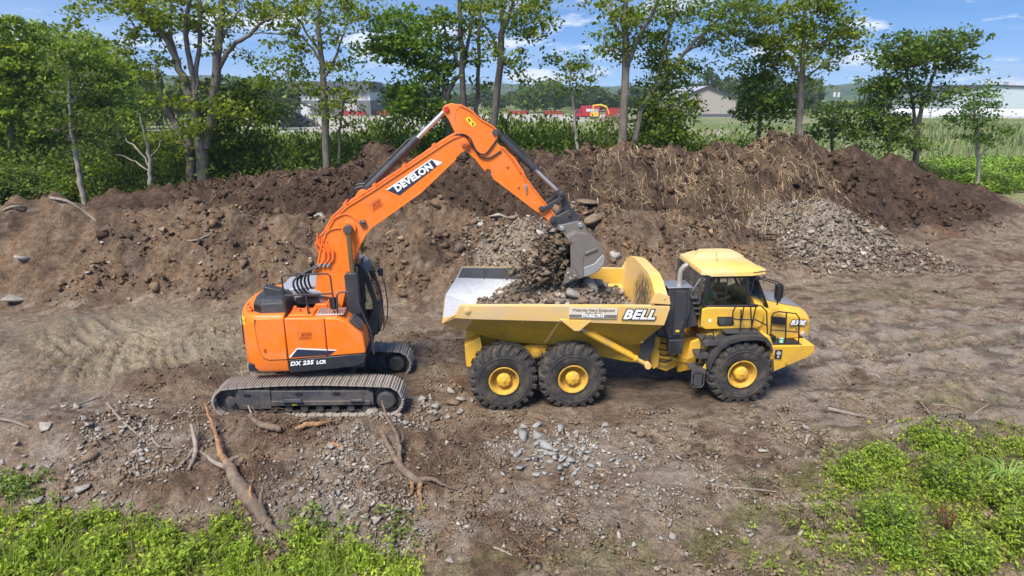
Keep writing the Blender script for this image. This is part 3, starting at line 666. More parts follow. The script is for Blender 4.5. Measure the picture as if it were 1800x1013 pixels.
for s_ in (-1, 1):
    cyl = MB(); A, B = Vector((1.75, s_ * 1.30, 2.08)), Vector((3.62, s_ * 1.0, .90)); d = B - A
    cyl.tube([A + d * .10, A + d * .80], .075, 14); cyl.tube([A + d * .80, A + d * .83], .09, 14); cyl.tube([A + d * .12 + Vector((0, 0, .12)), A + d * .3 + Vector((0, 0, .10)), A + d * .78 + Vector((0, 0, .10))], .018, 6)
    h_ = cyl.build('hoist_cylinder', M['yellow'], truck, .004)
    rd = MB(); rd.tube([A, A + d * .12], .05, 12); rd.cyl(A, 'y', .085, .14, 16); rd.build('cylinder_eye', M['steel'], h_, .005)
    rd = MB(); rd.tube([A + d * .83, B], .055, 12); rd.cyl(B, 'y', .085, .16, 16); rd.build('cylinder_rod', M['yellow_faded'], h_, .005)

# --- articulation joint, hoses, front frame
jt = MB()
jt.box(3.66, 4.02, -.42, .42, .70, 1.42); jt.cyl((4.12, 0, 1.05), 'z', .20, .86, 18)
jt.prism([(3.95, 1.36), (4.5, 1.30), (4.65, .66), (4.28, .48), (3.95, .60)], -.5, -.42); jt.prism([(3.95, 1.36), (4.5, 1.30), (4.65, .66), (4.28, .48), (3.95, .60)], .42, .5)
jt.box(4.15, 4.72, -.42, .42, 1.22, 1.34); jt.box(4.15, 4.72, -.42, .42, .55, .66)
jt.prism([(3.80, 1.55), (4.02, 1.50), (4.02, .70), (3.88, .62), (3.78, .9)], -.66, -.50)
jt.prism([(4.55, .86), (5.0, 1.0), (5.0, .58), (4.55, .50)], -.62, -.5)
jt.tube([(3.95, -.56, .98), (4.75, -.60, .78)], .06, 10)
jt.build('articulation_joint', M['yellow'], truck, .012)
hs = MB()
for k in range(5):
    y = -.52 - .03 * (k % 3); z = 1.62 - .17 * k
    hs.tube([(3.84, y, z), (4.0, y - .08, z - .10), (4.16, y - .12, z - .13), (4.34, y - .08, z - .08), (4.54, y, z + .02)], .022, 6)
hs.build('hose', M['black'], truck, 0)
ff = MB()
for s_ in (-1, 1): ff.prism([(4.45, 1.40), (5.2, 1.42), (7.4, 1.36), (7.5, .95), (7.1, .80), (6.5, .95), (5.3, .95), (4.45, .72)], s_ * .42, s_ * .52)
ff.cyl((5.86, 0, .82), 'y', .17, 1.7, 14); ff.cyl((5.86, 0, .86), 'y', .3, .5, 16); ff.box(4.6, 7.2, -.42, .42, 1.0, 1.3)
ff.build('front_frame', M['yellow'], truck, .012)
# steps up to the cab
stp = MB()
stp.prism([(4.68, 1.50), (5.02, 1.62), (5.20, 1.30), (5.08, .98), (4.94, .72), (4.84, .72), (4.96, 1.0), (4.80, 1.1), (4.60, 1.02)], -1.02, -.96)
stp.prism([(4.90, .84), (5.02, .90), (5.18, 1.20), (5.10, 1.24)], -1.32, -1.26)
stp.build('step_frame', M['yellow'], truck, .006)
for (x0, x1, z, y0, y1) in ((4.62, 4.98, .88, -1.38, -.95), (4.72, 5.02, 1.28, -1.34, -.98), (4.85, 5.22, 1.62, -1.36, -.85)):
    s_ = MB(); s_.box(x0, x1, y0, y1, z, z + .03); s_.box(x0, x1, y0, y0 + .02, z - .09, z)
    for k in range(6): s_.box(x0 + .02, x1 - .02, y0 + .04 + .06 * k, y0 + .065 + .06 * k, z + .03, z + .045)
    s_.build('step', M['steel_dark'], truck, .003)
s_ = MB(); s_.tube([(4.66, -1.37, .88), (4.64, -1.38, .50), (4.70, -1.38, .44), (4.90, -1.38, .44), (4.95, -1.38, .50), (4.95, -1.37, .88)], .018, 6); s_.box(4.70, 4.90, -1.38, -1.365, .48, .84); s_.box(4.70, 4.95, -1.2, -1.18, .45, .86)
s_.build('hanging_step', M['steel_dark'], truck, .003)
# --- fender
fen = MB(); arc = [(4.98, .98), (5.02, 1.16), (5.12, 1.38), (5.25, 1.57), (5.45, 1.71), (5.75, 1.79), (6.10, 1.80), (6.36, 1.76), (6.48, 1.62), (6.55, 1.42)]
inn = [(x + .03 * (1 if x < 5.7 else -1) * (1 if i in (0, 1, 2, 7, 8, 9) else .5), z - .05) for i, (x, z) in enumerate(arc)]
for i in range(len(arc) - 1):
    fen.prism([arc[i], arc[i + 1], inn[i + 1], inn[i]], -1.50, -.62)
    fen.prism([arc[i], arc[i + 1], (inn[i + 1][0], inn[i + 1][1] - .04), (inn[i][0], inn[i][1] - .04)], -1.51, -1.47)
for s2 in (-1,): pass
fen.build('fender', M['charcoal'], truck, 0, 30)
fe2 = MB()
for i in range(len(arc) - 1): fe2.prism([(arc[i][0], arc[i][1]), (arc[i + 1][0], arc[i + 1][1]), inn[i + 1], inn[i]], .62, 1.50)
fe2.build('fender', M['charcoal'], truck, 0, 30)
wl_ = MB(); wl_.prism([(6.34, 1.74), (6.52, 1.40), (6.60, .82), (6.66, .82), (6.62, 1.45), (6.5, 1.74)], -1.38, -.55); wl_.prism([(5.0, 1.64), (5.4, 1.80), (6.45, 1.84), (6.5, 1.74), (5.4, 1.68), (5.15, 1.5)], -.95, -.45)
wl_.build('wheel_arch', M['yellow'], truck, .006)
dk = MB(); dk.box(5.42, 6.22, -1.28, -.86, 1.80, 1.83)
for k in range(7): dk.box(5.44, 6.2, -1.26 + .055 * k, -1.235 + .055 * k, 1.83, 1.843)
dk.build('walkway', M['steel_dark'], truck, .003)
# --- front bumper and lamps
bp = MB(); bp.prism([(6.62, 1.46), (7.70, 1.44), (7.74, 1.24), (7.58, 1.10), (6.72, .80)], [-1.36, -1.30, -1.24, -1.24, -1.36], [-.56] * 5)
bp.prism([(6.62, 1.46), (7.70, 1.44), (7.74, 1.24), (7.58, 1.10), (6.72, .80)], [.56] * 5, [1.36, 1.30, 1.24, 1.24, 1.36])
bp.prism([(7.3, 1.42), (7.76, 1.40), (7.80, 1.28), (7.62, 1.08), (7.3, 1.0)], -.58, .58)
bp.cyl((7.02, -1.362, 1.02), 'y', .04, .01, 16, 1)
bp.build('bumper', [M['yellow'], M['yellow_belly_shade']], truck, .015)
lb = MB(); lb.box(6.68, 6.86, -1.375, -1.355, 1.14, 1.38); lo_ = lb.build('indicator_lamp', M['black'], truck, .01)
lb = MB(); lb.cyl((6.77, -1.378, 1.29), 'y', .055, .02, 16); lb.cyl((6.77, -1.378, 1.19), 'y', .03, .02, 12); lb.build('lens', M['lens'], lo_, .004)
# --- cab
cab = MB()                                                  # lower cab panel
cab.prism([(4.86, 2.36), (5.05, 2.40), (6.30, 2.36), (6.46, 2.30), (6.40, 1.90), (6.30, 1.84), (5.0, 1.84), (4.86, 1.92)], -1.06, -.96)
cab.prism([(4.86, 2.36), (5.05, 2.40), (6.30, 2.36), (6.40, 1.90), (6.30, 1.84), (5.0, 1.84), (4.86, 1.92)], .96, 1.06)
cab.box(4.88, 4.98, -.95, .95, 1.84, 2.36); cab.box(4.99, 6.3, -.95, .95, 1.80, 1.90)
cabo = cab.build('cab', M['yellow'], truck, .02, 40, 3)
vn = MB(); vn.prism([(5.26, 2.17), (5.66, 2.16), (5.70, 1.96), (5.64, 1.93), (5.32, 1.93), (5.27, 1.98)], -1.08, -1.055); vo = vn.build('vent_recess', M['black'], cabo, .01)
vn = MB()
for k in range(7): vn.box(5.48 + .025 * k, 5.49 + .025 * k, -1.09, -1.08, 1.96, 2.13)
vn.prism([(5.28, 2.14), (5.46, 2.14), (5.46, 1.97), (5.33, 1.97)], -1.092, -1.082); vn.build('vent_slat', M['steel_dark'], vo, .002)
stk = MB(); stk.box(5.05, 5.12, -1.066, -1.0605, 2.03, 2.11); stk.build('sticker', M['white'], cabo)
# window frame pillars
pl = MB()
def pillar(a, b, w=.035): pl.tube([a, b], w, 4)
for s_ in (-1, 1):
    y1, y0 = s_ * .97, s_ * .90
    pl.prism([(4.88, 2.40), (4.97, 2.40), (5.03, 3.14), (4.93, 3.18)], s_ * .93, s_ * .99)
    pl.prism([(6.02, 2.38), (6.10, 2.38), (5.98, 3.16), (5.90, 3.16)], s_ * .93, s_ * .99)
    pl.prism([(4.94, 3.12), (6.0, 3.12), (6.0, 3.20), (4.94, 3.20)], s_ * .93, s_ * .99)
    pl.prism([(4.9, 2.37), (6.3, 2.35), (6.3, 2.43), (4.9, 2.44)], s_ * .93, s_ * .985)
    pl.prism([(6.55, 2.33), (6.62, 2.33), (6.22, 3.16), (6.14, 3.16)], s_ * .84, s_ * .90)
pl.box(4.92, 5.0, -.93, .93, 3.12, 3.2); pl.box(6.0, 6.2, -.93, .93, 3.13, 3.2); pl.box(4.90, 4.96, -.93, .93, 2.38, 2.50); pl.box(6.5, 6.6, -.86, .86, 2.30, 2.38)
pl.box(5.45, 5.48, -.965, -.945, 2.44, 3.12)
pl.build('window_frame', M['black'], cabo, .008)
gl = MB(); gl.add([(4.97, -.955, 2.44), (6.03, -.955, 2.43), (5.93, -.955, 3.13), (5.03, -.955, 3.13)], [(0, 1, 2, 3)]); gl.build('side_window', M['glass'], cabo, 0, 0)
gl = MB(); gl.add([(4.97, .955, 2.44), (6.03, .955, 2.43), (5.93, .955, 3.13), (5.03, .955, 3.13)], [(0, 1, 2, 3)]); gl.build('side_window', M['glass'], cabo, 0, 0)
gl = MB(); gl.add([(6.56, -.84, 2.37), (6.56, .84, 2.37), (6.16, .84, 3.15), (6.16, -.84, 3.15)], [(0, 1, 2, 3)]); gl.build('windscreen', M['glass'], cabo, 0, 0)
gl = MB(); gl.add([(4.925, -.90, 2.50), (4.925, .90, 2.50), (4.95, .90, 3.12), (4.95, -.90, 3.12)], [(0, 1, 2, 3)]); gl.build('rear_window', M['glass'], cabo, 0, 0)
# inside: seat, dash, wheel
it = MB(); it.box(5.02, 5.16, -.36, .12, 1.95, 2.72); it.box(5.05, 5.55, -.36, .12, 1.93, 2.06); it.box(4.995, 6.3, -.92, .92, 1.905, 1.93)
it.prism([(6.05, 2.42), (6.50, 2.36), (6.50, 2.0), (6.2, 2.0)], -.8, .8)
it.tube([(6.2, -.12, 2.2), (5.88, -.12, 2.42)], .03, 8); it.build('seat_and_dash', M['steel_dark'], cabo, .02)
sw = MB(); ring = []
cc, ax_ = Vector((5.86, -.12, 2.44)), Vector((-.75, 0, .66)).normalized(); e1 = Vector((0, 1, 0)); e2 = ax_.cross(e1)
for q in range(21): a = 2 * PI * q / 20; ring.append(cc + e1 * .21 * math.cos(a) + e2 * .21 * math.sin(a))
sw.tube(ring, .018, 6); sw.tube([cc - e1 * .2, cc + e1 * .2], .015, 5); sw.tube([cc, cc - e2 * .2], .015, 5); sw.build('steering_wheel', M['black'], cabo, 0)
# roof with raised ribs and front peak
rf = MB()
lo = [(4.84, -.84), (5.05, -1.02), (6.05, -1.02), (6.46, -.86), (6.46, .86), (6.05, 1.02), (5.05, 1.02), (4.84, .84)]
md = [(4.86, -.82), (5.07, -.99), (6.05, -.99), (6.42, -.82), (6.42, .82), (6.05, .99), (5.07, .99), (4.86, .82)]
hi = [(5.0, -.66), (5.18, -.80), (5.98, -.80), (6.25, -.62), (6.25, .62), (5.98, .80), (5.18, .80), (5.0, .66)]
rf.loft([[(x, y, 3.18) for x, y in lo], [(x, y, 3.28) for x, y in md], [(x, y, 3.38) for x, y in hi]])
rf.prism_z([(5.0, .12), (5.35, -.02), (6.1, -.02), (6.35, .2), (6.35, .66), (6.0, .74), (5.2, .74)], 3.36, 3.47, 0, [(5.12, .2), (5.42, .1), (6.0, .1), (6.1, .25), (6.1, .58), (5.9, .64), (5.3, .64)])
rf.prism_z([(5.9, -.9), (6.1, -.74), (6.45, -.5), (6.5, -.72), (6.46, -.86), (6.1, -1.0), (5.9, -1.0)], 3.27, 3.345, 0, [(5.98, -.86), (6.12, -.72), (6.3, -.55), (6.34, -.72), (6.3, -.82), (6.1, -.92), (5.98, -.92)])
for x in (5.3, 5.75): rf.cyl((x, -1.0, 3.235), 'y', .012, .04, 8)
rfo = rf.build('roof', M['yellow_faded'], cabo, .03, 50, 3)
an = MB(); an.tube([(5.42, -.35, 3.38), (5.36, -.36, 3.62)], .006, 5); an.build('aerial', M['black'], rfo)
# rear window guard of bars
gd = MB()
gd.tube([(4.84, -.9, 2.45), (4.86, -.9, 3.14), (4.86, .9, 3.14), (4.84, .9, 2.45), (4.84, -.9, 2.45)], .022, 6)
for k in range(11): z = 2.52 + .056 * k; gd.tube([(4.85, -.9, z), (4.85, .9, z)], .010, 5)
for y in (-.45, 0, .45): gd.tube([(4.86, y, 2.45), (4.86, y, 3.14)], .012, 5)
gd.build('window_guard', M['steel_dark'], cabo)
# bonnet and nose
bn = MB()
def bsec(x, hw, zt, zs, zb): return [(x, -hw, zb), (x, -hw - .02, zs - .12), (x, -hw + .06, zs), (x, -hw * .66, zt), (x, hw * .66, zt), (x, hw - .06, zs), (x, hw + .02, zs - .12), (x, hw, zb)]
st_ = [(6.30, .92, 2.50, 2.38, 1.52), (6.62, .90, 2.44, 2.33, 1.48), (7.2, .84, 2.28, 2.19, 1.46), (7.60, .80, 2.20, 2.11, 1.46), (7.80, .74, 2.06, 1.99, 1.46), (7.85, .70, 1.74, 1.68, 1.44)]
bn.loft([bsec(*s_) for s_ in st_])
bno = bn.build('bonnet', M['yellow'], truck, .02, 40, 3)
bt = MB(); tops = []
for (x, hw, zt, zs, zb) in [(6.34, .92, 2.505, 0, 0), (6.64, .90, 2.448, 0, 0), (7.2, .84, 2.288, 0, 0), (7.56, .80, 2.222, 0, 0), (7.68, .77, 2.155, 0, 0)]:
    tops.append([(x, -hw * .70, zt - .008), (x, -hw * .66, zt + .012), (x, hw * .66, zt + .012), (x, hw * .70, zt - .008)])
bt.loft(tops); bt.build('bonnet_top', M['bonnet_grey'], bno, .006)
vv = MB(); vv.prism([(6.70, 2.10), (7.08, 2.04), (7.10, 1.86), (6.72, 1.90)], -.945, -.86); vv.build('bonnet_vent', M['black'], bno, .008)
hl = MB(); hl.prism([(7.50, 1.62), (7.64, 1.72), (7.75, 1.66), (7.77, 1.44), (7.68, 1.36), (7.56, 1.42)], [-.82, -.79, -.74, -.74, -.79, -.82], [-.5] * 6); hlo = hl.build('headlight', M['black'], truck, .012)
hl = MB(); hl.cyl((7.66, -.80, 1.55), Vector((.5, -1, 0)), .07, .06, 16); hl.cyl((7.70, -.78, 1.43), Vector((.6, -1, 0)), .035, .05, 12); hl.build('lens', M['lens'], hlo, .004)
hl = MB(); hl.prism([(7.50, 1.62), (7.64, 1.72), (7.75, 1.66), (7.77, 1.44), (7.68, 1.36), (7.56, 1.42)], [.5] * 6, [.82, .79, .74, .74, .79, .82]); hl.build('headlight', M['black'], truck, .012)
o = text('lettering', 'B30E', .17, M['black'], bno, (7.43, -.868, 1.885), (PI / 2, 0, 0), shear=.3, bold=.022, sx=1.15); o.rotation_euler = (Matrix.Rotation(R(9), 4, 'Z') @ Matrix.Rotation(R(6), 4, 'Y') @ Matrix.Rotation(PI / 2, 4, 'X')).to_euler()
o2 = text('lettering', 'B30E', .17, M['white'], bno, (7.431, -.876, 1.885), (0, 0, 0), shear=.3, bold=.006, sx=1.15); o2.rotation_euler = o.rotation_euler
o3 = text('lettering', '6x6', .08, M['steel_dark'], bno, (7.46, -.862, 1.72), (0, 0, 0), shear=.2, sx=1.1); o3.rotation_euler = o.rotation_euler
# handrails
def rails(paths, r=.017, name='handrail', mat='black'):
    h = MB()
    for p in paths: h.tube(p, r, 6)
    return h.build(name, M[mat], truck)
Y_ = -1.24
rails([[(5.80, Y_, 1.80), (5.76, Y_, 2.40)], [(5.57, Y_, 2.20), (5.56, Y_, 2.34), (5.60, Y_, 2.46), (5.68, Y_, 2.50), (6.20, Y_, 2.50), (6.26, Y_, 2.48), (6.40, Y_, 2.34), (6.50, Y_, 1.70)], [(5.57, Y_, 2.20), (5.64, Y_, 2.15), (6.16, Y_, 2.13), (6.44, Y_, 1.98)], [(6.06, Y_, 1.80), (6.12, Y_, 2.50)], [(5.98, Y_, 2.5), (6.10, Y_, 1.8)], [(5.82, Y_, 2.48), (5.80, Y_, 2.1)]])
rails([[(6.60, Y_, 1.48), (6.54, Y_, 2.20), (6.58, Y_, 2.30), (6.70, Y_, 2.33), (7.14, Y_, 2.27), (7.24, Y_, 2.16), (7.32, Y_, 1.46)], [(6.90, Y_, 2.30), (6.98, Y_, 1.46)], [(6.58, Y_, 1.86), (7.28, Y_, 1.78)], [(6.6, Y_, 1.48), (7.4, Y_, 1.46)]])
rails([[(4.80, -1.33, 1.30), (4.86, -1.3, 1.64), (4.93, -1.3, 1.88), (5.02, -1.3, 1.90), (5.10, -1.3, 1.84), (5.14, -1.3, 1.64)]], .014)
rails([[(4.86, -1.03, 1.95), (4.84, -1.06, 2.42), (4.90, -1.03, 2.62)]], .018)
rails([[(4.62, -.92, 2.66), (4.60, -.92, 2.76), (4.80, -.94, 3.12)], [(4.64, -.92, 2.64), (4.62, .4, 2.62)]], .016, mat='steel')
fd = MB(); fd.box(6.66, 7.36, -1.22, -.9, 1.462, 1.50); fd.box(6.62, 6.80, -1.1, -.92, 1.5, 1.62); fd.build('footplate', M['black'], truck, .01)
# exhaust box, grille housing, stack
ex = MB()
ex.prism([(4.02, 2.90), (4.55, 2.86), (4.58, 2.30), (4.44, 1.62), (4.10, 1.62), (3.92, 2.05)], -1.02, -.55)
ex.prism([(4.18, 2.84), (4.44, 2.84), (4.48, 2.2), (4.36, 1.72), (4.16, 1.72)], -1.08, -1.0)
for z in (1.7, 1.9, 2.1, 2.3, 2.5, 2.7): ex.cyl((4.06, -1.03, z), 'y', .012, .03, 6); ex.cyl((4.50, -1.03, z), 'y', .012, .03, 6)
ex.prism([(3.80, 2.0), (4.05, 2.2), (4.1, 1.6), (3.86, 1.66)], -.9, -.6)
ex.prism([(4.5, 2.84), (4.72, 2.5), (4.85, 1.9), (4.5, 1.8)], -.9, -.2)
exo = ex.build('exhaust_box', M['charcoal'], truck, .01)
e2_ = MB(); e2_.prism_z([(3.98, -1.04), (4.6, -1.04), (4.6, -.45), (4.0, -.45)], 2.91, 2.93); e2_.build('heat_plate', M['steel'], exo, .004)
e2_ = MB(); pts_ = [(4.32, -.84, 2.92), (4.32, -.84, 3.20), (4.34, -.85, 3.32), (4.40, -.87, 3.41), (4.48, -.89, 3.46)]
e2_.cyl(pts_[-1], Vector((.7, -.18, .6)), .056, .012, 14, 1); e2_.tube(pts_, .064, 16, 0, False); e2_.tube([p for p in pts_], .058, 16, 1, False); so = e2_.build('exhaust_stack', [paint('dull_exhaust_steel', (.42, .38, .32), .5, DUST, .6, metal=.4, scale=6), M['black']], truck, 0, 50)
bx2 = MB(); bx2.prism_z([(4.10, -1.10), (4.44, -1.12), (4.48, -.8), (4.14, -.8)], 1.22, 1.60, 0, [(4.08, -1.12), (4.46, -1.14), (4.5, -.8), (4.12, -.8)]); bo2 = bx2.build('perforated_guard', M['charcoal'], truck, .01)
bx3 = MB()
for i in range(6):
    for j in range(6): bx3.box(4.13 + .05 * i, 4.15 + .05 * i, -1.128, -1.115, 1.26 + .052 * j, 1.29 + .052 * j)
tag(bx3.build('perforation', M['black'], bo2), kind='stuff')
sk = MB(); sk.box(4.24, 4.33, -1.088, -1.079, 1.80, 1.85); sk.build('sticker', M['sign_yellow'], exo)
si = MB()                                                   # small stair behind the cab
for k in range(4): si.box(4.60 + .05 * k, 4.78 + .05 * k, -.98, -.7, 2.62 - .14 * k, 2.65 - .14 * k)
si.build('ladder', M['steel_dark'], truck, .004)
# mirrors
mi = MB(); mi.tube([(6.12, -.92, 3.14), (6.3, -1.15, 3.15), (6.52, -1.30, 3.12), (6.66, -1.36, 3.02), (6.68, -1.36, 2.72)], .02, 6); mi.tube([(6.2, -.95, 3.10), (6.4, -1.18, 3.08), (6.6, -1.3, 3.02)], .015, 6); mi.tube([(6.14, -.93, 3.14), (6.10, -.96, 2.80), (6.06, -.96, 2.66)], .014, 6)
mi.box(6.12, 6.24, -1.02, -.92, 3.08, 3.16); mio = mi.build('mirror_arm', M['black'], truck)
m2_ = MB(); m2_.prism([(6.50, 3.04), (6.60, 3.05), (6.63, 2.72), (6.60, 2.64), (6.54, 2.64), (6.51, 2.72)], -1.44, -1.28); m2_.tube([(6.57, -1.36, 2.64), (6.58, -1.36, 2.54)], .02, 6); m2_.build('mirror', M['black'], mio, .015)
mi = MB(); mi.tube([(6.12, .92, 3.14), (6.3, 1.15, 3.15), (6.52, 1.30, 3.12), (6.6, 1.34, 3.0)], .02, 6); mi.prism([(6.50, 3.04), (6.60, 3.05), (6.63, 2.72), (6.60, 2.64), (6.54, 2.64), (6.51, 2.72)], 1.28, 1.44); mi.build('mirror', M['black'], truck, .01)
mi = MB(); mi.tube([(6.52, -.3, 2.42), (6.36, -.1, 2.78)], .012, 5); mi.build('wiper', M['black'], truck)
mi = MB(); mi.tube([(6.5, .3, 2.42), (6.34, .5, 2.8)], .012, 5); mi.build('wiper', M['black'], truck)
tk = MB(); tk.cyl((6.9, -1.18, 1.53), 'z', .05, .06, 10); 
for k in range(5): a = k * 1.256; tk.box(-.02, .07, -.012, .012, 0, .012, 0, Matrix.Translation((6.9, -1.18, 1.57)) @ Matrix.Rotation(a, 4, 'Z') @ Matrix.Rotation(-.5, 4, 'Y'))
tk.build('filler_cap', plain('pale_green_plastic', (.32, .62, .48), .5), truck)

# ------------------------------------------------------------------ excavator (local x forward, y away from the camera, z up)
exc = empty('excavator', 'orange tracked excavator with its boom arched over the truck and bucket tipping soil', 'excavator', EXC_O, (0, 0, R(5)))
TY = R(-3.6)
# --- undercarriage
SH = MB()
SH.box(-.088, .088, -.30, .30, -.012, .012)
for x in (-.062, 0.0, .062): SH.prism([(x - .016, .012), (x - .008, .042), (x + .008, .042), (x + .016, .012)], -.30, .30)
shoe0 = None
def track_path(n):
    pts = [(-1.86, -.22), (1.76, -.22)]
    for k in range(13): a = -PI / 2 + PI * k / 12; pts.append((1.76 + .37 * math.cos(a), .15 + .37 * math.sin(a)))
    pts += [(1.1, .555), (.3, .585), (-.6, .58), (-1.3, .545)]
    for k in range(13): a = PI / 2 + PI * k / 12; pts.append((-1.86 + .36 * math.cos(a), .14 + .36 * math.sin(a)))
    P = np.array(pts + [pts[0]]); d = np.r_[0, np.cumsum(np.hypot(*np.diff(P, axis=0).T))]
    t = (np.arange(n) + .5) * d[-1] / n
    q = np.stack([np.interp(t, d, P[:, 0]), np.interp(t, d, P[:, 1])], 1)
    q2 = np.stack([np.interp((t + .02) % d[-1], d, P[:, 0]), np.interp((t + .02) % d[-1], d, P[:, 1])], 1)
    ang = np.arctan2(q2[:, 1] - q[:, 1], q2[:, 0] - q[:, 0]); return q, ang
for side, yc, dz in ((-1, -1.30, 0.0), (1, 1.24, -.20)):
    lk = MB(); q, ang = track_path(49)
    for (x, z), a in zip(q, ang):
        Mx = Matrix.Translation((x, 0, z)) @ Matrix.Rotation(-a, 4, 'Y')
        for y in (-.10, .10): lk.box(-.105, .105, y - .02, y + .02, .015, .085, 0, Mx)
        lk.box(-.012, .012, -.11, .11, .035, .06, 0, Mx)
    tr_ = lk.build('track', M['steel_dark'], exc, 0, 0, loc=Vector((-.025 * 0, yc, dz)), rot=(0, 0, TY))
    for (x, z), a in zip(q, ang):
        if shoe0 is None: o = shoe0 = SH.build('track_shoe', M['shoe'], tr_, 0, 25)
        else: o = shoe0.copy(); link(o); o.parent = tr_
        o.location = (x, 0, z); o.rotation_euler = (0, PI - a, 0)
    tf = MB()
    tf.prism([(-1.62, .42), (1.35, .40), (1.46, .30), (1.46, .04), (-1.62, .04), (-1.72, .2)], -.235, .20)
    tf.prism([(-1.62, .455), (-.9, .44), (-.9, -.03), (-1.62, -.03), (-1.75, .2)], -.27, .235)
    tf.prism([(-.9, .17), (1.40, .16), (1.40, .05), (-.9, .05)], -.275, -.23)
    tfo = tf.build('track_frame', M['frame_blue'], exc, .014, loc=(0, yc, dz), rot=(0, 0, TY))
    hh = MB()
    for x in (-1.42, -.25, .62): hh.prism([(x - .10, .33), (x - .06, .37), (x + .06, .37), (x + .10, .33), (x + .06, .29), (x - .06, .29)], -.281 if x < -1 else -.246, -.236)
    if side < 0: tag(hh.build('frame_opening', M['black'], tfo, 0, 0), kind='stuff')
    st = MB(); st.prism([(-.62, .16), (-.15, .16), (-.2, .24), (-.56, .24)], -.34, -.276); st.build('step', M['frame_blue'], tfo, .008)
    st = MB(); st.prism([(.92, .17), (1.25, .17), (1.22, .22), (.96, .22)], -.34, -.276); st.build('step', M['frame_blue'], tfo, .008)
    if side < 0:
        st = MB(); st.box(-.42, -.31, -.2785, -.2755, .065, .10); st.build('sticker', M['sign_yellow'], tfo)
    for k in range(8):
        ro = MB(); ro.cyl((-1.25 + .36 * k, 0, -.06), 'y', .085, .42, 14); ro.build('roller', M['steel_dark'], exc, .006, loc=(0, yc, dz), rot=(0, 0, TY))
    sp_ = MB(); sp_.cyl((1.76, 0, .15), 'y', .30, .12, 28); sp_.cyl((1.76, -.06, .15), 'y', .215, .42, 28); sp_.cyl((1.76, -.28, .15), 'y', .185, .03, 28)
    for k in range(18): a = 2 * PI * k / 18; sp_.box(-.03, .03, -.05, .05, .29, .345, 0, Matrix.Translation((1.76, 0, .15)) @ Matrix.Rotation(a, 4, 'Y'))
    sp_.build('sprocket', M['steel_dark'], exc, .008, loc=(0, yc, dz), rot=(0, 0, TY))
    idl = MB(); idl.cyl((-1.86, 0, .14), 'y', .31, .16, 28); idl.cyl((-1.86, 0, .14), 'y', .12, .4, 18); idl.build('idler', M['steel_dark'], exc, .008, loc=(0, yc, dz), rot=(0, 0, TY))
cb = MB(); cb.box(-.8, .8, -1.1, 1.1, .12, .42); cb.cyl((0, 0, .56), 'z', .62, .5, 36); cb.build('car_body', M['frame_blue'], exc, .02)

# --- upper structure
dk = MB(); dk.prism([(-1.4, .84), (-1.4, 1.02), (1.30, 1.02), (1.24, .86)], -1.28, 1.30); dk.build('deck', M['skirt'], exc, .01)
def plan(sc, x1=-.475):
    h = [(x1, -1.35), (-1.0, -1.35), (-1.16, -1.325), (-1.30, -1.25), (-1.42, -1.12), (-1.52, -.94), (-1.60, -.72), (-1.67, -.40), (-1.70, 0)]
    pts = h + [(x, -y) for x, y in h[:-1][::-1]]
    return [(x1 + (x - x1) * sc, y * sc) for x, y in pts]
cw = MB(); lv = [(.80, .93), (.84, .975), (.94, 1.0), (1.45, 1.0), (2.0, .99), (2.12, .975), (2.20, .935)]
cw.loft([[(x, y, z) for x, y in plan(s_)] for z, s_ in lv])
cwo = cw.build('counterweight', M['orange'], exc, .02, 35, 3)
def panel(name, pts, y0, y1, mat, par, bev=.012):
    p = MB(); p.prism(pts, y0, y1); return p.build(name, M[mat], par, bev, 40, 2)
# thin dark shut lines come from real gaps: a dark backing behind proud doors
bk = MB(); bk.box(-.47, 1.10, -1.30, -.62, .9, 1.62); bk.box(-.47, .80, -1.28, -.62, 1.62, 2.04); bk.build('side_compartment', M['skirt'], exc, .01)
def door(name, pts, r=.0, par=exc, mat='orange', th=.05, yo=-1.355, tip=.05):
    p = MB(); p.prism(pts, yo, yo + th + .03); return p.build(name, M[mat], par, .03, 40, 3)
rd = MB()
dpts = [(-.485, 2.13), (-.485, 1.14), (-.90, 1.14), (-1.0, 1.19), (-1.07, 1.30), (-1.10, 1.5), (-1.12, 2.0), (-1.10, 2.13)]
def cwy(x): return np.interp(x, [-1.42, -1.30, -1.16, -1.0, -.4], [-1.12, -1.25, -1.325, -1.35, -1.35])
rd.prism(dpts, [float(cwy(x)) - .014 + (.03 if z > 2.1 else 0) for x, z in dpts], [float(cwy(x)) + .05 for x, z in dpts]); rdo = rd.build('rear_door', M['orange'], cwo, .012, 40, 2)
lt = MB()
for i in range(len(dpts) - 1):
    if i < 1: continue
    (x0, z0), (x1, z1) = dpts[i], dpts[i + 1]; lt.tube([(x0, float(cwy(x0)) - .003, z0), (x1, float(cwy(x1)) - .003, z1)], .009, 5)
lt.build('door_gap', M['skirt'], cwo)
lt = MB(); lt.prism([(-.98, 1.42), (-.93, 1.42), (-.93, 1.34), (-.98, 1.34)], -1.372, -1.36); lt.build('latch', M['brown_ink'], rdo)
md_ = door('side_door', [(-.455, 1.135), (-.455, 2.14), (.425, 2.115), (.425, 1.175)])
fd_ = door('front_door', [(.44, 1.18), (.44, 2.115), (.72, 2.10), (.86, 2.04), (1.22, 1.70), (1.27, 1.62), (1.31, 1.30), (1.29, 1.225)], tip=.05)
tb = MB(); tb.prism([(.72, 2.10), (.86, 2.04), (1.22, 1.70), (1.27, 1.62), (1.31, 1.28), (1.2, 1.2), (.7, 1.2)], -1.28, -.66); tb.box(-.45, .72, -1.29, -.66, 2.02, 2.115); tb.build('tank_top', M['orange'], exc, .025, 40, 3)
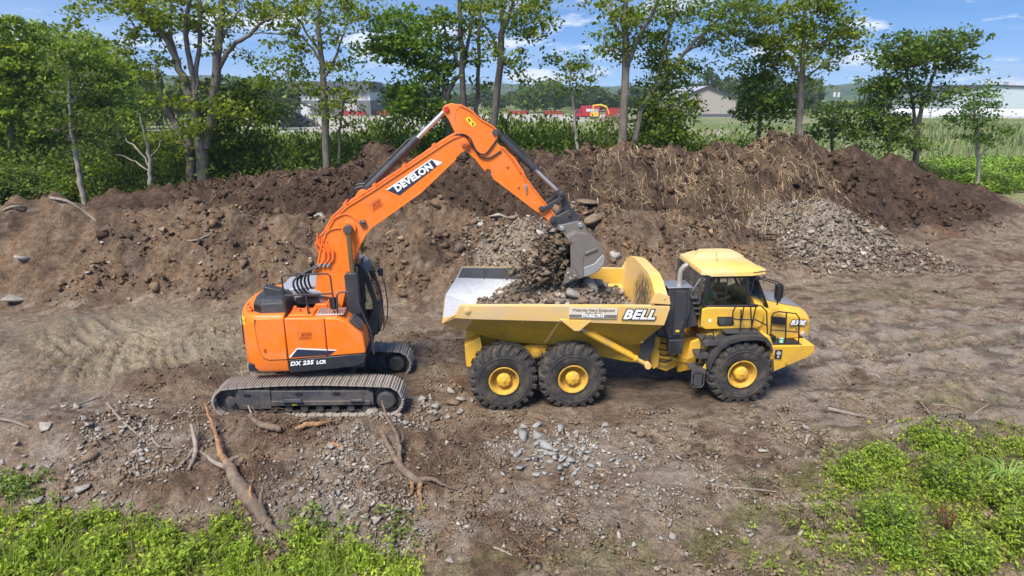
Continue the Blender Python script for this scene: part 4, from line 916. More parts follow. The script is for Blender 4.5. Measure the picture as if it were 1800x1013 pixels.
sk_ = MB(); sk_.prism([(-.462, .80), (-.462, 1.115), (1.295, 1.215), (1.31, 1.16), (1.24, .99), (1.1, .93), (.6, .87)], -1.352, -1.28); sk_.build('side_skirt', M['skirt'], exc, .012)
tx = text('lettering', 'DX 235', .135, M['white'], exc, (-.04, -1.362, 1.035), (0, 0, 0), shear=.25, bold=.006, sx=1.15)
tx.rotation_euler = (Matrix.Rotation(-math.atan2(.05, 1.0), 4, 'Y') @ Matrix.Rotation(PI / 2, 4, 'X')).to_euler()
tx2 = text('lettering', 'LCR', .115, M['white'], exc, (.265, -1.362, 1.043), (0, 0, 0), shear=.25, bold=.006, sx=1.0); tx2.rotation_euler = tx.rotation_euler; tx.location.x = -.17
cv = MB(); cv.prism([(-.450, 1.185), (-.24, 1.415), (.42, 1.36), (.42, 1.33), (-.235, 1.385), (-.40, 1.19)], -1.359, -1.3565); cv.build('stripe', M['white'], md_)
cv = MB(); cv.prism([(-.40, 1.185), (-.235, 1.378), (.42, 1.322), (.42, 1.215)], -1.359, -1.3565); cv.build('chevron', M['decal'], md_)
cv = MB(); cv.prism([(.446, 1.357), (.65, 1.34), (.62, 1.318), (.446, 1.33)], -1.359, -1.3565); cv.build('stripe', M['white'], fd_)
cv = MB(); cv.prism([(.446, 1.325), (.615, 1.312), (.50, 1.222), (.446, 1.218)], -1.359, -1.3565); cv.build('chevron', M['decal'], fd_)
def stamp(par, x, z, y, ang, s=1.0, base=exc):
    """brown dealer print: a thin frame, slanted letters and a line of small print"""
    Mt = Matrix.Translation((x, y, z)) @ Matrix.Rotation(-ang, 4, 'Y')
    f = MB()
    for x0, x1, z0, z1 in ((-.15 * s, .15 * s, .088 * s, .095 * s), (-.15 * s, .15 * s, -.095 * s, -.088 * s), (-.15 * s, -.143 * s, -.088 * s, .088 * s), (.143 * s, .15 * s, -.088 * s, .088 * s)):
        f.box(x0, x1, -.001, .001, z0, z1, 0, Mt)
    f.box(-.11 * s, .12 * s, -.001, .001, -.028 * s, -.018 * s, 0, Mt)
    f.build('printed_frame', M['brown_ink'], par)
    t = text('lettering', 'ECM', .085 * s, M['brown_ink'], par, Mt @ Vector((.01, -.001, .03 * s)), (Mt.to_3x3().to_4x4() @ Matrix.Rotation(PI / 2, 4, 'X')).to_euler(), shear=.35, bold=.008, sx=1.25, depth=.001)
    t2 = text('lettering', 'EQUIPMENT', .04 * s, M['brown_ink'], par, Mt @ Vector((.0, -.001, -.055 * s)), (Mt.to_3x3().to_4x4() @ Matrix.Rotation(PI / 2, 4, 'X')).to_euler(), bold=.002, sx=1.1, depth=.001)
stamp(md_, -.03, 1.70, -1.3575, R(1))
# rear vent and sticker on the corner of the counterweight
rv = MB(); rv.prism([(0, -.30), (.10, -.27), (.12, .20), (.06, .28), (-.02, .34)], -.012, .02); rv.build('corner_vent', M['skirt'], cwo, .006, loc=(-1.605, -.76, 1.62), rot=(0, 0, R(-68)))
sv = MB(); sv.prism([(-.02, .34), (.06, .28), (.10, .22), (.08, .20), (.05, .26), (-.02, .31)], -.016, -.0125); sv.build('stripe', M['white'], cwo, 0, loc=(-1.605, -.76, 1.62), rot=(0, 0, R(-68)))
sg_ = MB(); sg_.box(-.10, .10, -.004, .004, -.09, .09); so_ = sg_.build('warning_sticker', M['sign_yellow'], cwo, .002, loc=(-1.435, -1.075, 2.02), rot=(0, 0, R(-56)))
sg_ = MB(); sg_.prism([(.01, -.03), (.05, -.03), (.05, .04), (.03, .0)], -.0055, -.0042); sg_.prism([(-.06, -.04), (-.02, .03), (-.01, -.04)], -.0055, -.0042); tag(sg_.build('pictogram', M['black'], so_), kind='stuff')
# rear clamps on the rim
for x, y in ((-1.40, -.78), (-1.30, -.98)):
    q_ = MB(); q_.box(x - .05, x + .05, y - .05, y + .05, 2.2, 2.28); q_.cyl((x, y, 2.31), 'z', .03, .08, 8); q_.build('lifting_eye', M['orange_hose'], cwo, .012)
# engine covers
eb = MB()
eb.prism_z([(-.46, -1.14), (-1.02, -1.14), (-1.24, -.96), (-1.30, -.55), (-1.30, -.2), (-.46, -.2)], 2.12, 2.42, 0, [(-.50, -1.10), (-1.0, -1.10), (-1.21, -.93), (-1.27, -.55), (-1.27, -.2), (-.50, -.2)])
eb.prism_z([(-.50, -1.10), (-1.0, -1.10), (-1.21, -.93), (-1.27, -.55), (-1.27, -.2), (-.50, -.2)], 2.42, 2.50, 0, [(-.58, -.98), (-.98, -.98), (-1.12, -.86), (-1.17, -.5), (-1.17, -.25), (-.58, -.25)])
ebo = eb.build('engine_cover', M['charcoal'], exc, .015)
def slot(x, y, z, w, h_, ang, par, nm='vent_slot', tilt=0):
    s_ = MB(); s_.box(-w / 2, w / 2, -.004, .008, -h_ / 2, h_ / 2); return s_.build(nm, M['black'], par, 0, loc=(x, y, z), rot=(tilt, 0, ang))
for k in range(5): slot(-1.20 + .035 * k * 1.2, -.975 - .035 * k, 2.28, .035, .17, R(-42), ebo)
for k in range(5): slot(-1.02 + .09 * k, -1.06, 2.452, .04, .05, 0, ebo, 'vent_slot', R(-55))
wd = MB(); wd.prism([(-.98, 2.49), (-1.03, 2.69), (-1.0, 2.72), (-.62, 2.62), (-.58, 2.49)], -.75, -.50); wd.build('intake_cowl', M['charcoal'], ebo, .015)
hd_ = MB(); hd_.prism([(-.95, 2.20), (-.9, 2.42), (-.4, 2.54), (.15, 2.44), (.25, 2.30), (.2, 2.12)], -.28, 1.05); hdo = hd_.build('hood', M['grey_cover'], exc, .03, 40, 3)
hd_ = MB(); hd_.prism([(-.45, 2.12), (-.42, 2.30), (.05, 2.36), (.15, 2.12)], -.33, -.285); hd_.build('hood_side', M['black'], hdo, .01)
cp2 = MB(); cp2.box(-.95, .2, -.25, 1.28, 1.0, 2.2); cp2.build('engine_bay', M['skirt'], exc, .01)
lp = MB(); lp.cyl((-.56, .6, 2.6), 'z', .06, .10, 14); lp.tube([(-.56, .6, 2.5), (-.56, .6, 2.56)], .02, 6); lp.build('beacon', M['black'], hdo, .008)
for x, y, r_ in ((-.22, -.95, .065), (-.05, -.82, .05), (-.33, -.8, .055), (.02, -1.08, .045)):
    c_ = MB(); c_.cyl((x, y, 2.16), 'z', r_, .09, 14); c_.cyl((x, y, 2.22), 'z', r_ * .7, .05, 12); c_.build('filler_cap', M['orange_hose'], exc, .008)
c_ = MB(); c_.box(-.4, .15, -1.2, -.7, 2.115, 2.16); c_.build('tank_plate', M['orange'], exc, .012)
tp_ = MB(); tp_.box(.22, .84, -1.20, -.72, 2.125, 2.15)
for k in range(10): tp_.box(.24 + .06 * k, .265 + .06 * k, -1.18, -.74, 2.15, 2.162)
tp_.build('tread_plate', M['steel'], exc, .003)
wk = MB(); wk.prism([(.95, 1.99), (1.14, 1.80), (1.22, 1.82), (1.02, 2.03)], -1.24, -.80); wk.build('tread_plate', M['steel_dark'], exc, .004)
# handrails
def erail(paths, r=.02):
    h = MB()
    for p in paths: h.tube(p, r, 7)
    return h.build('handrail', M['charcoal'], exc)
ry = -1.16
erail([[(-.45, ry, 2.10), (-.46, ry, 3.04), (-.42, ry, 3.10), (.54, ry, 3.11), (.61, ry, 3.05), (.64, ry, 2.30)], [(-.46, ry, 2.62), (.62, ry, 2.64)], [(.05, ry, 2.12), (.03, ry, 2.6)]])
erail([[(.70, ry, 2.14), (.72, ry, 2.60), (.78, ry, 2.66), (1.02, ry, 2.67), (1.10, ry, 2.60), (1.28, ry, 2.10), (1.42, ry, 1.72), (1.46, ry, 1.12)]])
mr_ = MB(); mr_.prism([(.52, 2.52), (.68, 2.52), (.70, 2.24), (.54, 2.24)], -1.12, -1.04); mr_.tube([(.6, -1.08, 2.3), (.62, -1.12, 2.14)], .016, 6); mr_.build('mirror', M['black'], exc, .015)

# --- cab on the far side
CAB = [(.28, .98), (.30, 2.55), (.38, 2.74), (.60, 2.84), (.95, 2.85), (1.12, 2.78), (1.22, 2.62), (1.40, 1.95), (1.44, 1.60), (1.36, 1.0)]
WIN = [(.42, 1.40), (.42, 2.50), (.50, 2.66), (.66, 2.72), (.90, 2.72), (1.02, 2.66), (1.10, 2.52), (1.27, 1.95), (1.28, 1.70), (1.15, 1.40)]
cbm = MB()
for y0, y1 in ((.40, .46), (1.28, 1.34)):                 # side frames with a window opening
    no_ = len(CAB)
    vs = [(x, y0, z) for x, z in CAB] + [(x, y0, z) for x, z in WIN] + [(x, y1, z) for x, z in CAB] + [(x, y1, z) for x, z in WIN]
    fs = []
    for i in range(no_):
        j = (i + 1) % no_
        fs += [(i, j, no_ + j, no_ + i), (2 * no_ + i, 3 * no_ + i, 3 * no_ + j, 2 * no_ + j), (i, 2 * no_ + i, 2 * no_ + j, j), (no_ + i, no_ + j, 3 * no_ + j, 3 * no_ + i)]
    cbm.add(vs, fs)
cbm.box(.28, 1.36, .46, 1.28, .98, 1.06); cbm.box(1.30, 1.42, .46, 1.28, 1.06, 1.62); cbm.box(.29, .33, .46, 1.28, 1.06, 1.9)
cbo = cbm.build('cab', M['charcoal'], exc, .012)
rf_ = MB(); rf_.prism([(.30, 2.70), (.40, 2.83), (.60, 2.90), (.96, 2.91), (1.14, 2.84), (1.24, 2.68), (1.18, 2.66), (1.08, 2.79), (.94, 2.852), (.60, 2.842), (.38, 2.742)], .38, 1.36)
for k in range(4): rf_.prism([(.5 + .14 * k, 2.90), (.52 + .14 * k, 2.93), (.60 + .14 * k, 2.93), (.62 + .14 * k, 2.90)], .5, 1.24)
rf_.build('roof', paint('grey_roof_paint', (.13, .135, .14), .6, DUST, .5), cbo, .012)
g_ = MB(); g_.add([(x, .43, z) for x, z in WIN], [tuple(range(len(WIN)))]); g_.build('side_window', M['glass'], cbo, 0, 0)
g_ = MB(); g_.add([(x, 1.31, z) for x, z in WIN], [tuple(range(len(WIN)))]); g_.build('side_window', M['glass'], cbo, 0, 0)
g_ = MB(); g_.add([(1.40, .47, 1.64), (1.40, 1.27, 1.64), (1.385, 1.27, 1.95), (1.385, .47, 1.95), (1.215, .47, 2.62), (1.215, 1.27, 2.62)], [(0, 1, 2, 3), (3, 2, 5, 4)]); g_.build('windscreen', M['glass'], cbo, 0, 0)
g_ = MB(); g_.tube([(.78, .437, 1.42), (.70, .437, 2.70)], .014, 5); g_.build('window_bar', M['black'], cbo)
se = MB(); se.box(.40, .55, .62, 1.12, 1.25, 2.2); se.box(.45, .98, .62, 1.12, 1.25, 1.42); se.box(.5, 1.05, .50, .60, 1.5, 1.62); se.build('seat', plain('green_grey_seat', (.03, .06, .05), .7), cbo, .03)
fg = MB(); fg.tube([(1.24, .42, 2.72), (1.36, .40, 2.66), (1.52, .40, 2.0), (1.55, .40, 1.5), (1.52, .40, 1.15), (1.40, .42, 1.1)], .014, 6); fg.tube([(1.24, 1.3, 2.72), (1.36, 1.32, 2.66), (1.52, 1.32, 2.0), (1.55, 1.32, 1.5), (1.52, 1.32, 1.15)], .014, 6)
fg.tube([(1.36, .40, 2.66), (1.36, 1.32, 2.66)], .012, 5); fg.tube([(1.52, .40, 1.15), (1.52, 1.32, 1.15)], .012, 5); fg.build('front_guard', M['charcoal'], cbo)
wm = MB(); wm.tube([(1.46, .52, 1.72), (1.47, .62, 1.98), (1.34, .74, 2.4)], .012, 5); wm.cyl((1.45, .5, 1.84), 'y', .07, .06, 14); wm.build('wiper', M['charcoal'], cbo)
mm_ = MB(); mm_.prism([(1.32, 2.50), (1.46, 2.50), (1.46, 2.30), (1.34, 2.30)], 1.40, 1.52); mm_.tube([(1.25, 1.34, 2.45), (1.38, 1.46, 2.4)], .015, 5); mm_.build('mirror', M['black'], cbo, .01)

# --- boom foot, cylinders
bf = MB()
for y in (-.42, .34): bf.prism([(-.15, 1.0), (-.12, 1.9), (.05, 2.15), (.5, 2.15), (.72, 1.8), (1.1, 1.25), (1.15, 1.0)], y, y + .08)
bf.cyl((.36, -.04, 1.95), 'y', .10, .95, 18); bf.build('boom_foot', M['orange'], exc, .012)
BOOM = [(.10, 1.80), (.02, 2.05), (.04, 2.5), (.12, 2.95), (.24, 3.42), (.40, 3.83), (.62, 4.18), (.93, 4.46), (1.6, 4.86), (3.25, 5.90), (3.46, 6.02), (3.62, 6.07), (3.74, 6.05), (3.82, 5.95), (3.83, 5.84), (3.76, 5.74), (3.64, 5.68), (3.50, 5.55), (3.16, 5.24), (2.66, 4.78), (1.48, 3.98), (1.33, 3.82), (1.14, 3.50), (.97, 3.13), (.82, 2.6), (.66, 2.05), (.52, 1.80)]
bm_ = MB(); bm_.prism(BOOM, -.27, .27); boom = bm_.build('boom', M['orange'], exc, .014, 30)
ln = MB()
for a_, b_ in (((1.32, 4.70), (1.62, 4.12)), ((2.98, 5.72), (3.14, 5.26)), ((.17, 3.05), (.93, 2.90))): ln.tube([(a_[0], -.271, a_[1]), (b_[0], -.271, b_[1])], .007, 4)
tag(ln.build('weld_seam', M['orange_hose'], boom), kind='stuff')
fl = MB()                                                  # flange strips along the box edges
def strip(path, y0, y1, w=.018):
    for i in range(len(path) - 1):
        (x0, z0), (x1, z1) = path[i], path[i + 1]; L_ = math.hypot(x1 - x0, z1 - z0) or 1; nx_, nz_ = -(z1 - z0) / L_ * w, (x1 - x0) / L_ * w
        fl.prism([(x0 - nx_, z0 - nz_), (x1 - nx_, z1 - nz_), (x1 + nx_, z1 + nz_), (x0 + nx_, z0 + nz_)], y0, y1)
strip(BOOM[3:12], -.295, .295); fl.build('boom_flange', M['orange'], boom, .004); fl = MB(); strip(BOOM[17:25], -.295, .295); fl.build('boom_flange', M['orange'], boom, .004)
bp_ = MB(); bp_.cyl((3.70, 0, 5.91), 'y', .085, .66, 20); bp_.cyl((3.70, 0, 5.91), 'y', .04, .70, 14); bp_.build('boom_pin', M['orange_hose'], boom, .008)
bp_ = MB(); bp_.cyl((.955, -.29, 3.97), 'y', .17, .06, 24); bp_.build('cylinder_boss', M['orange'], boom, .008)
# lettering panel on the boom
ang = math.atan2(5.90 - 4.86, 3.25 - 1.6)
dc = MB(); dc.prism([(1.865, 4.855), (2.93, 5.55), (3.155, 5.455), (2.17, 4.72)], -.276, -.2725); dco = dc.build('decal_panel', M['decal'], boom)
dc = MB(); dc.prism([(1.865, 4.855), (2.93, 5.55), (2.955, 5.535), (1.91, 4.85)], -.2785, -.2765); dc.prism([(2.93, 5.55), (3.19, 5.475), (3.155, 5.44), (3.06, 5.39), (2.95, 5.535)], -.2785, -.2765); dc.build('stripe', M['white'], dco)
t_ = text('lettering', 'DEVELON', .205, M['white'], dco, (2.515, -.2795, 5.13), (0, 0, 0), bold=.011, sx=1.08, depth=.002)
t_.rotation_euler = (Matrix.Rotation(-R(32.6), 4, 'Y') @ Matrix.Rotation(PI / 2, 4, 'X')).to_euler()
stamp(boom, 1.62, 4.50, -.2735, R(32), 1.0)
# arm-cylinder bracket and cylinder
br = MB()
for y in (-.17, .10): br.prism([(.95, 4.44), (1.22, 4.82), (1.30, 4.86), (1.38, 4.84), (1.44, 4.76), (1.50, 4.78)], y, y + .07)
br.cyl((1.31, -.0, 4.77), 'y', .06, .42, 16); br.build('cylinder_bracket', M['orange'], boom, .01)
def ram(name, A, B, f, rb, rr, y, par, barrel='charcoal', eye=.10):
    A = Vector((A[0], y, A[1])); B = Vector((B[0], y, B[1])); d = B - A
    c = MB(); c.tube([A + d * .05, A + d * (f - .05)], rb, 18); c.tube([A + d * (f - .05), A + d * f], rb * 1.14, 18); c.cyl(A, 'y', eye, .2, 18); c.tube([A, A + d * .06], rb * .8, 12)
    up = d.normalized().cross(Vector((0, 1, 0))); up = up if up.z > 0 else -up
    c.tube([A + d * .06 + up * (rb + .02), A + d * (f - .07) + up * (rb + .03), A + d * (f - .05) + up * rb], .02, 6)
    o = c.build(name, M[barrel], par, .004, 40)
    r_ = MB(); r_.tube([A + d * f, A + d * .97], rr, 14); r_.build('rod', M['chrome'], o, 0, 40)
    e_ = MB(); e_.cyl(B, 'y', eye * .95, .18, 18); e_.build('rod_eye', M[barrel], o, .004); return o
ram('arm_cylinder', (1.31, 4.77), (3.32, 6.65), .66, .095, .055, 0, exc)
for y in (-.44, .40):
    A, B = Vector((1.02, y, 1.42)), Vector((.955, y, 3.97)); d = B - A
    c = MB(); c.prism([(.82, 1.90), (.80, 2.88), (.86, 2.93), (1.06, 2.93), (1.10, 2.88), (1.12, 1.90)], y - .11, y + .11); c.tube([A, A + d * .25], .09, 14); c.cyl(A, 'y', .11, .2, 16)
    c.tube([(1.09, y, 2.93), (1.10, y, 3.02), (1.07, y, 3.06)], .025, 6); o = c.build('boom_cylinder', M['charcoal'], exc, .015)
    r_ = MB(); r_.tube([A + d * .57, A + d * .97], .058, 16); r_.build('rod', plain('gold_reflection_rod', (.42, .35, .22), .25, .9), o)  # steel rod, its gold reflection put into the base colour
    e_ = MB(); e_.cyl(B, 'y', .105, .17, 20); e_.tube([B, B - d * .04], .07, 12); e_.build('rod_eye', M['steel_dark'], o, .01)
# steel pipes along the boom's back, and hoses
pp = MB(); back = BOOM[5:11]
for k, y in enumerate((-.24, -.16, .10, .20)):
    path = [(x - .035, y, z + .045) for x, z in back]
    path = [(.22 + .03 * k, y - .02, 3.12), (.24, y, 3.32), (.14, y, 3.55), (.20, y, 3.72)] + path + [(3.55, y, 6.13)]
    pp.tube(path, .022, 6)
for x, z in ((.45, 3.95), (.9, 4.5), (1.6, 4.92), (2.3, 5.36), (3.0, 5.80)): pp.prism([(x - .03, z - .05), (x - .05, z + .05), (x + .03, z + .09), (x + .05, z)], -.28, .27)
pp.build('hydraulic_pipe', M['orange_hose'], boom, 0)
pp = MB()
for k in range(3): pp.tube([(.22 + .10 * k, -.285, 3.86 - .10 * k), (.20 + .1 * k, -.30, 3.62), (.36 + .1 * k, -.31, 3.42), (.34 + .1 * k, -.31, 3.25), (.22 + .1 * k, -.31, 3.10)], .02, 6)
pp.build('hydraulic_pipe', M['orange_hose'], boom)
fi = MB()
for k in range(3): fi.tube([(.24 + .1 * k, -.31, 3.13), (.19 + .1 * k, -.31, 3.04)], .03, 8)
fi.build('hose_fitting', M['steel'], boom)
def hose(path, r=.022, par=exc, mat='black'):
    P = [Vector(p) for p in path]; out = []
    for i in range(len(P) - 1):
        p0, p1, p2, p3 = P[max(i - 1, 0)], P[i], P[i + 1], P[min(i + 2, len(P) - 1)]
        for q in range(5):
            t = q / 5; out.append(.5 * ((2 * p1) + (p2 - p0) * t + (2 * p0 - 5 * p1 + 4 * p2 - p3) * t * t + (3 * p1 - p0 - 3 * p2 + p3) * t ** 3))
    out.append(P[-1]); h = MB(); h.tube(out, r, 7); return h.build('hose', M[mat], par)
for k in range(5):
    y = -.33 + .06 * k; o_ = .055 * k
    hose([(.19 + .09 * (k % 3), y, 3.06 + .02 * k), (-.08 + o_ * .5, y - .05, 2.97 + .01 * k), (-.40 + o_ * 1.3, y - .12, 2.74), (-.30 + o_ * 1.3, y - .10, 2.42), (.12 + o_, y, 2.32 - .02 * k), (.42, y, 2.24 - .04 * k), (.50 - .03 * k, y, 2.0)], .026)
for k in range(3): hose([(.52 - .05 * k, -.43, 2.32), (.42 - .05 * k, -.46, 2.12), (.40 - .05 * k, -.45, 1.92)], .024, exc, 'orange_hose')
hose([(.60, -.29, 4.18), (.92, -.285, 4.30), (1.22, -.28, 4.08)], .014, boom, 'orange_hose'); hose([(.30, -.28, 3.7), (.52, -.285, 3.93), (.85, -.285, 3.98)], .014, boom, 'orange_hose')
lt_ = MB(); lt_.box(1.22, 1.34, -.36, -.28, 4.04, 4.16); lt_.cyl((1.30, -.33, 4.11), 'x', .045, .1, 12); lt_.build('work_lamp', M['steel_dark'], boom, .01)
hose([(1.32, -.13, 4.92), (1.12, -.15, 4.86), (.98, -.15, 4.62), (.92, -.16, 4.46)], .022); hose([(1.36, .12, 4.95), (1.1, .13, 4.90), (.95, .15, 4.62), (.9, .15, 4.46)], .022)
# --- arm
ARM = [(3.22, 6.62), (3.27, 6.73), (3.42, 6.78), (3.63, 6.745), (3.89, 6.61), (4.09, 6.42), (4.36, 6.27), (4.45, 6.20), (4.49, 6.08), (4.46, 5.92), (4.55, 5.81), (4.86, 5.55), (5.06, 5.25), (5.14, 5.08), (5.35, 4.80), (5.86, 4.16), (5.86, 4.06), (5.76, 3.98), (5.43, 4.27), (4.38, 5.08), (4.33, 5.20), (4.30, 5.28), (4.24, 5.30), (4.18, 5.26), (3.97, 5.53), (3.74, 5.73), (3.64, 5.82), (3.56, 6.0), (3.46, 6.20), (3.36, 6.42)]
am = MB(); am.prism(ARM, -.19, .19); arm = am.build('arm', M['orange'], exc, .012, 30)
for sl_ in (slice(3, 8), slice(10, 16), slice(18, 21), slice(23, 26)): fl = MB(); strip(ARM[sl_], -.215, .215, .016); fl.build('arm_flange', M['orange'], arm, .004)
fl = MB(); strip([(3.50, 6.40), (3.53, 6.62), (3.62, 6.70), (3.74, 6.66), (3.9, 6.54)], -.197, -.189, .008); fl.build('weld_seam', M['orange_hose'], arm)
ap = MB(); ap.cyl((3.32, 0, 6.65), 'y', .06, .46, 16); ap.build('arm_pin', M['red'], arm, .006)
ap = MB(); ap.cyl((4.42, 0, 6.14), 'y', .07, .46, 16); ap.build('arm_pin', M['steel_dark'], arm, .006)
ws = MB(); ws.prism([(3.735, 6.44), (3.83, 6.49), (3.995, 6.31), (3.90, 6.25)], -.196, -.192); wso = ws.build('warning_sticker', M['sign_yellow'], arm)
ws = MB()
ws.prism([(3.80, 6.43), (3.83, 6.45), (3.86, 6.38), (3.83, 6.37)], -.1985, -.1965); ws.prism([(3.88, 6.36), (3.95, 6.33), (3.94, 6.31), (3.89, 6.335)], -.1985, -.1965); ws.prism([(3.90, 6.335), (3.92, 6.33), (3.90, 6.27), (3.89, 6.275)], -.1985, -.1965); ws.prism([(3.83, 6.37), (3.86, 6.38), (3.90, 6.40), (3.905, 6.395)], -.1985, -.1965)
tag(ws.build('pictogram', M['black'], wso), kind='stuff')
hose([(3.50, -.28, 6.08), (3.68, -.30, 6.10), (3.84, -.28, 6.0), (3.92, -.24, 5.82), (4.06, -.23, 5.60), (4.28, -.22, 5.56), (4.56, -.21, 5.72)], .018); hose([(3.52, -.26, 6.10), (3.74, -.28, 6.05), (3.88, -.25, 5.84), (4.05, -.23, 5.66), (4.2, -.22, 5.66), (4.36, -.22, 5.84), (4.46, -.21, 5.98)], .018)
pp = MB(); pp.tube([(4.60, -.20, 5.80), (4.86, -.21, 5.50), (5.06, -.21, 5.18), (5.10, -.21, 5.02), (5.12, -.22, 4.92)], .022, 6); pp.tube([(4.66, -.20, 5.72), (4.9, -.21, 5.40), (5.0, -.21, 5.22)], .018, 6); pp.build('hydraulic_pipe', M['orange_hose'], arm)
fi = MB(); fi.tube([(5.12, -.22, 4.94), (5.14, -.22, 4.82)], .03, 8); fi.tube([(5.14, -.22, 4.82), (5.15, -.22, 4.72)], .016, 6); fi.cyl((5.125, -.22, 4.90), 'y', .04, .06, 8); fi.build('hose_fitting', M['steel'], arm)
for x, z in ((4.70, 5.36), (4.96, 4.88)): q_ = MB(); q_.cyl((x, -.20, z), 'y', .03, .04, 10); q_.build('grease_boss', M['orange_hose'], arm, .006)
ram('bucket_cylinder', (4.47, 6.10), (5.98, 4.70), .60, .085, .045, 0, exc)
lk = MB()
for y in (-.27, .20): lk.prism([(5.44, 4.36), (5.50, 4.42), (5.58, 4.40), (5.92, 4.60), (5.94, 4.74), (6.02, 4.78), (6.08, 4.70), (6.05, 4.60), (5.62, 4.30), (5.52, 4.26)], y, y + .07)
lk.cyl((5.52, 0, 4.34), 'y', .05, .6, 14); lk.cyl((6.0, 0, 4.70), 'y', .05, .6, 14)
lk.build('bucket_link', M['charcoal'], exc, .008)
lk = MB(); lk.prism([(5.96, 4.74), (6.05, 4.72), (6.30, 4.28), (6.22, 4.18), (6.10, 4.20), (5.98, 4.62)], -.13, .13); lk.build('bucket_link', M['charcoal'], exc, .01)
qc = MB()
for y in (-.26, .16): qc.prism([(5.72, 4.08), (5.78, 4.17), (5.92, 4.17), (6.14, 4.29), (6.24, 4.30), (6.44, 4.18), (6.48, 4.08), (6.44, 4.00), (5.84, 3.88), (5.74, 3.98)], y, y + .10)
qc.box(5.9, 6.4, -.16, .16, 3.95, 4.12); qc.cyl((5.80, 0, 4.06), 'y', .06, .6, 14); qc.cyl((6.20, 0, 4.20), 'y', .05, .6, 14); qc.cyl((6.42, 0, 4.08), 'y', .03, .56, 12)
qco = qc.build('quick_coupler', M['charcoal'], exc, .01)
# --- bucket
M['bucket'] = paint('worn_bucket_steel', (.20, .185, .165), .5, (.17, .125, .085), 1.15, metal=.3, scale=2.6)
M['bucket_shine'] = paint('scoured_bucket_steel', (.46, .46, .46), .4, DUST, .5, metal=.6)
bk = MB(); arcp = [(6.10, 3.70), (6.30, 3.82), (6.61, 3.76), (6.86, 3.58), (7.0, 3.40), (7.05, 3.18), (7.02, 3.02), (6.91, 2.87), (6.72, 2.77), (6.44, 2.68), (6.08, 2.55)]
n_ = len(arcp); W2 = .58
inn = []
for i, (x, z) in enumerate(arcp):
    cx_, cz_ = 6.4, 3.2; d_ = math.hypot(x - cx_, z - cz_); inn.append((x + (cx_ - x) / d_ * .03, z + (cz_ - z) / d_ * .03))
for i in range(n_ - 1): bk.prism([arcp[i], arcp[i + 1], inn[i + 1], inn[i]], -W2, W2)
side = [(6.10, 3.70), (6.30, 3.82), (6.61, 3.76), (6.86, 3.58), (7.0, 3.40), (7.05, 3.18), (7.02, 3.02), (6.91, 2.87), (6.72, 2.77), (6.44, 2.68), (6.20, 2.62), (6.20, 3.06), (6.18, 3.50)]
bk.prism(side, -W2 - .015, -W2 + .012); bk.prism(side, W2 - .012, W2 + .015)
bko = bk.build('bucket', M['bucket'], exc, .006, 30)
er = MB()
for y in (-.30, .22): er.prism([(5.90, 3.87), (5.94, 3.96), (6.06, 3.97), (6.42, 4.05), (6.52, 4.03), (6.58, 3.92), (6.66, 3.74), (6.4, 3.66), (6.12, 3.66), (6.06, 3.74)], y, y + .08)
er.build('ear', M['bucket'], bko, .01)
for x, z in ((6.02, 3.88), (6.46, 3.95)): er = MB(); er.cyl((x, 0, z), 'y', .055, .68, 16); er.build('bucket_pin', M['steel'], bko, .006)
wp = MB(); wp.prism([(6.18, 3.52), (6.22, 3.06), (6.46, 2.71), (6.52, 2.73), (6.50, 3.10), (6.52, 3.34), (6.42, 3.64), (6.26, 3.70)], -W2 - .035, -W2 - .016); wp.build('wear_plate', M['bucket'], bko, .006)
wp = MB(); wp.prism([(6.53, 2.96), (6.78, 3.05), (6.98, 3.28), (7.035, 3.20), (7.01, 3.03), (6.90, 2.885), (6.72, 2.785), (6.53, 2.725)], -W2 - .030, -W2 - .016); wp.build('wear_plate', M['bucket_shine'], bko, .005)
wp = MB(); wp.prism([(6.54, 3.28), (6.84, 3.40), (6.85, 3.44), (6.83, 3.46), (6.53, 3.33)], -W2 - .05, -W2 - .016); wp.build('side_rib', M['bucket'], bko, .006)
sc_ = MB(); sc_.prism([(6.12, 3.01), (6.40, 2.74), (6.06, 2.56), (6.03, 2.60)], -W2 - .05, -W2 - .012); sco = sc_.build('side_cutter', M['bucket'], bko, .008)
for x, z in ((6.14, 2.84), (6.20, 2.70), (6.30, 2.77)): q_ = MB(); q_.cyl((x, -W2 - .055, z), 'y', .028, .03, 8); q_.build('bolt', M['steel'], sco, .004)
for k in range(5):
    y = -.5 + .25 * k; q_ = MB(); q_.prism([(6.30, 2.67), (6.28, 2.58), (5.94, 2.44), (5.93, 2.46), (6.10, 2.60)], [y - .055, y - .055, y - .03, y - .03, y - .05], [y + .055, y + .055, y + .03, y + .03, y + .05]); q_.build('tooth', M['steel_dark'], bko, .006)

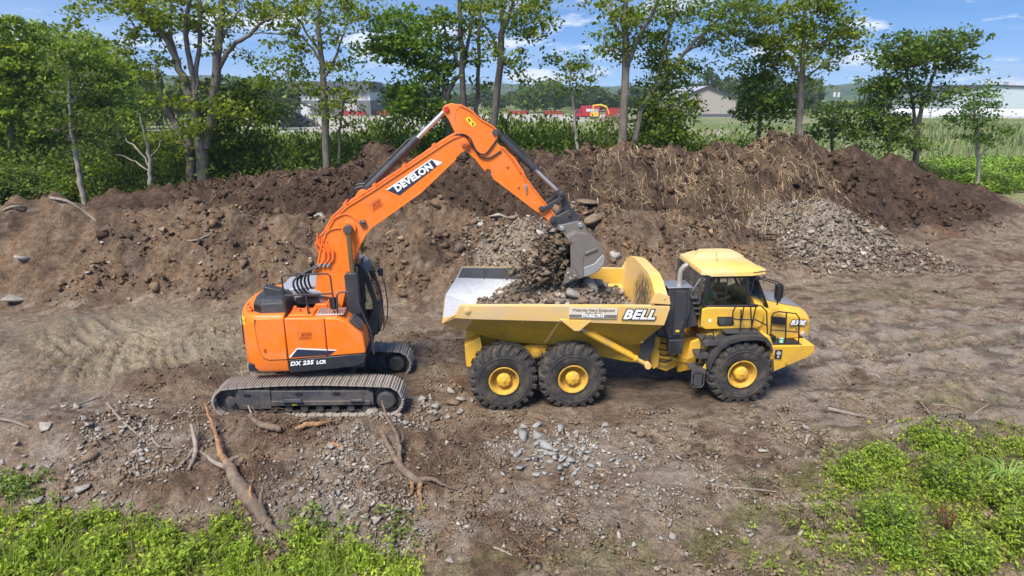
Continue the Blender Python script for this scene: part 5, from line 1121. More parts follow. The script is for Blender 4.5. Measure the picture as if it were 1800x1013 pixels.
# ------------------------------------------------------------------ vegetation
M['leaf'] = leaf_mat('leaf', .5); M['weed'] = leaf_mat('weed_leaf', .3, (1.2, 1.25, .45))
M['bark'] = None
def bark_mat(name, a, b_):
    m, t, b, _ = nt(name)
    tc = t.nodes.new('ShaderNodeTexCoord'); mp = t.nodes.new('ShaderNodeMapping'); mp.inputs['Scale'].default_value = (1, 1, .22); t.links.new(tc.outputs['Object'], mp.inputs[0])
    n = noise(t, 9, 6, .65, vec=mp.outputs[0]); n2 = noise(t, 1.6, 3, .5)
    c = ramp(t, n, [(.32, a), (.68, b_)]); t.links.new(mix(t, ramp(t, n2, [(.4, 0.), (.7, .6)]), c, tuple(x * .6 for x in a)), b.inputs['Base Color'])
    b.inputs['Roughness'].default_value = .9; bump(t, b, n, .6, .03); return m
M['bark'] = bark_mat('grey_brown_bark', (.10, .082, .065), (.24, .205, .165)); M['bark_pale'] = bark_mat('pale_bark', (.22, .19, .15), (.42, .38, .31)); M['bark_dark'] = bark_mat('dark_bark', (.055, .045, .036), (.13, .11, .09))
def leaves(P, size, base, rng, var=.28, up=.35, elong=.6, young=None):
    """one folded-free diamond per leaf, random tilt; per-leaf own colour"""
    n = len(P); nrm = rng.normal(size=(n, 3)); nrm[:, 2] = np.abs(nrm[:, 2]) + up; nrm /= np.linalg.norm(nrm, axis=1)[:, None]
    a = np.cross(nrm, rng.normal(size=(n, 3))); a /= np.linalg.norm(a, axis=1)[:, None] + 1e-9; b = np.cross(nrm, a)
    s = size * rng.uniform(.45, 1.45, n)[:, None]
    V = np.stack([P - a * s * .5, P + b * s * .5 * elong - nrm * s * .08, P + a * s * .5 - nrm * s * .12, P - b * s * .5 * elong - nrm * s * .08], 1).reshape(-1, 3)
    F = np.arange(n * 4).reshape(n, 4)
    c = np.asarray(base)[None] * np.exp(rng.normal(size=(n, 1)) * var)
    y = rng.uniform(size=(n, 1)); c = c * (1 + np.array([[.65, .32, -.1]]) * (y ** 2.5))
    if young is not None: c = c + (np.asarray(young)[None] - c) * young_w(rng, n)
    return V, F, np.repeat(np.clip(c, .004, .6), 4, 0)
def young_w(rng, n): return (rng.uniform(size=(n, 1)) < .25) * .7
def smoothline(P, sub=4):
    P = [Vector(p) for p in P]; out = []
    for i in range(len(P) - 1):
        p0, p1, p2, p3 = P[max(i - 1, 0)], P[i], P[i + 1], P[min(i + 2, len(P) - 1)]
        for q in range(sub):
            t = q / sub; out.append(.5 * ((2 * p1) + (p2 - p0) * t + (2 * p0 - 5 * p1 + 4 * p2 - p3) * t * t + (3 * p1 - p0 - 3 * p2 + p3) * t ** 3))
    out.append(P[-1]); return out
def tree(name, label, limbs, blobs, Y, leaf=(.062, .112, .022), size=.23, bark='bark', seed=1, dens=1.0, group=None, twigs=True, spread=.44, young=None):
    """limbs: sight-line polylines (px, py, width px); blobs: leaf masses (px, py, rx, ry, fill)"""
    rng = np.random.RandomState(seed); sc = scale_at(Y)
    base = at(limbs[0][0][0], limbs[0][0][1], Y); gzv = hz(base.x, Y) - .15
    root = empty(name, label, 'tree', (base.x, Y, gzv), group=group); o = Vector((base.x, Y, gzv))
    tb = MB(); allp = []
    for k, L_ in enumerate(limbs):
        dy = 0 if k == 0 else rng.uniform(-1, 1) * 1.6
        pts = []; n = len(L_)
        for i, (x, y, w) in enumerate(L_):
            f = i / max(n - 1, 1); pts.append(at(x, y, Y + dy * f * f) - o)
        if k == 0 or L_[0][1] > limbs[0][0][1] - 12: pts.insert(0, Vector((pts[0].x, pts[0].y, min(0, pts[0].z - .2)))); ws = [L_[0][2] * 1.35] + [p[2] for p in L_]
        else: ws = [p[2] for p in L_]
        sp = smoothline(pts); wr = np.interp(np.linspace(0, len(ws) - 1, len(sp)), range(len(ws)), ws) * sc * .5
        jit = [Vector(rng.normal(size=3) * .03) for _ in sp]
        tb.tube([p + j for p, j in zip(sp, jit)], [float(w) for w in wr], 8); allp += [(p, w) for p, w in zip(sp, wr)]
    AP = np.array([tuple(p) for p, _ in allp])
    LP = []
    for (x, y, rx, ry, fill) in blobs:
        c = at(x, y, Y) - o; RX, RY = rx * sc, ry * sc; RD = (RX * .9 + RY * .3)
        ncl = max(3, int(RX * RY * 14 * fill))
        for _ in range(ncl):
            d = rng.normal(size=3); d /= np.linalg.norm(d); r_ = rng.uniform(.25, 1) ** .6
            q = np.array(c) + d * r_ * np.array([RX, RD, RY])
            k = np.argmin(((AP - q) ** 2).sum(1)); a = AP[k]
            if twigs and rng.uniform() < .3 and np.linalg.norm(q - a) < 6:
                m_ = (a + q) / 2 + rng.normal(size=3) * .12 + np.array([0, 0, .15]); tb.tube([a, m_, q], [.022, .014, .006], 3)
            nl = int(rng.uniform(34, 66) * dens); cl = rng.normal(size=(nl, 3)) * np.array([spread, spread, spread * .42]) * rng.uniform(.6, 1.15)
            LP.append(q + cl)
    tb.build('trunk', M[bark], root, 0, 50)
    if LP:
        V, F, c = leaves(np.concatenate(LP), size, leaf, rng, young=young); cr = mesh_np('crown', V, F, M['leaf'], c, root)
    return root
LF = dict(mid=(.135, .195, .022), dark=(.105, .165, .019))
TG = 'trees standing behind the spoil berm'
tree('maple_tree', 'large many-stemmed maple with a thick split trunk on the left of the berm', [
    [(358, 318, 22), (354, 262, 20), (346, 200, 17), (330, 158, 14), (310, 108, 11), (290, 68, 9), (262, 28, 7), (240, -12, 5)],
    [(336, 318, 17), (334, 262, 15), (318, 238, 14), (303, 208, 12), (290, 180, 11), (283, 150, 9), (274, 120, 6)],
    [(362, 262, 14), (372, 200, 15), (380, 120, 14), (385, 60, 12), (390, 0, 10), (394, -40, 8)],
    [(344, 190, 10), (336, 120, 9), (326, 60, 8), (336, -10, 6)], [(345, 165, 9), (346, 120, 8), (352, 60, 7), (352, -20, 5)], [(330, 158, 8), (312, 110, 6), (300, 50, 6), (300, -10, 5)],
    [(380, 128, 9), (408, 82, 7), (440, 62, 6), (456, 44, 5), (505, 16, 3)], [(290, 68, 5), (262, 20, 4), (210, 8, 3), (170, 5, 2)], [(383, 100, 5), (395, 60, 4), (420, 20, 3)]],
    [(300, 15, 80, 34, .9), (220, 2, 60, 22, .55), (400, 5, 90, 34, .7), (232, 72, 26, 20, .7), (215, 85, 18, 14, .6), (150, 12, 26, 30, .45), (140, 42, 22, 14, .7), (480, 20, 50, 26, .5), (270, 55, 40, 24, .5), (345, 60, 60, 30, .35),
     (395, 100, 45, 18, .28), (300, 160, 40, 36, .6), (290, 115, 20, 22, .7), (345, 205, 55, 34, .55), (420, 180, 55, 40, .5), (330, 250, 50, 30, .5), (460, 130, 30, 20, .35), (250, 110, 22, 20, .3)], 36, LF['mid'], .24, 'bark', 3, 1.0, TG)
tree('slim_tree', 'slim straight tree with a thin grey trunk between the maple and the boom', [
    [(575, 296, 13), (572, 200, 12), (567, 130, 10), (560, 60, 8), (560, 10, 6), (558, -30, 4)], [(570, 205, 5), (550, 190, 4), (520, 178, 3), (490, 172, 2)], [(568, 140, 5), (590, 100, 4), (604, 60, 3)], [(563, 90, 5), (540, 60, 4), (520, 30, 3)], [(565, 110, 4), (530, 65, 3), (480, 60, 2), (440, 58, 2)]],
    [(560, 20, 66, 40, .7), (510, 95, 46, 26, .6), (600, 95, 40, 30, .6), (540, 140, 50, 22, .6), (600, 152, 50, 20, .6), (500, 50, 30, 24, .4), (620, 40, 40, 30, .4), (640, 5, 40, 18, .4), (585, 190, 40, 22, .5), (470, 150, 26, 14, .4)], 35.5, LF['mid'], .22, 'bark', 5, 1.0, TG)
tree('sapling', 'thin grey sapling just right of the slim straight tree', [[(597, 295, 6), (596, 250, 5), (600, 210, 4), (606, 170, 3)]], [(605, 200, 36, 26, .5), (590, 170, 30, 18, .4)], 36, LF['mid'], .2, 'bark', 6, .9, TG)
tree('forked_tree', 'leaning forked tree with feathery bright foliage behind the top of the boom', [
    [(790, 262, 11), (788, 220, 11), (786, 170, 9), (800, 142, 7), (815, 118, 6), (826, 60, 5), (836, 10, 4)], [(786, 172, 8), (772, 140, 6), (752, 108, 5), (735, 96, 4), (715, 92, 3), (660, 95, 2)], [(770, 140, 4), (764, 160, 3), (748, 200, 2)]],
    [(705, 50, 62, 36, .8), (735, 85, 70, 30, .8), (690, 100, 50, 22, .7), (745, 130, 56, 30, .8), (730, 170, 62, 28, .85), (770, 50, 26, 30, .6), (660, 75, 26, 16, .5), (790, 110, 24, 20, .5), (745, 205, 50, 22, .7), (700, 190, 30, 20, .6)], 37, (.10, .185, .022), .26, 'bark', 8, 1.1, TG)
tree('slender_tree', 'slender dark trunk, first of three behind the stick of the boom', [[(816, 240, 10), (814, 180, 10), (812, 100, 9), (810, 50, 8), (810, -20, 6)], [(812, 120, 5), (790, 80, 4), (778, 30, 3)]], [(800, 20, 40, 34, .55), (830, 50, 30, 26, .5), (785, 70, 20, 18, .45), (820, 100, 22, 20, .3)], 36.5, LF['dark'], .22, 'bark_dark', 9, .9, TG)
tree('slender_tree', 'slender pale trunk, middle of three behind the stick of the boom', [[(837, 240, 8), (838, 180, 7), (842, 100, 6), (842, 50, 5), (846, -10, 4)]], [(850, 30, 30, 28, .5), (845, 90, 26, 22, .4), (840, 140, 24, 18, .4)], 38, LF['dark'], .22, 'bark', 10, .9, TG)
tree('tall_tree', 'tall dark-trunked tree, right of three behind the stick of the boom, leaning right', [[(866, 255, 13), (870, 200, 12), (877, 130, 11), (883, 60, 10), (884, 30, 8), (878, -20, 6)], [(884, 55, 6), (898, 20, 5), (904, -20, 4)], [(880, 95, 5), (862, 60, 4), (848, 40, 3)]],
    [(925, 20, 55, 34, .8), (935, 55, 40, 22, .75), (900, 95, 30, 26, .55), (905, 130, 24, 20, .5), (850, 20, 36, 26, .5), (960, 15, 30, 20, .6), (860, 90, 22, 24, .4)], 35.5, LF['mid'], .22, 'bark_dark', 11, 1.0, TG)
tree('sapling', 'thin sapling with a round loose top standing in the hedge right of the stick', [[(1015, 266, 5), (1012, 225, 5), (1008, 180, 4), (1004, 150, 3), (1000, 110, 2)]], [(1000, 105, 32, 20, .6), (1010, 135, 40, 18, .55), (985, 100, 20, 16, .5), (1025, 130, 25, 18, .5), (1000, 160, 30, 10, .3)], 36, LF['dark'], .2, 'bark_pale', 12, .9, TG)
tree('double_tree', 'upright double-forked tree with a flared foot on the berm above the bucket', [[(1092, 266, 17), (1095, 230, 14), (1098, 170, 13), (1100, 110, 12), (1099, 50, 10), (1100, -20, 7)], [(1100, 128, 9), (1112, 90, 8), (1128, 55, 7), (1146, 25, 6), (1165, -20, 5)], [(1099, 70, 5), (1080, 40, 5), (1070, -10, 4)], [(1099, 95, 4), (1085, 85, 3), (1062, 90, 2)]],
    [(1075, 75, 30, 24, .7), (1060, 95, 22, 12, .6), (1095, 30, 40, 30, .6), (1060, 15, 30, 20, .5), (1130, 20, 40, 26, .5), (1105, 100, 26, 16, .5), (1120, 60, 24, 20, .3), (1040, 5, 24, 14, .3)], 35.5, LF['mid'], .22, 'bark', 13, 1.0, TG)
tree('leaning_tree', 'thin trunk leaning right behind the double-forked tree, with sparse hanging leaves', [[(1113, 264, 10), (1122, 220, 10), (1132, 185, 8), (1160, 145, 7), (1195, 105, 6), (1235, 60, 5), (1290, 10, 3)], [(1150, 158, 5), (1165, 100, 4), (1180, 40, 4), (1190, -10, 3)], [(1190, 110, 4), (1225, 80, 3), (1265, 62, 2)]],
    [(1230, 35, 60, 34, .7), (1285, 30, 50, 34, .7), (1250, 80, 36, 26, .35), (1300, 70, 26, 24, .4), (1190, 20, 40, 22, .6), (1310, 10, 40, 26, .6), (1230, 110, 20, 14, .3), (1290, 100, 18, 24, .35)], 36.5, LF['dark'], .21, 'bark', 14, 1.0, TG)
tree('dense_tree', 'dense dark bushy tree right of the double-forked tree', [[(1180, 270, 8), (1178, 200, 7), (1174, 130, 5), (1168, 70, 3)], [(1178, 210, 4), (1200, 170, 3), (1220, 150, 2)]],
    [(1165, 85, 36, 36, .9), (1170, 135, 44, 36, .95), (1178, 185, 44, 34, .9), (1160, 215, 50, 30, .9), (1206, 190, 20, 16, .4), (1180, 240, 46, 24, .8), (1140, 170, 26, 30, .7), (1205, 120, 18, 16, .4)], 37, LF['dark'], .22, 'bark', 15, 1.15, TG)
tree('roadside_tree', 'broad-topped tree with a bare lower trunk on the crest of the right berm', [[(1405, 252, 12), (1407, 180, 11), (1410, 120, 9), (1412, 70, 7), (1415, 20, 5), (1418, -10, 3)], [(1409, 140, 5), (1385, 100, 4), (1350, 60, 3)], [(1410, 115, 5), (1440, 80, 4), (1480, 55, 3)], [(1410, 145, 4), (1445, 115, 3), (1480, 105, 2)]],
    [(1410, 20, 60, 30, .85), (1370, 45, 50, 30, .85), (1455, 45, 54, 30, .85), (1410, 80, 80, 26, .8), (1490, 70, 32, 20, .7), (1345, 80, 30, 20, .6), (1400, 112, 50, 16, .7), (1470, 108, 30, 12, .5), (1430, 10, 40, 16, .7), (1330, 30, 24, 22, .4), (1420, 140, 30, 12, .4)], 37.5, LF['mid'], .22, 'bark', 16, 1.05, TG)
tree('bushy_tree', 'round leafy tree left of the broad-topped tree, next to the grey shed', [[(1335, 250, 7), (1336, 200, 6), (1342, 150, 4)], [(1336, 205, 4), (1318, 170, 3)]], [(1340, 120, 40, 26, .8), (1345, 160, 52, 28, .95), (1335, 195, 38, 26, .9), (1370, 200, 36, 30, .8), (1318, 160, 20, 18, .5), (1350, 95, 26, 16, .5)], 39, (.09, .16, .024), .24, 'bark', 17, 1.1, TG)
tree('locust_tree', 'spreading tree with two thin dark stems behind the right shoulder of the berm', [[(1608, 290, 10), (1611, 240, 9), (1618, 200, 7), (1630, 165, 6), (1644, 125, 4), (1655, 90, 3)], [(1610, 232, 6), (1606, 190, 5), (1600, 155, 4), (1590, 110, 3)], [(1609, 240, 3), (1590, 215, 3), (1570, 200, 2)]],
    [(1580, 70, 30, 16, .8), (1600, 95, 52, 26, .9), (1660, 75, 40, 26, .9), (1640, 110, 50, 22, .8), (1570, 120, 34, 22, .8), (1690, 125, 22, 18, .7), (1585, 150, 40, 18, .7), (1650, 155, 36, 18, .7), (1680, 90, 24, 24, .7), (1545, 95, 16, 14, .5), (1630, 185, 30, 12, .5)], 41, (.088, .152, .024), .25, 'bark_dark', 18, 1.1, TG)
tree('bushy_tree', 'leafy tree leaning against the left side of the two-stemmed spreading tree', [[(1562, 280, 7), (1560, 230, 6), (1552, 190, 4), (1548, 160, 3)]], [(1545, 160, 32, 22, .9), (1555, 195, 40, 26, .9), (1545, 230, 44, 22, .85), (1580, 220, 34, 24, .8), (1520, 150, 18, 12, .6), (1570, 255, 50, 18, .7)], 41.5, (.095, .165, .026), .24, 'bark', 19, 1.1, TG)
tree('sapling', 'pale-stemmed young tree standing in the bright weeds at the far right', [[(1720, 302, 6), (1719, 260, 5), (1716, 220, 4), (1712, 180, 3)], [(1719, 280, 3), (1735, 262, 2), (1750, 250, 2)]], [(1715, 175, 34, 16, .8), (1715, 200, 44, 18, .75), (1690, 212, 30, 14, .7), (1745, 235, 28, 16, .6), (1700, 245, 40, 14, .6), (1725, 160, 24, 12, .6)], 44, (.085, .16, .03), .22, 'bark_pale', 20, 1.0, TG)
tree('small_tree', 'small light-green tree between the broad-topped and the spreading tree', [[(1462, 270, 5), (1464, 235, 4), (1470, 205, 3)]], [(1455, 205, 34, 20, .8), (1490, 215, 36, 18, .8), (1470, 190, 26, 12, .6), (1445, 235, 34, 18, .7), (1500, 240, 26, 14, .6)], 42, (.085, .145, .026), .24, 'bark', 21, 1.0, TG)
tree('birch_tree', 'pale slender trunk with thin leaves at the left edge of the berm', [[(148, 356, 10), (140, 310, 9), (133, 268, 8), (126, 222, 6), (122, 170, 5), (120, 140, 3)], [(130, 250, 4), (112, 235, 3), (90, 228, 2)], [(124, 190, 3), (136, 165, 3), (150, 145, 2)]], [(130, 120, 50, 28, .6), (120, 165, 46, 24, .6), (160, 205, 40, 24, .55), (95, 205, 34, 26, .55), (140, 250, 50, 20, .5)], 34.5, (.088, .13, .03), .21, 'bark_pale', 22, 1.0, TG)
tree('bare_sapling', 'pale half-bare sapling between the birch and the maple', [[(268, 336, 9), (263, 305, 7), (262, 270, 6), (255, 240, 4), (246, 200, 3)], [(262, 292, 3), (240, 262, 3), (220, 245, 2)], [(262, 280, 3), (280, 255, 2), (290, 240, 2)], [(263, 300, 3), (230, 280, 2), (205, 272, 1.5)]], [(250, 205, 36, 20, .4), (235, 240, 34, 18, .35), (280, 235, 24, 16, .3)], 34.5, LF['mid'], .2, 'bark_pale', 23, .9, TG)
tree('small_tree', 'low spreading tree filling the gap between the maple and the slim tree', [[(425, 300, 7), (428, 250, 6), (440, 215, 4), (450, 190, 3)], [(427, 260, 4), (410, 225, 3), (398, 200, 2)]], [(430, 175, 44, 26, .8), (400, 205, 44, 26, .8), (460, 215, 40, 26, .8), (425, 240, 56, 24, .8), (385, 165, 30, 20, .5)], 38, (.072, .125, .02), .23, 'bark', 25, 1.1, TG)
tree('small_tree', 'bushy young tree just left of the bare sapling, behind the birch', [[(215, 330, 6), (214, 280, 5), (208, 235, 3)]], [(210, 215, 36, 26, .75), (190, 250, 40, 26, .8), (235, 260, 34, 24, .7), (205, 180, 24, 18, .5)], 38.5, (.066, .115, .022), .22, 'bark', 26, 1.1, TG)
LG = 'tall leafy trees closing the left side'
tree('broadleaf_tree', 'bright tall leafy tree at the very left edge', [[(20, 360, 14), (22, 260, 12), (20, 160, 9), (25, 80, 5)]], [(15, 70, 44, 34, .9), (30, 120, 60, 36, .95), (5, 170, 50, 40, .95), (60, 180, 46, 40, .9), (30, 230, 66, 36, .9), (70, 130, 30, 26, .7), (-30, 100, 40, 60, .8), (40, 35, 20, 12, .5), (-20, 240, 50, 50, .8)], 40, (.16, .245, .028), .28, 'bark', 31, 1.15, LG)
tree('broadleaf_tree', 'rounded leafy tree behind the birch, in front of the wooded slope', [[(150, 350, 10), (152, 250, 8), (150, 160, 5)]], [(150, 100, 46, 30, .95), (165, 145, 52, 34, .95), (120, 190, 46, 34, .9), (180, 200, 46, 36, .85), (150, 245, 60, 34, .9), (105, 140, 26, 24, .7), (90, 250, 40, 30, .8)], 46, (.135, .215, .03), .3, 'bark', 32, 1.15, LG)
for k, (x, y, rx, ry, Y, lab) in enumerate([(60, 120, 60, 62, 74, 'pale green crown, leftmost of the distant trees on the wooded slope'), (120, 90, 58, 52, 82, 'highest rounded crown on the wooded slope behind the birch'), (180, 130, 46, 50, 80, 'right-hand crown on the wooded slope, dropping towards the maple'), (215, 180, 30, 40, 90, 'lowest crown at the right foot of the wooded slope'), (-30, 100, 60, 70, 76, 'crown on the wooded slope cut by the left edge of the view')]):
    tree('hillside_tree', lab, [[(x, y + 170, 7), (x, y + 60, 6), (x + 3, y, 4)]], [(x, y, rx, ry * .8, .62), (x - rx * .3, y + ry * .9, rx, ry * .7, .6), (x + rx * .25, y + ry * 1.6, rx * .9, ry * .6, .5)], Y, (.155, .235, .045), .5, 'bark', 40 + k, .75, 'trees on the wooded slope at the left', False, .9)

# --- the dark understorey of shrubs behind the berm
def shrub_mesh(seed, n, size, col, hgt=1.0, wid=1.0):
    rng = np.random.RandomState(seed); P = []
    for k in range(46):
        a = rng.uniform(0, 2 * PI); r_ = wid * math.sqrt(rng.uniform(0, 1)); zt = hgt * (1 - .55 * (r_ / wid) ** 2) * rng.uniform(.25, 1.0)
        c = np.array([r_ * math.cos(a), r_ * math.sin(a) * .8, zt]); m = n // 46
        P.append(c + rng.normal(size=(m, 3)) * np.array([.26, .26, .22]) * rng.uniform(.6, 1.3))
    P = np.concatenate(P); P[:, 2] = np.abs(P[:, 2]); V, F, c = leaves(P, size, col, rng, .3, .3)
    st = MB()
    for k in range(7):
        a = rng.uniform(0, 2 * PI); t_ = wid * rng.uniform(.3, .8); st.tube([(0, 0, -.1), (t_ * .4 * math.cos(a), t_ * .4 * math.sin(a), hgt * .4), (t_ * math.cos(a), t_ * math.sin(a), hgt * rng.uniform(.6, .9))], [.05, .03, .012], 4)
    return V, F, c, st
SHR = []
for s_, col in ((1, (.072, .122, .018)), (2, (.092, .148, .022)), (3, (.112, .175, .024)), (4, (.135, .205, .028)), (5, (.105, .165, .036))):
    V, F, c, st = shrub_mesh(50 + s_, 3600, .125, col, 2.0, 1.0); SHR.append((V, F, c, st, []))
def shrub(kind, x, y, sx, sz, label, name='shrub', group=None, cat='shrub', rot=0):
    V, F, c, st, cache = SHR[kind]
    root = empty(name, label, cat, (x, y, hz(x, y) - .1), (0, 0, rot), group); root.scale = (sx, sx, sz * .48)
    if not cache:
        cache += [mesh_np('foliage', V, F, M['leaf'], c, root), st.build('stem', M['bark'], root, 0, 0)]
    else:
        for o in cache: q = o.copy(); link(q); q.parent = root
    return root
rr = random.Random(5); GB = 'dark shrubs in the hedge behind the berm'
spots = []
for px in range(-140, 1330, 34):
    yt = float(np.interp(px, [-140, 0, 120, 230, 330, 420, 520, 640, 700, 860, 960, 1080, 1160, 1240, 1330], [205, 205, 225, 225, 205, 198, 214, 196, 190, 186, 184, 196, 198, 222, 214]))
    for row, (Y, dp) in enumerate(((37.6, 12), (40.5, -8), (44.5, 0))):
        x_ = px + rr.uniform(-12, 12); y_ = yt + rr.uniform(4, 24) + (24 if row == 0 else 8 if row == 1 else -4)
        t_ = at(x_, y_, Y + rr.uniform(-.6, .6)); h_ = t_.z - hz(t_.x, t_.y)
        if h_ < 1: continue
        kd = rr.choice((0, 0, 1, 1, 2)) if row < 2 else rr.choice((1, 2, 3))
        if 840 < px < 1010 and row == 1: kd = rr.choice((2, 3, 3))
        spots.append((kd, t_.x, t_.y, rr.uniform(1.5, 2.1), h_ * rr.uniform(.92, 1.08), row))
ZONES = [(-200, 'left of the birch, under the left-edge tree'), (70, 'at the foot of the birch'), (190, 'around the bare sapling'), (300, 'beside the maple trunk'), (400, 'between the maple and the slim tree'), (530, 'around the slim straight tree'), (640, 'behind the arm cylinder of the excavator'), (760, 'under the three dark trunks'), (880, 'right of the stick of the boom'), (990, 'around the sapling with the round top'), (1070, 'at the foot of the double-forked tree'), (1150, 'under the dense dark tree'), (1225, 'below the grey shed')]
for kd, x, y, sx, sz, row in spots:
    zpx = 900 + FPX * x / (y * 1.03); zn = [t for z_, t in ZONES if zpx >= z_][-1]; rw = ('front', 'middle', 'back')[row]
    shrub(kd, x, y, sx, sz, f'{rw} row shrub of the dark hedge, {zn}', 'shrub', f'{rw} row hedge shrubs {zn}', rot=rr.uniform(0, 6))
for k, (px, py, Y, sx, sz, kd, lab) in enumerate([(1590, 292, 42.5, 1.7, 1.5, 1, 'dark rounded shrub at the right foot of the berm'), (1640, 298, 44, 1.5, 1.4, 0, 'darkest low shrub right of the two-stemmed tree'), (1695, 285, 47, 1.6, 1.6, 1, 'shrub behind the pale-stemmed young tree'), (1755, 290, 48, 1.5, 1.4, 1, 'shrub right of the pale-stemmed young tree'), (1800, 268, 55, 1.8, 1.3, 0, 'dark bush cut by the right edge of the view'),
        (1290, 245, 41, 1.8, 2.2, 3, 'bright shrub left of the berm peak under the grey shed'), (1255, 255, 40, 1.7, 2.0, 3, 'bright shrub beside the dense dark tree'), (1380, 235, 42, 1.8, 2.4, 3, 'bright shrub behind the berm peak'), (1440, 245, 43, 1.6, 1.8, 3, 'light shrub right of the berm peak'), (1500, 262, 44, 1.7, 1.5, 4, 'soft green shrub in front of the reed field'), (1325, 235, 43, 2.0, 2.8, 2, 'shrub between the grey shed and the berm'), (1230, 262, 39.5, 1.6, 1.5, 4, 'pale willow-like shrub behind the berm, right of the dark tree'),
        (30, 335, 33.5, 1.8, 2.6, 4, 'silvery shrub at the left edge behind the brown pile'), (80, 330, 35, 1.8, 2.4, 3, 'light green shrub between the left edge and the birch'), (-40, 330, 33, 2.0, 3.0, 2, 'shrub beyond the left edge of the view')]):
    p = at(px, py, Y); shrub(kd, p.x, p.y, sx, sz, lab, rot=k * 1.3)

# ------------------------------------------------------------------ stones, clods, straw, roots
M['stone'] = attr_mat('broken_stone', rough=.9, fine=22, bumps=.35, bdist=.01, var=.22)
M['clod'] = attr_mat('soil_clod', rough=.95, fine=30, bumps=.5, bdist=.01, var=.3, spec=.1)
M['straw'] = attr_mat('straw_and_twig', rough=.9, fine=14, bumps=.1, var=.2, spec=.15)
def hull(seed, n=11, flat=.75):
    rng = np.random.RandomState(seed); bm = bmesh.new()
    for _ in range(n):
        p = rng.uniform(-1, 1, 3); p = p / max(np.abs(p).max(), 1e-6) * rng.uniform(.75, 1) if rng.uniform() < .5 else p / np.linalg.norm(p) * rng.uniform(.8, 1.05)
        bm.verts.new((p[0], p[1] * .85, p[2] * flat))
    r = bmesh.ops.convex_hull(bm, input=bm.verts)
    bmesh.ops.delete(bm, geom=[v for v in bm.verts if not v.link_faces], context='VERTS'); bmesh.ops.triangulate(bm, faces=bm.faces)
    bm.verts.index_update(); V = np.array([v.co[:] for v in bm.verts]); F = np.array([[v.index for v in f.verts] for f in bm.faces]); bm.free(); return V, F
HULLS = [hull(100 + k, 9 + k % 4, .55 + .06 * (k % 6)) for k in range(14)]
HULLS_S = [hull(200 + k, 6 + k % 2, .6 + .05 * (k % 4)) for k in range(10)]
def rotmats(rng, n):
    q = rng.normal(size=(n, 4)); q /= np.linalg.norm(q, axis=1)[:, None]; w, x, y, z = q.T
    return np.stack([1 - 2 * (y * y + z * z), 2 * (x * y - z * w), 2 * (x * z + y * w), 2 * (x * y + z * w), 1 - 2 * (x * x + z * z), 2 * (y * z - x * w), 2 * (x * z - y * w), 2 * (y * z + x * w), 1 - 2 * (x * x + y * y)], 1).reshape(-1, 3, 3)
def scatter_rocks(name, P, size, cols, mat, label, rng, sink=.15, parent=None, kind='stuff', HULLS=HULLS):
    n = len(P); t = rng.randint(0, len(HULLS), n); Rm_ = rotmats(rng, n); Vs, Fs, Cs = [], [], []; k = 0
    for h_ in range(len(HULLS)):
        i = np.where(t == h_)[0]
        if not len(i): continue
        V, F = HULLS[h_]; W_ = np.einsum('nij,vj->nvi', Rm_[i], V) * (size[i, None, None] * .5) * np.array([1, 1, .8])
        W_ += P[i][:, None, :] + np.array([0, 0, 1])[None, None] * (size[i] * (.5 - sink) * .5)[:, None, None]
        Vs.append(W_.reshape(-1, 3)); Fs.append((F[None] + (np.arange(len(i)) * len(V))[:, None, None]).reshape(-1, 3) + k); Cs.append(np.repeat(cols[i], len(V), 0)); k += len(i) * len(V)
    o = mesh_np(name, np.concatenate(Vs), np.concatenate(Fs), mat, np.concatenate(Cs), parent)
    if kind: tag(o, label, None, None, kind)
    return o
def tint(rng, n, base, v=.22, mixc=None, f=.3):
    c = np.asarray(base)[None] * np.exp(rng.normal(size=(n, 1)) * v)
    if mixc is not None: c = c + (np.asarray(mixc)[None] - c) * (rng.uniform(size=(n, 1)) < f)
    return np.clip(c, .01, .6)
GREY = (.275, .245, .208); BLUE = (.255, .25, .228); BROWN = (.16, .105, .066); DARK = (.052, .034, .023); TAN = (.25, .19, .13)
def field(rng, n, x0, x1, y0, y1, dens):
    x = rng.uniform(x0, x1, n); y = y0 + (y1 - y0) * rng.uniform(0, 1, n); keep = rng.uniform(0, 1, n) < dens(x, y); return x[keep], y[keep]
def px_of(x, y, z):
    d = y * CP - (z - CAM_H) * SP; v = y * SP + (z - CAM_H) * CP; return 900 + FPX * x / d, 506.5 - FPX * v / d
rng = np.random.RandomState(21)
def veh(x, y):       # keeps debris out from under wheels and tracks
    c, s_ = math.cos(TRUCK_YAW), math.sin(TRUCK_YAW); lx = (x - TRUCK_O[0]) * c + (y - TRUCK_O[1]) * s_; ly = -(x - TRUCK_O[0]) * s_ + (y - TRUCK_O[1]) * c
    return ~(((lx > -1) & (lx < 7) & (np.abs(ly) < 1.6)) | ((np.abs(x - EXC_O[0]) < 2.4) & (np.abs(y - EXC_O[1]) < 1.75)))
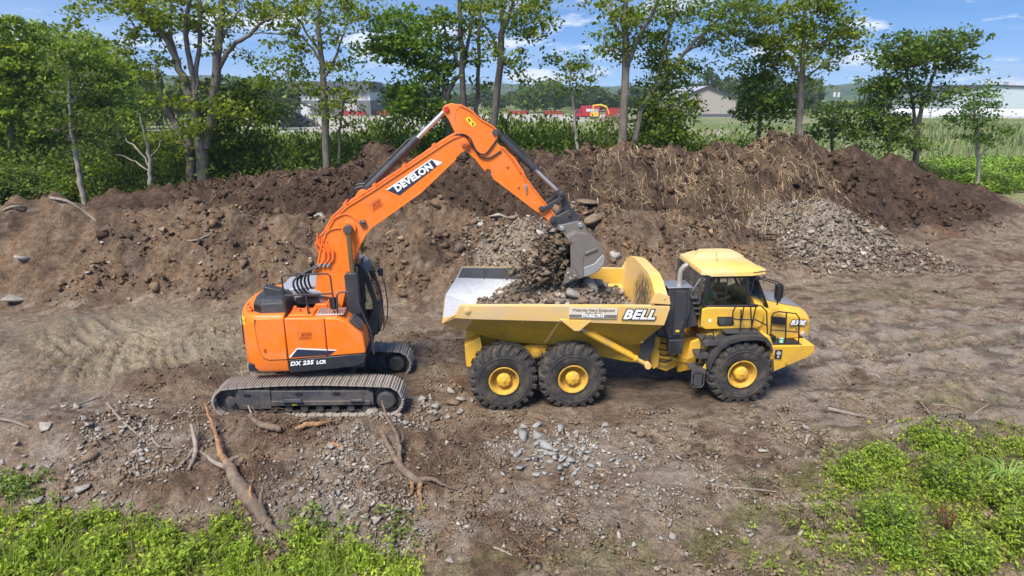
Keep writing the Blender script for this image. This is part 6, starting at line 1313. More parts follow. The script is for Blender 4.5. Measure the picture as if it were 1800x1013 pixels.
# foreground rubble
RUB = [(gz(px, py), rx, ry, m) for px, py, rx, ry, m in [(60, 740, 2.6, .9, .8), (200, 800, 2.6, .8, .7), (620, 840, 1.3, 1.3, 1.0), (560, 900, 1.4, .6, .9), (960, 790, 1.6, .6, 1.), (1060, 795, 1.5, .55, .8), (730, 720, .9, .5, .9), (400, 900, 1.2, .5, .6), (120, 880, 1.2, .5, .8), (680, 930, 1.0, .5, .9), (1050, 900, 3.5, 1.0, .25), (1160, 850, 1.8, .8, .35), (1430, 760, 1.6, .5, .25), (660, 770, 1.0, .6, .9)]]
def rubd(x, y):
    d = 0.03 + 0 * x
    for (cx, cy), rx, ry, m in RUB: d = np.maximum(d, m * blob(x, y, cx, cy, rx, ry, .6, 200 + int(rx * 10), .5, 1.3))
    return d * np.clip(.35 + 1.3 * fbm(x * 1.6, y * 1.6, 3, 222), .05, 1) * veh(x, y)
x, y = field(rng, 90000, -9.5, 7, 8.2, 14.2, rubd); n = len(x); z = height(x, y)
s = np.exp(rng.normal(size=n) * .55) * .055
scatter_rocks('rubble', np.stack([x, y, z], 1), np.clip(s, .025, .17), tint(rng, n, GREY, .2, (.2, .15, .1), .25), M['stone'], 'grey crushed rubble scattered over the bank in front of the machines', rng, HULLS=HULLS_S)
# soil clods and small stones everywhere on the site
def clod(x, y): return np.clip(.25 + .9 * fbm(x * .7, y * .7, 3, 230), .03, 1) * (1 - .85 * mudmask(x, y)) * (1 - .6 * np.clip(rutmask(x, y), 0, 1)) * veh(x, y)
x, y = field(rng, 150000, -9.5, 11, 8.2, 19, lambda x, y: clod(x, y) * np.clip(11 / y, 0, 1)); n = len(x); s = np.exp(rng.normal(size=n) * .65) * .042
gcx = paintground(x, y, 0)[:, :3] * np.exp(rng.normal(size=(n, 1)) * .2)
scatter_rocks('soil_clods', np.stack([x, y, height(x, y)], 1), np.clip(s, .02, .2), gcx, M['clod'], 'loose brown soil clods lying over the work floor', rng, HULLS=HULLS_S)
def pilec(x, y):
    a = ridge(x, y, RA, 5.0, 3.5); b = ridge(x, y, RB, 7.2, 4.5); return np.clip(np.maximum(a, b) / .5, 0, 1) * np.clip(.3 + .9 * fbm(x * .6, y * .6, 3, 240), .06, 1)
x, y = field(rng, 90000, -17, 28, 21, 38, pilec); n = len(x); s = np.exp(rng.normal(size=n) * .72) * .09
gcx = np.clip(paintground(x, y, 0)[:, :3] * np.exp(rng.normal(size=(n, 1)) * .25), .012, .6)
scatter_rocks('spoil_clods', np.stack([x, y, height(x, y)], 1), np.clip(s, .04, .65), gcx, M['clod'], 'lumps of soil and stone on the faces of the spoil berms', rng, HULLS=HULLS_S)
x, y = field(rng, 30000, 0, 34, 14, 36, lambda x, y: .5 * np.clip(.2 + .8 * fbm(x * .5, y * .5, 3, 250), .02, 1) * veh(x, y)); n = len(x); s = np.exp(rng.normal(size=n) * .5) * .05
scatter_rocks('scattered_clods', np.stack([x, y, height(x, y)], 1), np.clip(s, .02, .3), tint(rng, n, (.17, .125, .09), .3, DARK, .3), M['clod'], 'small clods and stones strewn over the trodden clay on the right', rng, HULLS=HULLS_S)
# gravel pile and pale heap
def inpile(x, y):
    c = np.maximum(cone(x, y, PILE[0], PILE[1], 3.7, 4.0, PILE[2] + .1), cone(x, y, PILE[0] - 2.1, PILE[1] + .4, 2.0, 2.4, PILE[2] - .15, 8)); b = np.maximum(ridge(x, y, RA, 5.0, 3.5), ridge(x, y, RB, 7.2, 4.5))
    return np.where(c > .03, sst(-.35, .1, c - b), 0) * .9 + .22 * sst(-1.3, -.1, c - b) * (c > -.1) * (y < PILE[1])
x, y = field(rng, 30000, PILE[0] - 5, PILE[0] + 5, PILE[1] - 5, PILE[1] + 3, inpile); n = len(x); s = np.exp(rng.normal(size=n) * .7) * .062
zz_ = height(x, y); low = np.clip(1 - zz_ / 2.4, 0, 1); s = s * (.75 + .7 * low)
scatter_rocks('gravel', np.stack([x, y, zz_], 1), np.clip(s, .035, .45), tint(rng, n, (.225, .185, .142), .28, (.14, .10, .068), .45), M['stone'], 'pale gravel and broken concrete covering the small pile before the right berm', rng, HULLS=HULLS_S)
def inheap(x, y): return (cone(x, y, HEAP[0], HEAP[1], 2.8, 2.6, 2.4, 9) > .02).astype(float)
x, y = field(rng, 9000, HEAP[0] - 4, HEAP[0] + 4, HEAP[1] - 4, HEAP[1] + 3, inheap); n = len(x); s = np.exp(rng.normal(size=n) * .5) * .09
scatter_rocks('rubble_heap', np.stack([x, y, height(x, y)], 1), np.clip(s, .05, .38), tint(rng, n, (.27, .225, .175), .28, BROWN, .5), M['stone'], 'pale stony rubble heap behind the bin of the truck', rng, HULLS=HULLS_S)
# --- single stones one can point at
ROCKM = []
for k in range(8):
    V, F = HULLS[k]
    for nm, base in (('grey', GREY), ('blue', BLUE), ('pale', (.38, .34, .29)), ('soil', (.19, .135, .09))):
        c = np.tile(np.array(base) * (.85 + .04 * k), (len(V), 1)); me_o = mesh_np('stone', V * .5, F, M['stone'], c); me = me_o.data; bpy.data.objects.remove(me_o); ROCKM.append((nm, me))
RK = {nm: [m for a, m in ROCKM if a == nm] for nm in ('grey', 'blue', 'pale', 'soil')}
def stone(px, py, wpx, kind, label, group=None, flat=.75, name='stone'):
    X, Y = on_ground(px, py); w = wpx * scale_at(Y) * .98
    o = bpy.data.objects.new(name, rr.choice(RK[kind])); link(o); o.location = (X, Y, hz(X, Y) + w * .16 * flat / .75); o.scale = (w * rr.uniform(.9, 1.1), w * rr.uniform(.75, 1), w * flat * rr.uniform(.8, 1.1)); o.rotation_euler = (rr.uniform(-.4, .4), rr.uniform(-.4, .4), rr.uniform(0, 6.3))
    return tag(o, label, 'stone', group)
for px, py, w, k, f, lab in [(655, 727, 52, 'grey', .55, 'broad flat grey stone lying at the front of the near track under the sprocket'), (918, 770, 44, 'blue', .9, 'largest bluish stone, upper left of the stone cluster in front of the rear wheels'), (962, 792, 38, 'blue', .8, 'bluish stone in the middle of the cluster in front of the rear wheels'), (915, 825, 32, 'blue', .9, 'bluish stone at the lower left of the cluster'), (945, 772, 30, 'blue', .8, 'bluish stone touching the largest one of the cluster'),
        (1112, 768, 22, 'soil', .8, 'brownish pair of stones right of the stone cluster, left one'), (1126, 772, 26, 'soil', .8, 'brownish pair of stones right of the stone cluster, right one'), (1195, 808, 30, 'grey', .8, 'lone stone in the mud between cluster and weeds'), (1182, 946, 26, 'grey', .7, 'lone pale stone near the bottom edge, right of centre'), (790, 990, 26, 'grey', .6, 'flat stone at the bottom edge left of centre'), (902, 935, 28, 'soil', .6, 'brown stone in the mud below the root with split ends'), (640, 916, 28, 'grey', .7, 'grey stone at the lower end of the rubble bank'), (662, 922, 30, 'grey', .7, 'grey stone beside the one at the lower end of the rubble bank'),
        (160, 812, 34, 'soil', .8, 'rounded brown stone on the left bank'), (66, 886, 46, 'grey', .5, 'flat grey slab above the green weeds at the left'), (145, 866, 36, 'grey', .5, 'grey stone cluster piece beside the weeds at the left'), (80, 752, 44, 'grey', .4, 'flat pale slab high on the left bank'), (197, 740, 26, 'grey', .7, 'grey stone on the left bank below the stick'), (30, 782, 20, 'grey', .8, 'upright grey stone at the left edge of the bank'), (800, 712, 34, 'soil', .8, 'brown stone behind the rear left wheel track'), (766, 718, 28, 'grey', .8, 'grey stone between track and truck'), (742, 705, 26, 'grey', .8, 'grey stone just right of the track end'),
        (1410, 912, 14, 'pale', .8, 'tiny pale stone in the moss'), (1340, 795, 20, 'grey', .8, 'grey stone left of the weeds'), (1415, 757, 22, 'grey', .8, 'larger grey stone in the small row right of the front wheel'), (1395, 757, 12, 'grey', .8, 'small grey stone in the row right of the front wheel'), (1630, 431, 14, 'soil', .8, 'dark stone beside the foot of the right berm'), (1592, 406, 12, 'soil', .8, 'dark stone at the toe of the right berm'), (1628, 408, 10, 'soil', .7, 'small dark stone right of the toe of the right berm'), (1520, 450, 22, 'pale', .7, 'pale boulder at the right foot of the gravel pile'), (1480, 472, 22, 'grey', .7, 'grey boulder in front of the gravel pile'), (1425, 415, 26, 'pale', .6, 'pale stone on the left flank of the gravel pile'),
        (880, 384, 70, 'pale', .25, 'long pale concrete slab on top of the rubble heap'), (950, 418, 24, 'pale', .7, 'bright white stone in the rubble heap by the bucket'), (845, 404, 20, 'pale', .6, 'white stone at the left of the rubble heap'), (1030, 362, 62, 'soil', .22, 'flat concrete slab right of the quick coupler, upper one'), (1040, 392, 52, 'soil', .4, 'brown block right of the bucket, lower one'), (1082, 452, 34, 'pale', .7, 'pale boulder between the bucket and the headboard'), (28, 530, 60, 'grey', .3, 'flat grey slab at the left edge above the wet clay'), (38, 460, 34, 'grey', .6, 'grey block in the face of the left pile'), (560, 385, 40, 'pale', .5, 'pale lump behind the boom'), (580, 790, 26, 'grey', .7, 'grey stone left of the rubble bank top'), (700, 735, 24, 'grey', .7, 'grey stone right of the broad flat one')]:
    stone(px, py, w, k, lab, None, f)
for grp, lab, kind, box, n_, wr in (('bluish broken stones of the cluster', 'small bluish broken stone in the cluster in front of the rear wheels', 'blue', (880, 1075, 752, 850), 84, (9, 24)), ('grey stones of the rubble bank', 'fist-sized grey stone on the rubble bank below the excavator', 'grey', (520, 720, 790, 960), 60, (9, 20)), ('grey stones between track and truck', 'broken grey stone between the track and the rear wheel', 'grey', (690, 830, 690, 750), 22, (9, 22)), ('grey stones on the left bank', 'grey stone on the left bank under the wet clay', 'grey', (0, 340, 715, 890), 60, (9, 22)),
                                     ('pale stones right of the cluster', 'pale stone in the mud right of the stone cluster', 'pale', (1030, 1140, 750, 840), 18, (8, 16)), ('stones in the brown piles', 'pale stone stuck in the face of the brown piles', 'pale', (10, 560, 390, 520), 16, (6, 12))):
    for _ in range(n_):
        g_ = min(1, max(0, rr.gauss(.5, .25))); stone(box[0] + (box[1] - box[0]) * (g_ if kind == 'blue' else rr.random()), box[2] + (box[3] - box[2]) * (min(1, max(0, rr.gauss(.45, .25))) if kind == 'blue' else rr.random()), rr.uniform(*wr), kind, lab, grp)
# --- straw, roots and twigs: thin curved strips
def strips(name, x, y, length, width, col, label, rng, lift=.02, updir=.15, curl=.5, along=None, kind='stuff', z0=None):
    n = len(x); z = height(x, y) if z0 is None else z0; P = [np.stack([x, y, z + lift * rng.uniform(0, 1, n)], 1)]
    a = rng.uniform(0, 2 * PI, n) if along is None else along + rng.normal(size=n) * .6; el = rng.normal(size=n) * updir + updir * .4
    for k in range(3):
        d = np.stack([np.cos(a) * np.cos(el), np.sin(a) * np.cos(el), np.sin(el)], 1); q = P[-1] + d * (length / 3)[:, None]
        if z0 is None: q[:, 2] = height(q[:, 0], q[:, 1], False) + rng.uniform(-.01, 1, n) * (lift + .02) + np.maximum(0, np.sin(el)) * (length * .3)
        P.append(q); a = a + rng.normal(size=n) * curl; el = el * .5 + rng.normal(size=n) * updir * .7
    P = np.stack(P, 1); side = np.stack([-np.sin(a), np.cos(a), 0 * a], 1); up = np.array([0, 0, 1.])
    w = width[:, None, None] * np.array([1, .9, .7, .3])[None, :, None] * .5
    A, B, C_ = P + side[:, None] * w, P - side[:, None] * w, P + up * w * 1.4
    V = np.stack([A, B, C_], 2).reshape(-1, 3); b0 = (np.arange(n) * 12)[:, None, None]
    F = np.array([[s_ * 3 + i, s_ * 3 + j, s_ * 3 + 3 + j, s_ * 3 + 3 + i] for s_ in range(3) for i, j in ((0, 2), (2, 1))])
    o = mesh_np(name, V, (F[None] + b0).reshape(-1, 4), M['straw'], np.repeat(col, 12, 0)); tag(o, label, None, None, kind); return o
def sm(x, y): return sst(1.5, 6, x) * (1 - sst(16, 20, x)) * np.clip(.35 + 1.0 * fbm(x * .6, y * .6, 3, 260), .04, 1) * (ridge(x, y, RB, 7.2, 4.5) > .3)
x, y = field(rng, 24000, 0, 24, 27, 38, sm); n = len(x)
strips('straw', x, y, np.exp(rng.normal(size=n) * .4) * .5, rng.uniform(.012, .034, n), tint(rng, n, (.30, .22, .135), .3, (.12, .08, .05), .45), 'dead roots and straw strewn down the face of the right berm', rng, .07, .25, .35, -PI / 2)
x, y = field(rng, 6000, -17, 8, 21, 34, lambda x, y: .6 * np.clip(.2 + fbm(x * .5, y * .5, 3, 270), .05, 1)); n = len(x)
strips('root_bits', x, y, np.exp(rng.normal(size=n) * .4) * .4, rng.uniform(.012, .026, n), tint(rng, n, (.26, .19, .125), .3, (.11, .07, .045), .5), 'broken roots and twigs in the brown piles', rng, .05, .3, .5)
x, y = field(rng, 30000, -9.5, 30, 8.2, 32, lambda x, y: np.clip(.3 + .9 * fbm(x * .5, y * .5, 3, 280), .03, 1) * (1 - .8 * mudmask(x, y)) * veh(x, y) * np.clip(14 / y, 0, 1) ** 1.2); n = len(x)
strips('twigs', x, y, np.exp(rng.normal(size=n) * .5) * .26, rng.uniform(.006, .016, n), tint(rng, n, (.21, .15, .095), .3, (.065, .043, .03), .6), 'small twigs and rootlets littering the trodden soil', rng, .03, .12, .45)
# --- single sticks
M['wood'] = bark_mat('muddy_root_wood', (.095, .066, .045), (.24, .175, .12)); M['split'] = bark_mat('fresh_split_wood', (.17, .085, .04), (.44, .25, .12)); M['graystick'] = bark_mat('weathered_stick', (.20, .16, .12), (.36, .30, .24))
def gpath(pts, lift=.05):
    out = []
    for p in pts:
        X, Y = on_ground(p[0], p[1]); out.append(Vector((X, Y, hz(X, Y) + (p[2] if len(p) > 2 else lift))))
    return out
def stick(name, label, pts, r0, r1, mat='graystick', cat='stick', group=None, lift=.03):
    P = gpath(pts, lift); o_ = P[0].copy(); sp = smoothline([p - o_ for p in P]); b = MB(); b.tube(sp, list(np.linspace(r0, r1, len(sp))), 7)
    o = b.build(name, M[mat], None, 0, 50, loc=o_); return tag(o, label, cat, group)
for lab, pts, r0, r1 in [('long pale stick lying at the left edge of the bank', [(-10, 738), (25, 747), (52, 756)], .035, .02), ('crooked stick lying down the left bank towards the trunk', [(190, 715), (212, 738), (236, 762), (262, 782)], .035, .012), ('thin stick pointing up from the left bank to the wet clay', [(115, 722), (150, 710), (178, 702)], .02, .01), ('curved pale root hoop on the left bank', [(268, 775), (280, 788), (296, 788), (305, 786)], .025, .012), ('stout stick lying in the mud right of the front wheel', [(1455, 721), (1490, 727), (1528, 731)], .05, .03), ('thin forked stick on the wet clay at the right', [(1618, 710), (1635, 725), (1640, 745)], .02, .012), ('long thin stick on the clay near the right edge', [(1640, 711), (1670, 713), (1692, 714)], .02, .012), ('thin stick lying diagonally near the right edge', [(1712, 728), (1725, 720), (1740, 712)], .02, .01), ('low branch lying above the grassy ground, right of centre', [(1230, 838), (1265, 858), (1310, 864), (1365, 868)], .022, .012), ('thin stick in the grass at the bottom right of centre', [(1370, 888), (1390, 897), (1405, 900)], .015, .01), ('long root lying across the top of the left pile', [(88, 352), (120, 362), (150, 376), (168, 388)], .07, .03), ('root sticking out at the left end of the left pile', [(-5, 374), (22, 372), (46, 370)], .07, .04), ('stick on the bare ground at the bottom centre', [(868, 965), (885, 972), (900, 980)], .02, .012), ('stick in the face of the left pile', [(330, 430), (350, 425), (372, 412)], .04, .02)]:
    stick('stick', lab, pts, r0, r1)
# --- uprooted stumps
st = empty('fallen_tree', 'uprooted muddy trunk with a splintered top lying down the bank in front of the excavator', 'tree stump', (*gpath([(440, 880)])[0][:2], 0)); o_ = st.location
def stp_(par, name, pts, r, mat, n=8):
    P = gpath(pts); sp = smoothline([p - o_ for p in P], 6); rr_ = list(np.interp(np.linspace(0, 1, len(sp)), np.linspace(0, 1, len(r)), r)); b = MB(); b.tube([p + Vector((random.gauss(0, r[0] * .16), random.gauss(0, r[0] * .16), random.gauss(0, r[0] * .12))) for p in sp], rr_, n); return b.build(name, M[mat], par, 0, 55)
stp_(st, 'trunk', [(402, 836, .18), (420, 862, .18), (438, 892, .16), (456, 915, .14), (476, 936, .08), (494, 948, .02)], [.09, .125, .145, .125, .075, .03], 'wood', 10)
stp_(st, 'splintered_top', [(405, 842, .20), (392, 815, .24), (382, 785, .28), (370, 755, .36), (365, 738, .42)], [.08, .06, .042, .032, .01], 'split')
stp_(st, 'root', [(398, 836, .16), (385, 828, .10), (365, 808, .06), (350, 800, .04)], [.05, .045, .04, .03], 'graystick'); stp_(st, 'root', [(404, 838, .2), (413, 830, .24), (424, 826, .26)], [.06, .045, .02], 'wood')
stp_(st, 'broken_limb', [(450, 918, .16), (446, 900, .30), (444, 888, .38)], [.05, .04, .01], 'split'); stp_(st, 'broken_limb', [(458, 918, .16), (463, 898, .30), (466, 884, .38)], [.05, .035, .01], 'wood')
st = empty('root', 'forked pale root standing left of the splintered trunk top', 'tree root', (*gpath([(340, 800)])[0][:2], 0)); o_ = st.location
stp_(st, 'stem', [(339, 766, .25), (344, 785, .2), (346, 800, .12), (342, 815, .07), (332, 832, .03)], [.025, .045, .05, .045, .03], 'graystick'); stp_(st, 'branch', [(342, 800, .12), (330, 812, .06), (316, 826, .02)], [.035, .03, .02], 'graystick'); stp_(st, 'branch', [(345, 792, .14), (352, 770, .2), (350, 758, .24)], [.03, .02, .01], 'wood')
st = empty('uprooted_stump', 'uprooted root with orange split ends on the dark mound right of the rubble bank', 'tree stump', (*gpath([(715, 850)])[0][:2], 0)); o_ = st.location
stp_(st, 'trunk', [(672, 778, .22), (686, 802, .2), (694, 822, .2), (708, 842, .2), (724, 856, .18), (740, 858, .12)], [.04, .055, .065, .075, .08, .06], 'wood', 9)
stp_(st, 'root', [(704, 832, .18), (702, 805, .2), (698, 785, .26), (682, 762, .34), (674, 738, .44)], [.05, .05, .045, .035, .012], 'wood'); stp_(st, 'root', [(736, 856, .14), (760, 854, .14), (782, 860, .06), (812, 866, .02)], [.06, .045, .03, .012], 'wood'); stp_(st, 'root', [(702, 802, .22), (710, 792, .26), (706, 780, .3)], [.03, .025, .012], 'wood'); stp_(st, 'root', [(690, 822, .15), (668, 824, .08), (652, 832, .02)], [.03, .022, .01], 'wood')
stp_(st, 'split_end', [(724, 858, .16), (725, 868, .08), (722, 876, .04)], [.05, .04, .015], 'split'); stp_(st, 'split_end', [(740, 858, .14), (739, 874, .06), (742, 897, .01)], [.055, .045, .01], 'split')
st = empty('root', 'muddy root with a thin upright shoot under the middle of the near track', 'tree root', (*gpath([(460, 755)])[0][:2], 0)); o_ = st.location
stp_(st, 'stem', [(440, 742, .12), (456, 755, .12), (474, 762, .12), (494, 764, .1)], [.05, .07, .08, .07], 'wood'); stp_(st, 'shoot', [(446, 748, .1), (438, 728, .3), (433, 708, .55), (430, 692, .75)], [.025, .02, .015, .006], 'graystick')
st = empty('root', 'root with an orange split side left of the rubble bank top', 'tree root', (*gpath([(545, 757)])[0][:2], 0)); o_ = st.location
stp_(st, 'stem', [(520, 762, .08), (542, 758, .12), (566, 756, .1), (592, 746, .06)], [.04, .06, .05, .02], 'split'); stp_(st, 'branch', [(528, 752, .14), (550, 748, .16), (575, 742, .1)], [.03, .03, .015], 'wood')
for (px, py, rad, n_) in ((440, 860, .75, 150), (712, 840, .8, 170), (460, 760, .6, 90), (340, 805, .4, 50), (550, 757, .5, 70)):
    X, Y = on_ground(px, py); x = X + rng.normal(size=n_) * rad * .5; y = Y + rng.normal(size=n_) * rad * .4
    strips('rootlets', x, y, rng.uniform(.15, .55, n_), rng.uniform(.006, .014, n_), tint(rng, n_, (.17, .115, .075), .3, (.07, .045, .03), .4), 'fine tangled rootlets round an uprooted stump', rng, .14, .5, .6)
stick('wood_splinter', 'short orange wood splinter on the rubble bank', [(583, 784), (594, 790), (606, 798)], .05, .02, 'split', 'wood splinter')
# --- the load in the bin and the soil pouring from the bucket
def loadz(lx, ly):
    h = 2.30 + .42 * np.exp(-(((lx - 1.6) / 1.35) ** 2 + ((ly + .1) / 1.1) ** 2)) + .85 * np.exp(-(((lx - 1.42) / .62) ** 2 + ((ly - .25) / .6) ** 2)) - .28 * np.clip((.3 - lx) / .8, 0, 1.6) - .16 * np.clip((lx - 2.4), 0, 2)
    return h + .10 * fbm(lx * 2.2, ly * 2.2, 4, 300) + .05 * fbm(lx * 6, ly * 6, 3, 301)
gx_, gy_ = np.meshgrid(np.linspace(-.62, 3.36, 80), np.linspace(-1.36, 1.36, 56)); gzv = loadz(gx_, gy_)
edge = 1.40 - np.clip((2.65 - gzv), 0, .8) * .55; gy2 = np.clip(gy_, -edge, edge)
id_ = np.arange(gx_.size).reshape(gx_.shape); F = np.stack([id_[:-1, :-1], id_[:-1, 1:], id_[1:, 1:], id_[1:, :-1]], -1).reshape(-1, 4)
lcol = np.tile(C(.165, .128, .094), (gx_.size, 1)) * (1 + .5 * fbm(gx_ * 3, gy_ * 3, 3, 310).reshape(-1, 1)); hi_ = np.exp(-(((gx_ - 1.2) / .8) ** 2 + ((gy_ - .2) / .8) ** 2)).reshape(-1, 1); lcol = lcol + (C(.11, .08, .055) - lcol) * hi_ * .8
load = mesh_np('soil_load', np.stack([gx_, gy2, gzv], -1).reshape(-1, 3), F, M['clod'], np.clip(lcol, .02, .5), smooth=True)
load.location = TRUCK_O; load.rotation_euler = (0, 0, TRUCK_YAW); tag(load, 'heap of grey-brown soil and broken stone filling the truck bin', 'soil load')
n = 2600; lx = rng.uniform(-.55, 3.3, n); ly = rng.uniform(-1.3, 1.3, n); lz = loadz(lx, ly); s = np.clip(np.exp(rng.normal(size=n) * .65) * .08, .03, .36)
k_ = (np.abs(ly) < 1.38 - np.clip(2.65 - lz, 0, .8) * .55); lx, ly, lz, s = lx[k_], ly[k_], lz[k_], s[k_]; n = len(lx)
scatter_rocks('load_stones', np.stack([lx, ly, lz], 1), s, tint(rng, n, (.20, .162, .125), .28, (.12, .088, .06), .4), M['stone'], '', rng, .15, load, None)['kind'] = 'stuff'
pc = empty('pouring_soil', 'dark soil and roots spilling from the mouth of the bucket into the truck', 'soil', (0, 0, 0))
eu = Matrix.Rotation(R(5), 4, 'Z'); n = 7500; t_ = rng.uniform(0, 1, n) ** .8
bx_ = 5.94 - .48 * t_ + rng.normal(size=n) * (.11 + .17 * t_); bz_ = 3.62 - 1.1 * t_ + rng.normal(size=n) * .06; by_ = rng.uniform(-.52, .52, n) * (1 + .2 * t_)
W_ = np.array([(eu @ Vector((a, b, c)))[:] for a, b, c in zip(bx_, by_, bz_)]) + np.array(EXC_O)
s = np.clip(np.exp(rng.normal(size=n) * .85) * .048, .02, .34)
o = scatter_rocks('soil_lumps', W_, s, tint(rng, n, (.135, .10, .068), .28, (.22, .185, .145), .12), M['clod'], '', rng, .15, pc, None, HULLS_S); o['kind'] = 'stuff'
n2_ = 260; k_ = rng.randint(0, n, n2_); ro_ = strips('hanging_roots', W_[k_, 0], W_[k_, 1], rng.uniform(.12, .4, n2_), rng.uniform(.006, .014, n2_), tint(rng, n2_, (.20, .145, .09), .3), '', rng, .02, .6, .6, z0=W_[k_, 2]); ro_.parent = pc
core = MB()
for k in range(26):
    t_ = k / 25; p = eu @ Vector((5.98 - .40 * t_ + rng.normal() * .05, rng.uniform(-.35, .35), 3.52 - .95 * t_)) + Vector(EXC_O); V, F = HULLS[k % 14]; core.add([p + Vector(v) * .30 for v in V], [tuple(f) for f in F])
cm = core.build('soil_core', plain('dark_soil', (.12, .09, .062), .95, 0, .3, 6), pc, 0, 0); cm['kind'] = 'stuff'
for lab, lx, ly, sz, kd, rot in [('large tilted concrete slab leaning in the load under the bucket', 2.25, -.35, (.72, .34, .30), 'grey', (.5, .9, .3)), ('flat grey concrete piece in the load left of the tilted slab', 1.72, -.72, (.58, .42, .26), 'grey', (.3, .35, .8)), ('pale concrete piece half buried at the near rail of the bin', 1.42, -.98, (.40, .3, .22), 'pale', (.2, -.2, .2)), ('grey block in the load behind the tilted slab', 2.55, .35, (.45, .4, .35), 'grey', (.1, .3, 1.2)), ('brown block in front of the concrete pieces at the near rail', 1.95, -1.0, (.34, .28, .26), 'soil', (.1, .2, .4)), ('flat grey slab against the far wall of the bin', 2.85, .85, (.55, .42, .2), 'grey', (.6, .2, .1))]:
    z = float(loadz(np.array([lx]), np.array([ly]))[0]); p = Matrix.Translation(TRUCK_O) @ Matrix.Rotation(TRUCK_YAW, 4, 'Z') @ Vector((lx, ly, z + sz[2] * .25))
    o = bpy.data.objects.new('concrete_chunk', rr.choice(RK[kd])); link(o); o.location = p; o.scale = [q * 1.3 for q in sz]; o.rotation_euler = rot; tag(o, lab, 'concrete chunk')
# --- weeds in the foreground
def weed_cloud(name, x, y, z, hgt, nl, size, base, rng, label, up=.5, blades=False, young=(.20, .30, .04), kind='stuff', elong=.5, spread=.09):
    n = len(x); Pk = np.repeat(np.stack([x, y, z], 1), nl, 0); m = len(Pk); t = rng.uniform(.1, 1, m) ** .8; H_ = np.repeat(hgt, nl)
    lean = np.repeat(rng.normal(size=(n, 2)) * .25, nl, 0); a = rng.uniform(0, 2 * PI, m); r_ = spread * rng.uniform(.2, 1.2, m) * (1.1 - .5 * t)
    P = Pk + np.stack([lean[:, 0] * t * H_ + r_ * np.cos(a), lean[:, 1] * t * H_ + r_ * np.sin(a), t * H_], 1)
    V, F, c = leaves(P, size, base, rng, .22, up, elong, young); tint_ = np.repeat(np.repeat(np.exp(rng.normal(size=(n, 1)) * .22), nl, 0), 4, 0)
    o = mesh_np(name, V, F, M['weed'], np.clip(c * tint_, .005, .6))
    if kind: tag(o, label, None, None, kind)
    return o
def blades(name, x, y, z, h, w, col, rng, label, kind='stuff'):
    n = len(x); a = rng.uniform(0, 2 * PI, n); ln = np.abs(rng.normal(size=n)) * .45; d = np.stack([np.cos(a), np.sin(a), 0 * a], 1); sd = np.stack([-np.sin(a), np.cos(a), 0 * a], 1); P0 = np.stack([x, y, z], 1); up = np.array([0, 0, 1.])
    P1 = P0 + up * (h * .6)[:, None] + d * (ln * h * .3)[:, None]; P2 = P0 + up * (h * (1 - .25 * ln))[:, None] + d * (ln * h)[:, None]
    V = np.stack([P0 - sd * w[:, None] * .5, P0 + sd * w[:, None] * .5, P1 + sd * w[:, None] * .4, P1 - sd * w[:, None] * .4, P2 + sd * w[:, None] * .08, P2 - sd * w[:, None] * .08], 1).reshape(-1, 3)
    F = (np.array([[0, 1, 2, 3], [3, 2, 4, 5]])[None] + (np.arange(n) * 6)[:, None, None]).reshape(-1, 4); o = mesh_np(name, V, F, M['weed'], np.repeat(col, 6, 0)); tag(o, label, None, None, kind); return o
def sel(n, x0, x1, y0, y1, fn):
    x = rng.uniform(x0, x1, n); y = rng.uniform(y0, y1, n); z = height(x, y, False); px, py = px_of(x, y, z); k = rng.uniform(0, 1, n) < fn(px, py, x, y); return x[k], y[k], z[k]
edge_l = lambda px: np.interp(px, [-300, 0, 60, 130, 200, 300, 420, 520, 600, 650, 690, 720], [905, 915, 922, 940, 936, 950, 958, 962, 966, 978, 1010, 1045])
fl_ = lambda px, py, x, y: sst(-48, 40, py - edge_l(px) + 42 * fbm(x * 1.4, y * 1.4, 3, 400)) * (px < 740)
x, y, z = sel(13000, -10.5, -1.0, 7.0, 10.8, lambda px, py, x, y: fl_(px, py, x, y) * np.clip(.55 + 1.1 * fbm(x * 1.5, y * 1.5, 3, 415), .10, 1)); n = len(x)
weed_cloud('weeds', x, y, z, rng.uniform(.06, .34, n) * np.clip(1.1 + 1.3 * fbm(x * 1.1, y * 1.1, 3, 410), .35, 2.2), 13, .088, (.185, .275, .024), rng, 'bright green leafy weeds along the bottom left edge', .5, elong=.40, young=(.32, .39, .05), spread=.11)
k = rng.uniform(size=n) < .45; blades('grass', np.repeat(x[k], 3) + rng.normal(size=k.sum() * 3) * .06, np.repeat(y[k], 3) + rng.normal(size=k.sum() * 3) * .06, np.repeat(z[k], 3), rng.uniform(.15, .5, k.sum() * 3), rng.uniform(.008, .018, k.sum() * 3), tint(rng, k.sum() * 3, (.20, .29, .035), .2, (.30, .26, .12), .22), rng, 'grass blades among the weeds at the bottom left')
spotl = lambda px, py, x, y: np.maximum(np.exp(-(((px - 30) / 40) ** 2 + ((py - 862) / 20) ** 2)), .6 * np.exp(-(((px - 70) / 26) ** 2 + ((py - 846) / 10) ** 2))) + .25 * np.exp(-(((px - 560) / 60) ** 2 + ((py - 925) / 26) ** 2)) + .25 * np.exp(-(((px - 240) / 30) ** 2 + ((py - 925) / 26) ** 2)) + .2 * np.exp(-(((px - 380) / 30) ** 2 + ((py - 915) / 20) ** 2)) + .25 * np.exp(-(((px - 690) / 40) ** 2 + ((py - 940) / 30) ** 2))
x, y, z = sel(9000, -10.5, -1.0, 7.6, 11.5, spotl); weed_cloud('weeds', x, y, z, rng.uniform(.08, .28, len(x)), 10, .075, (.10, .155, .03), rng, 'sparse young weeds growing through the left bank', .5)
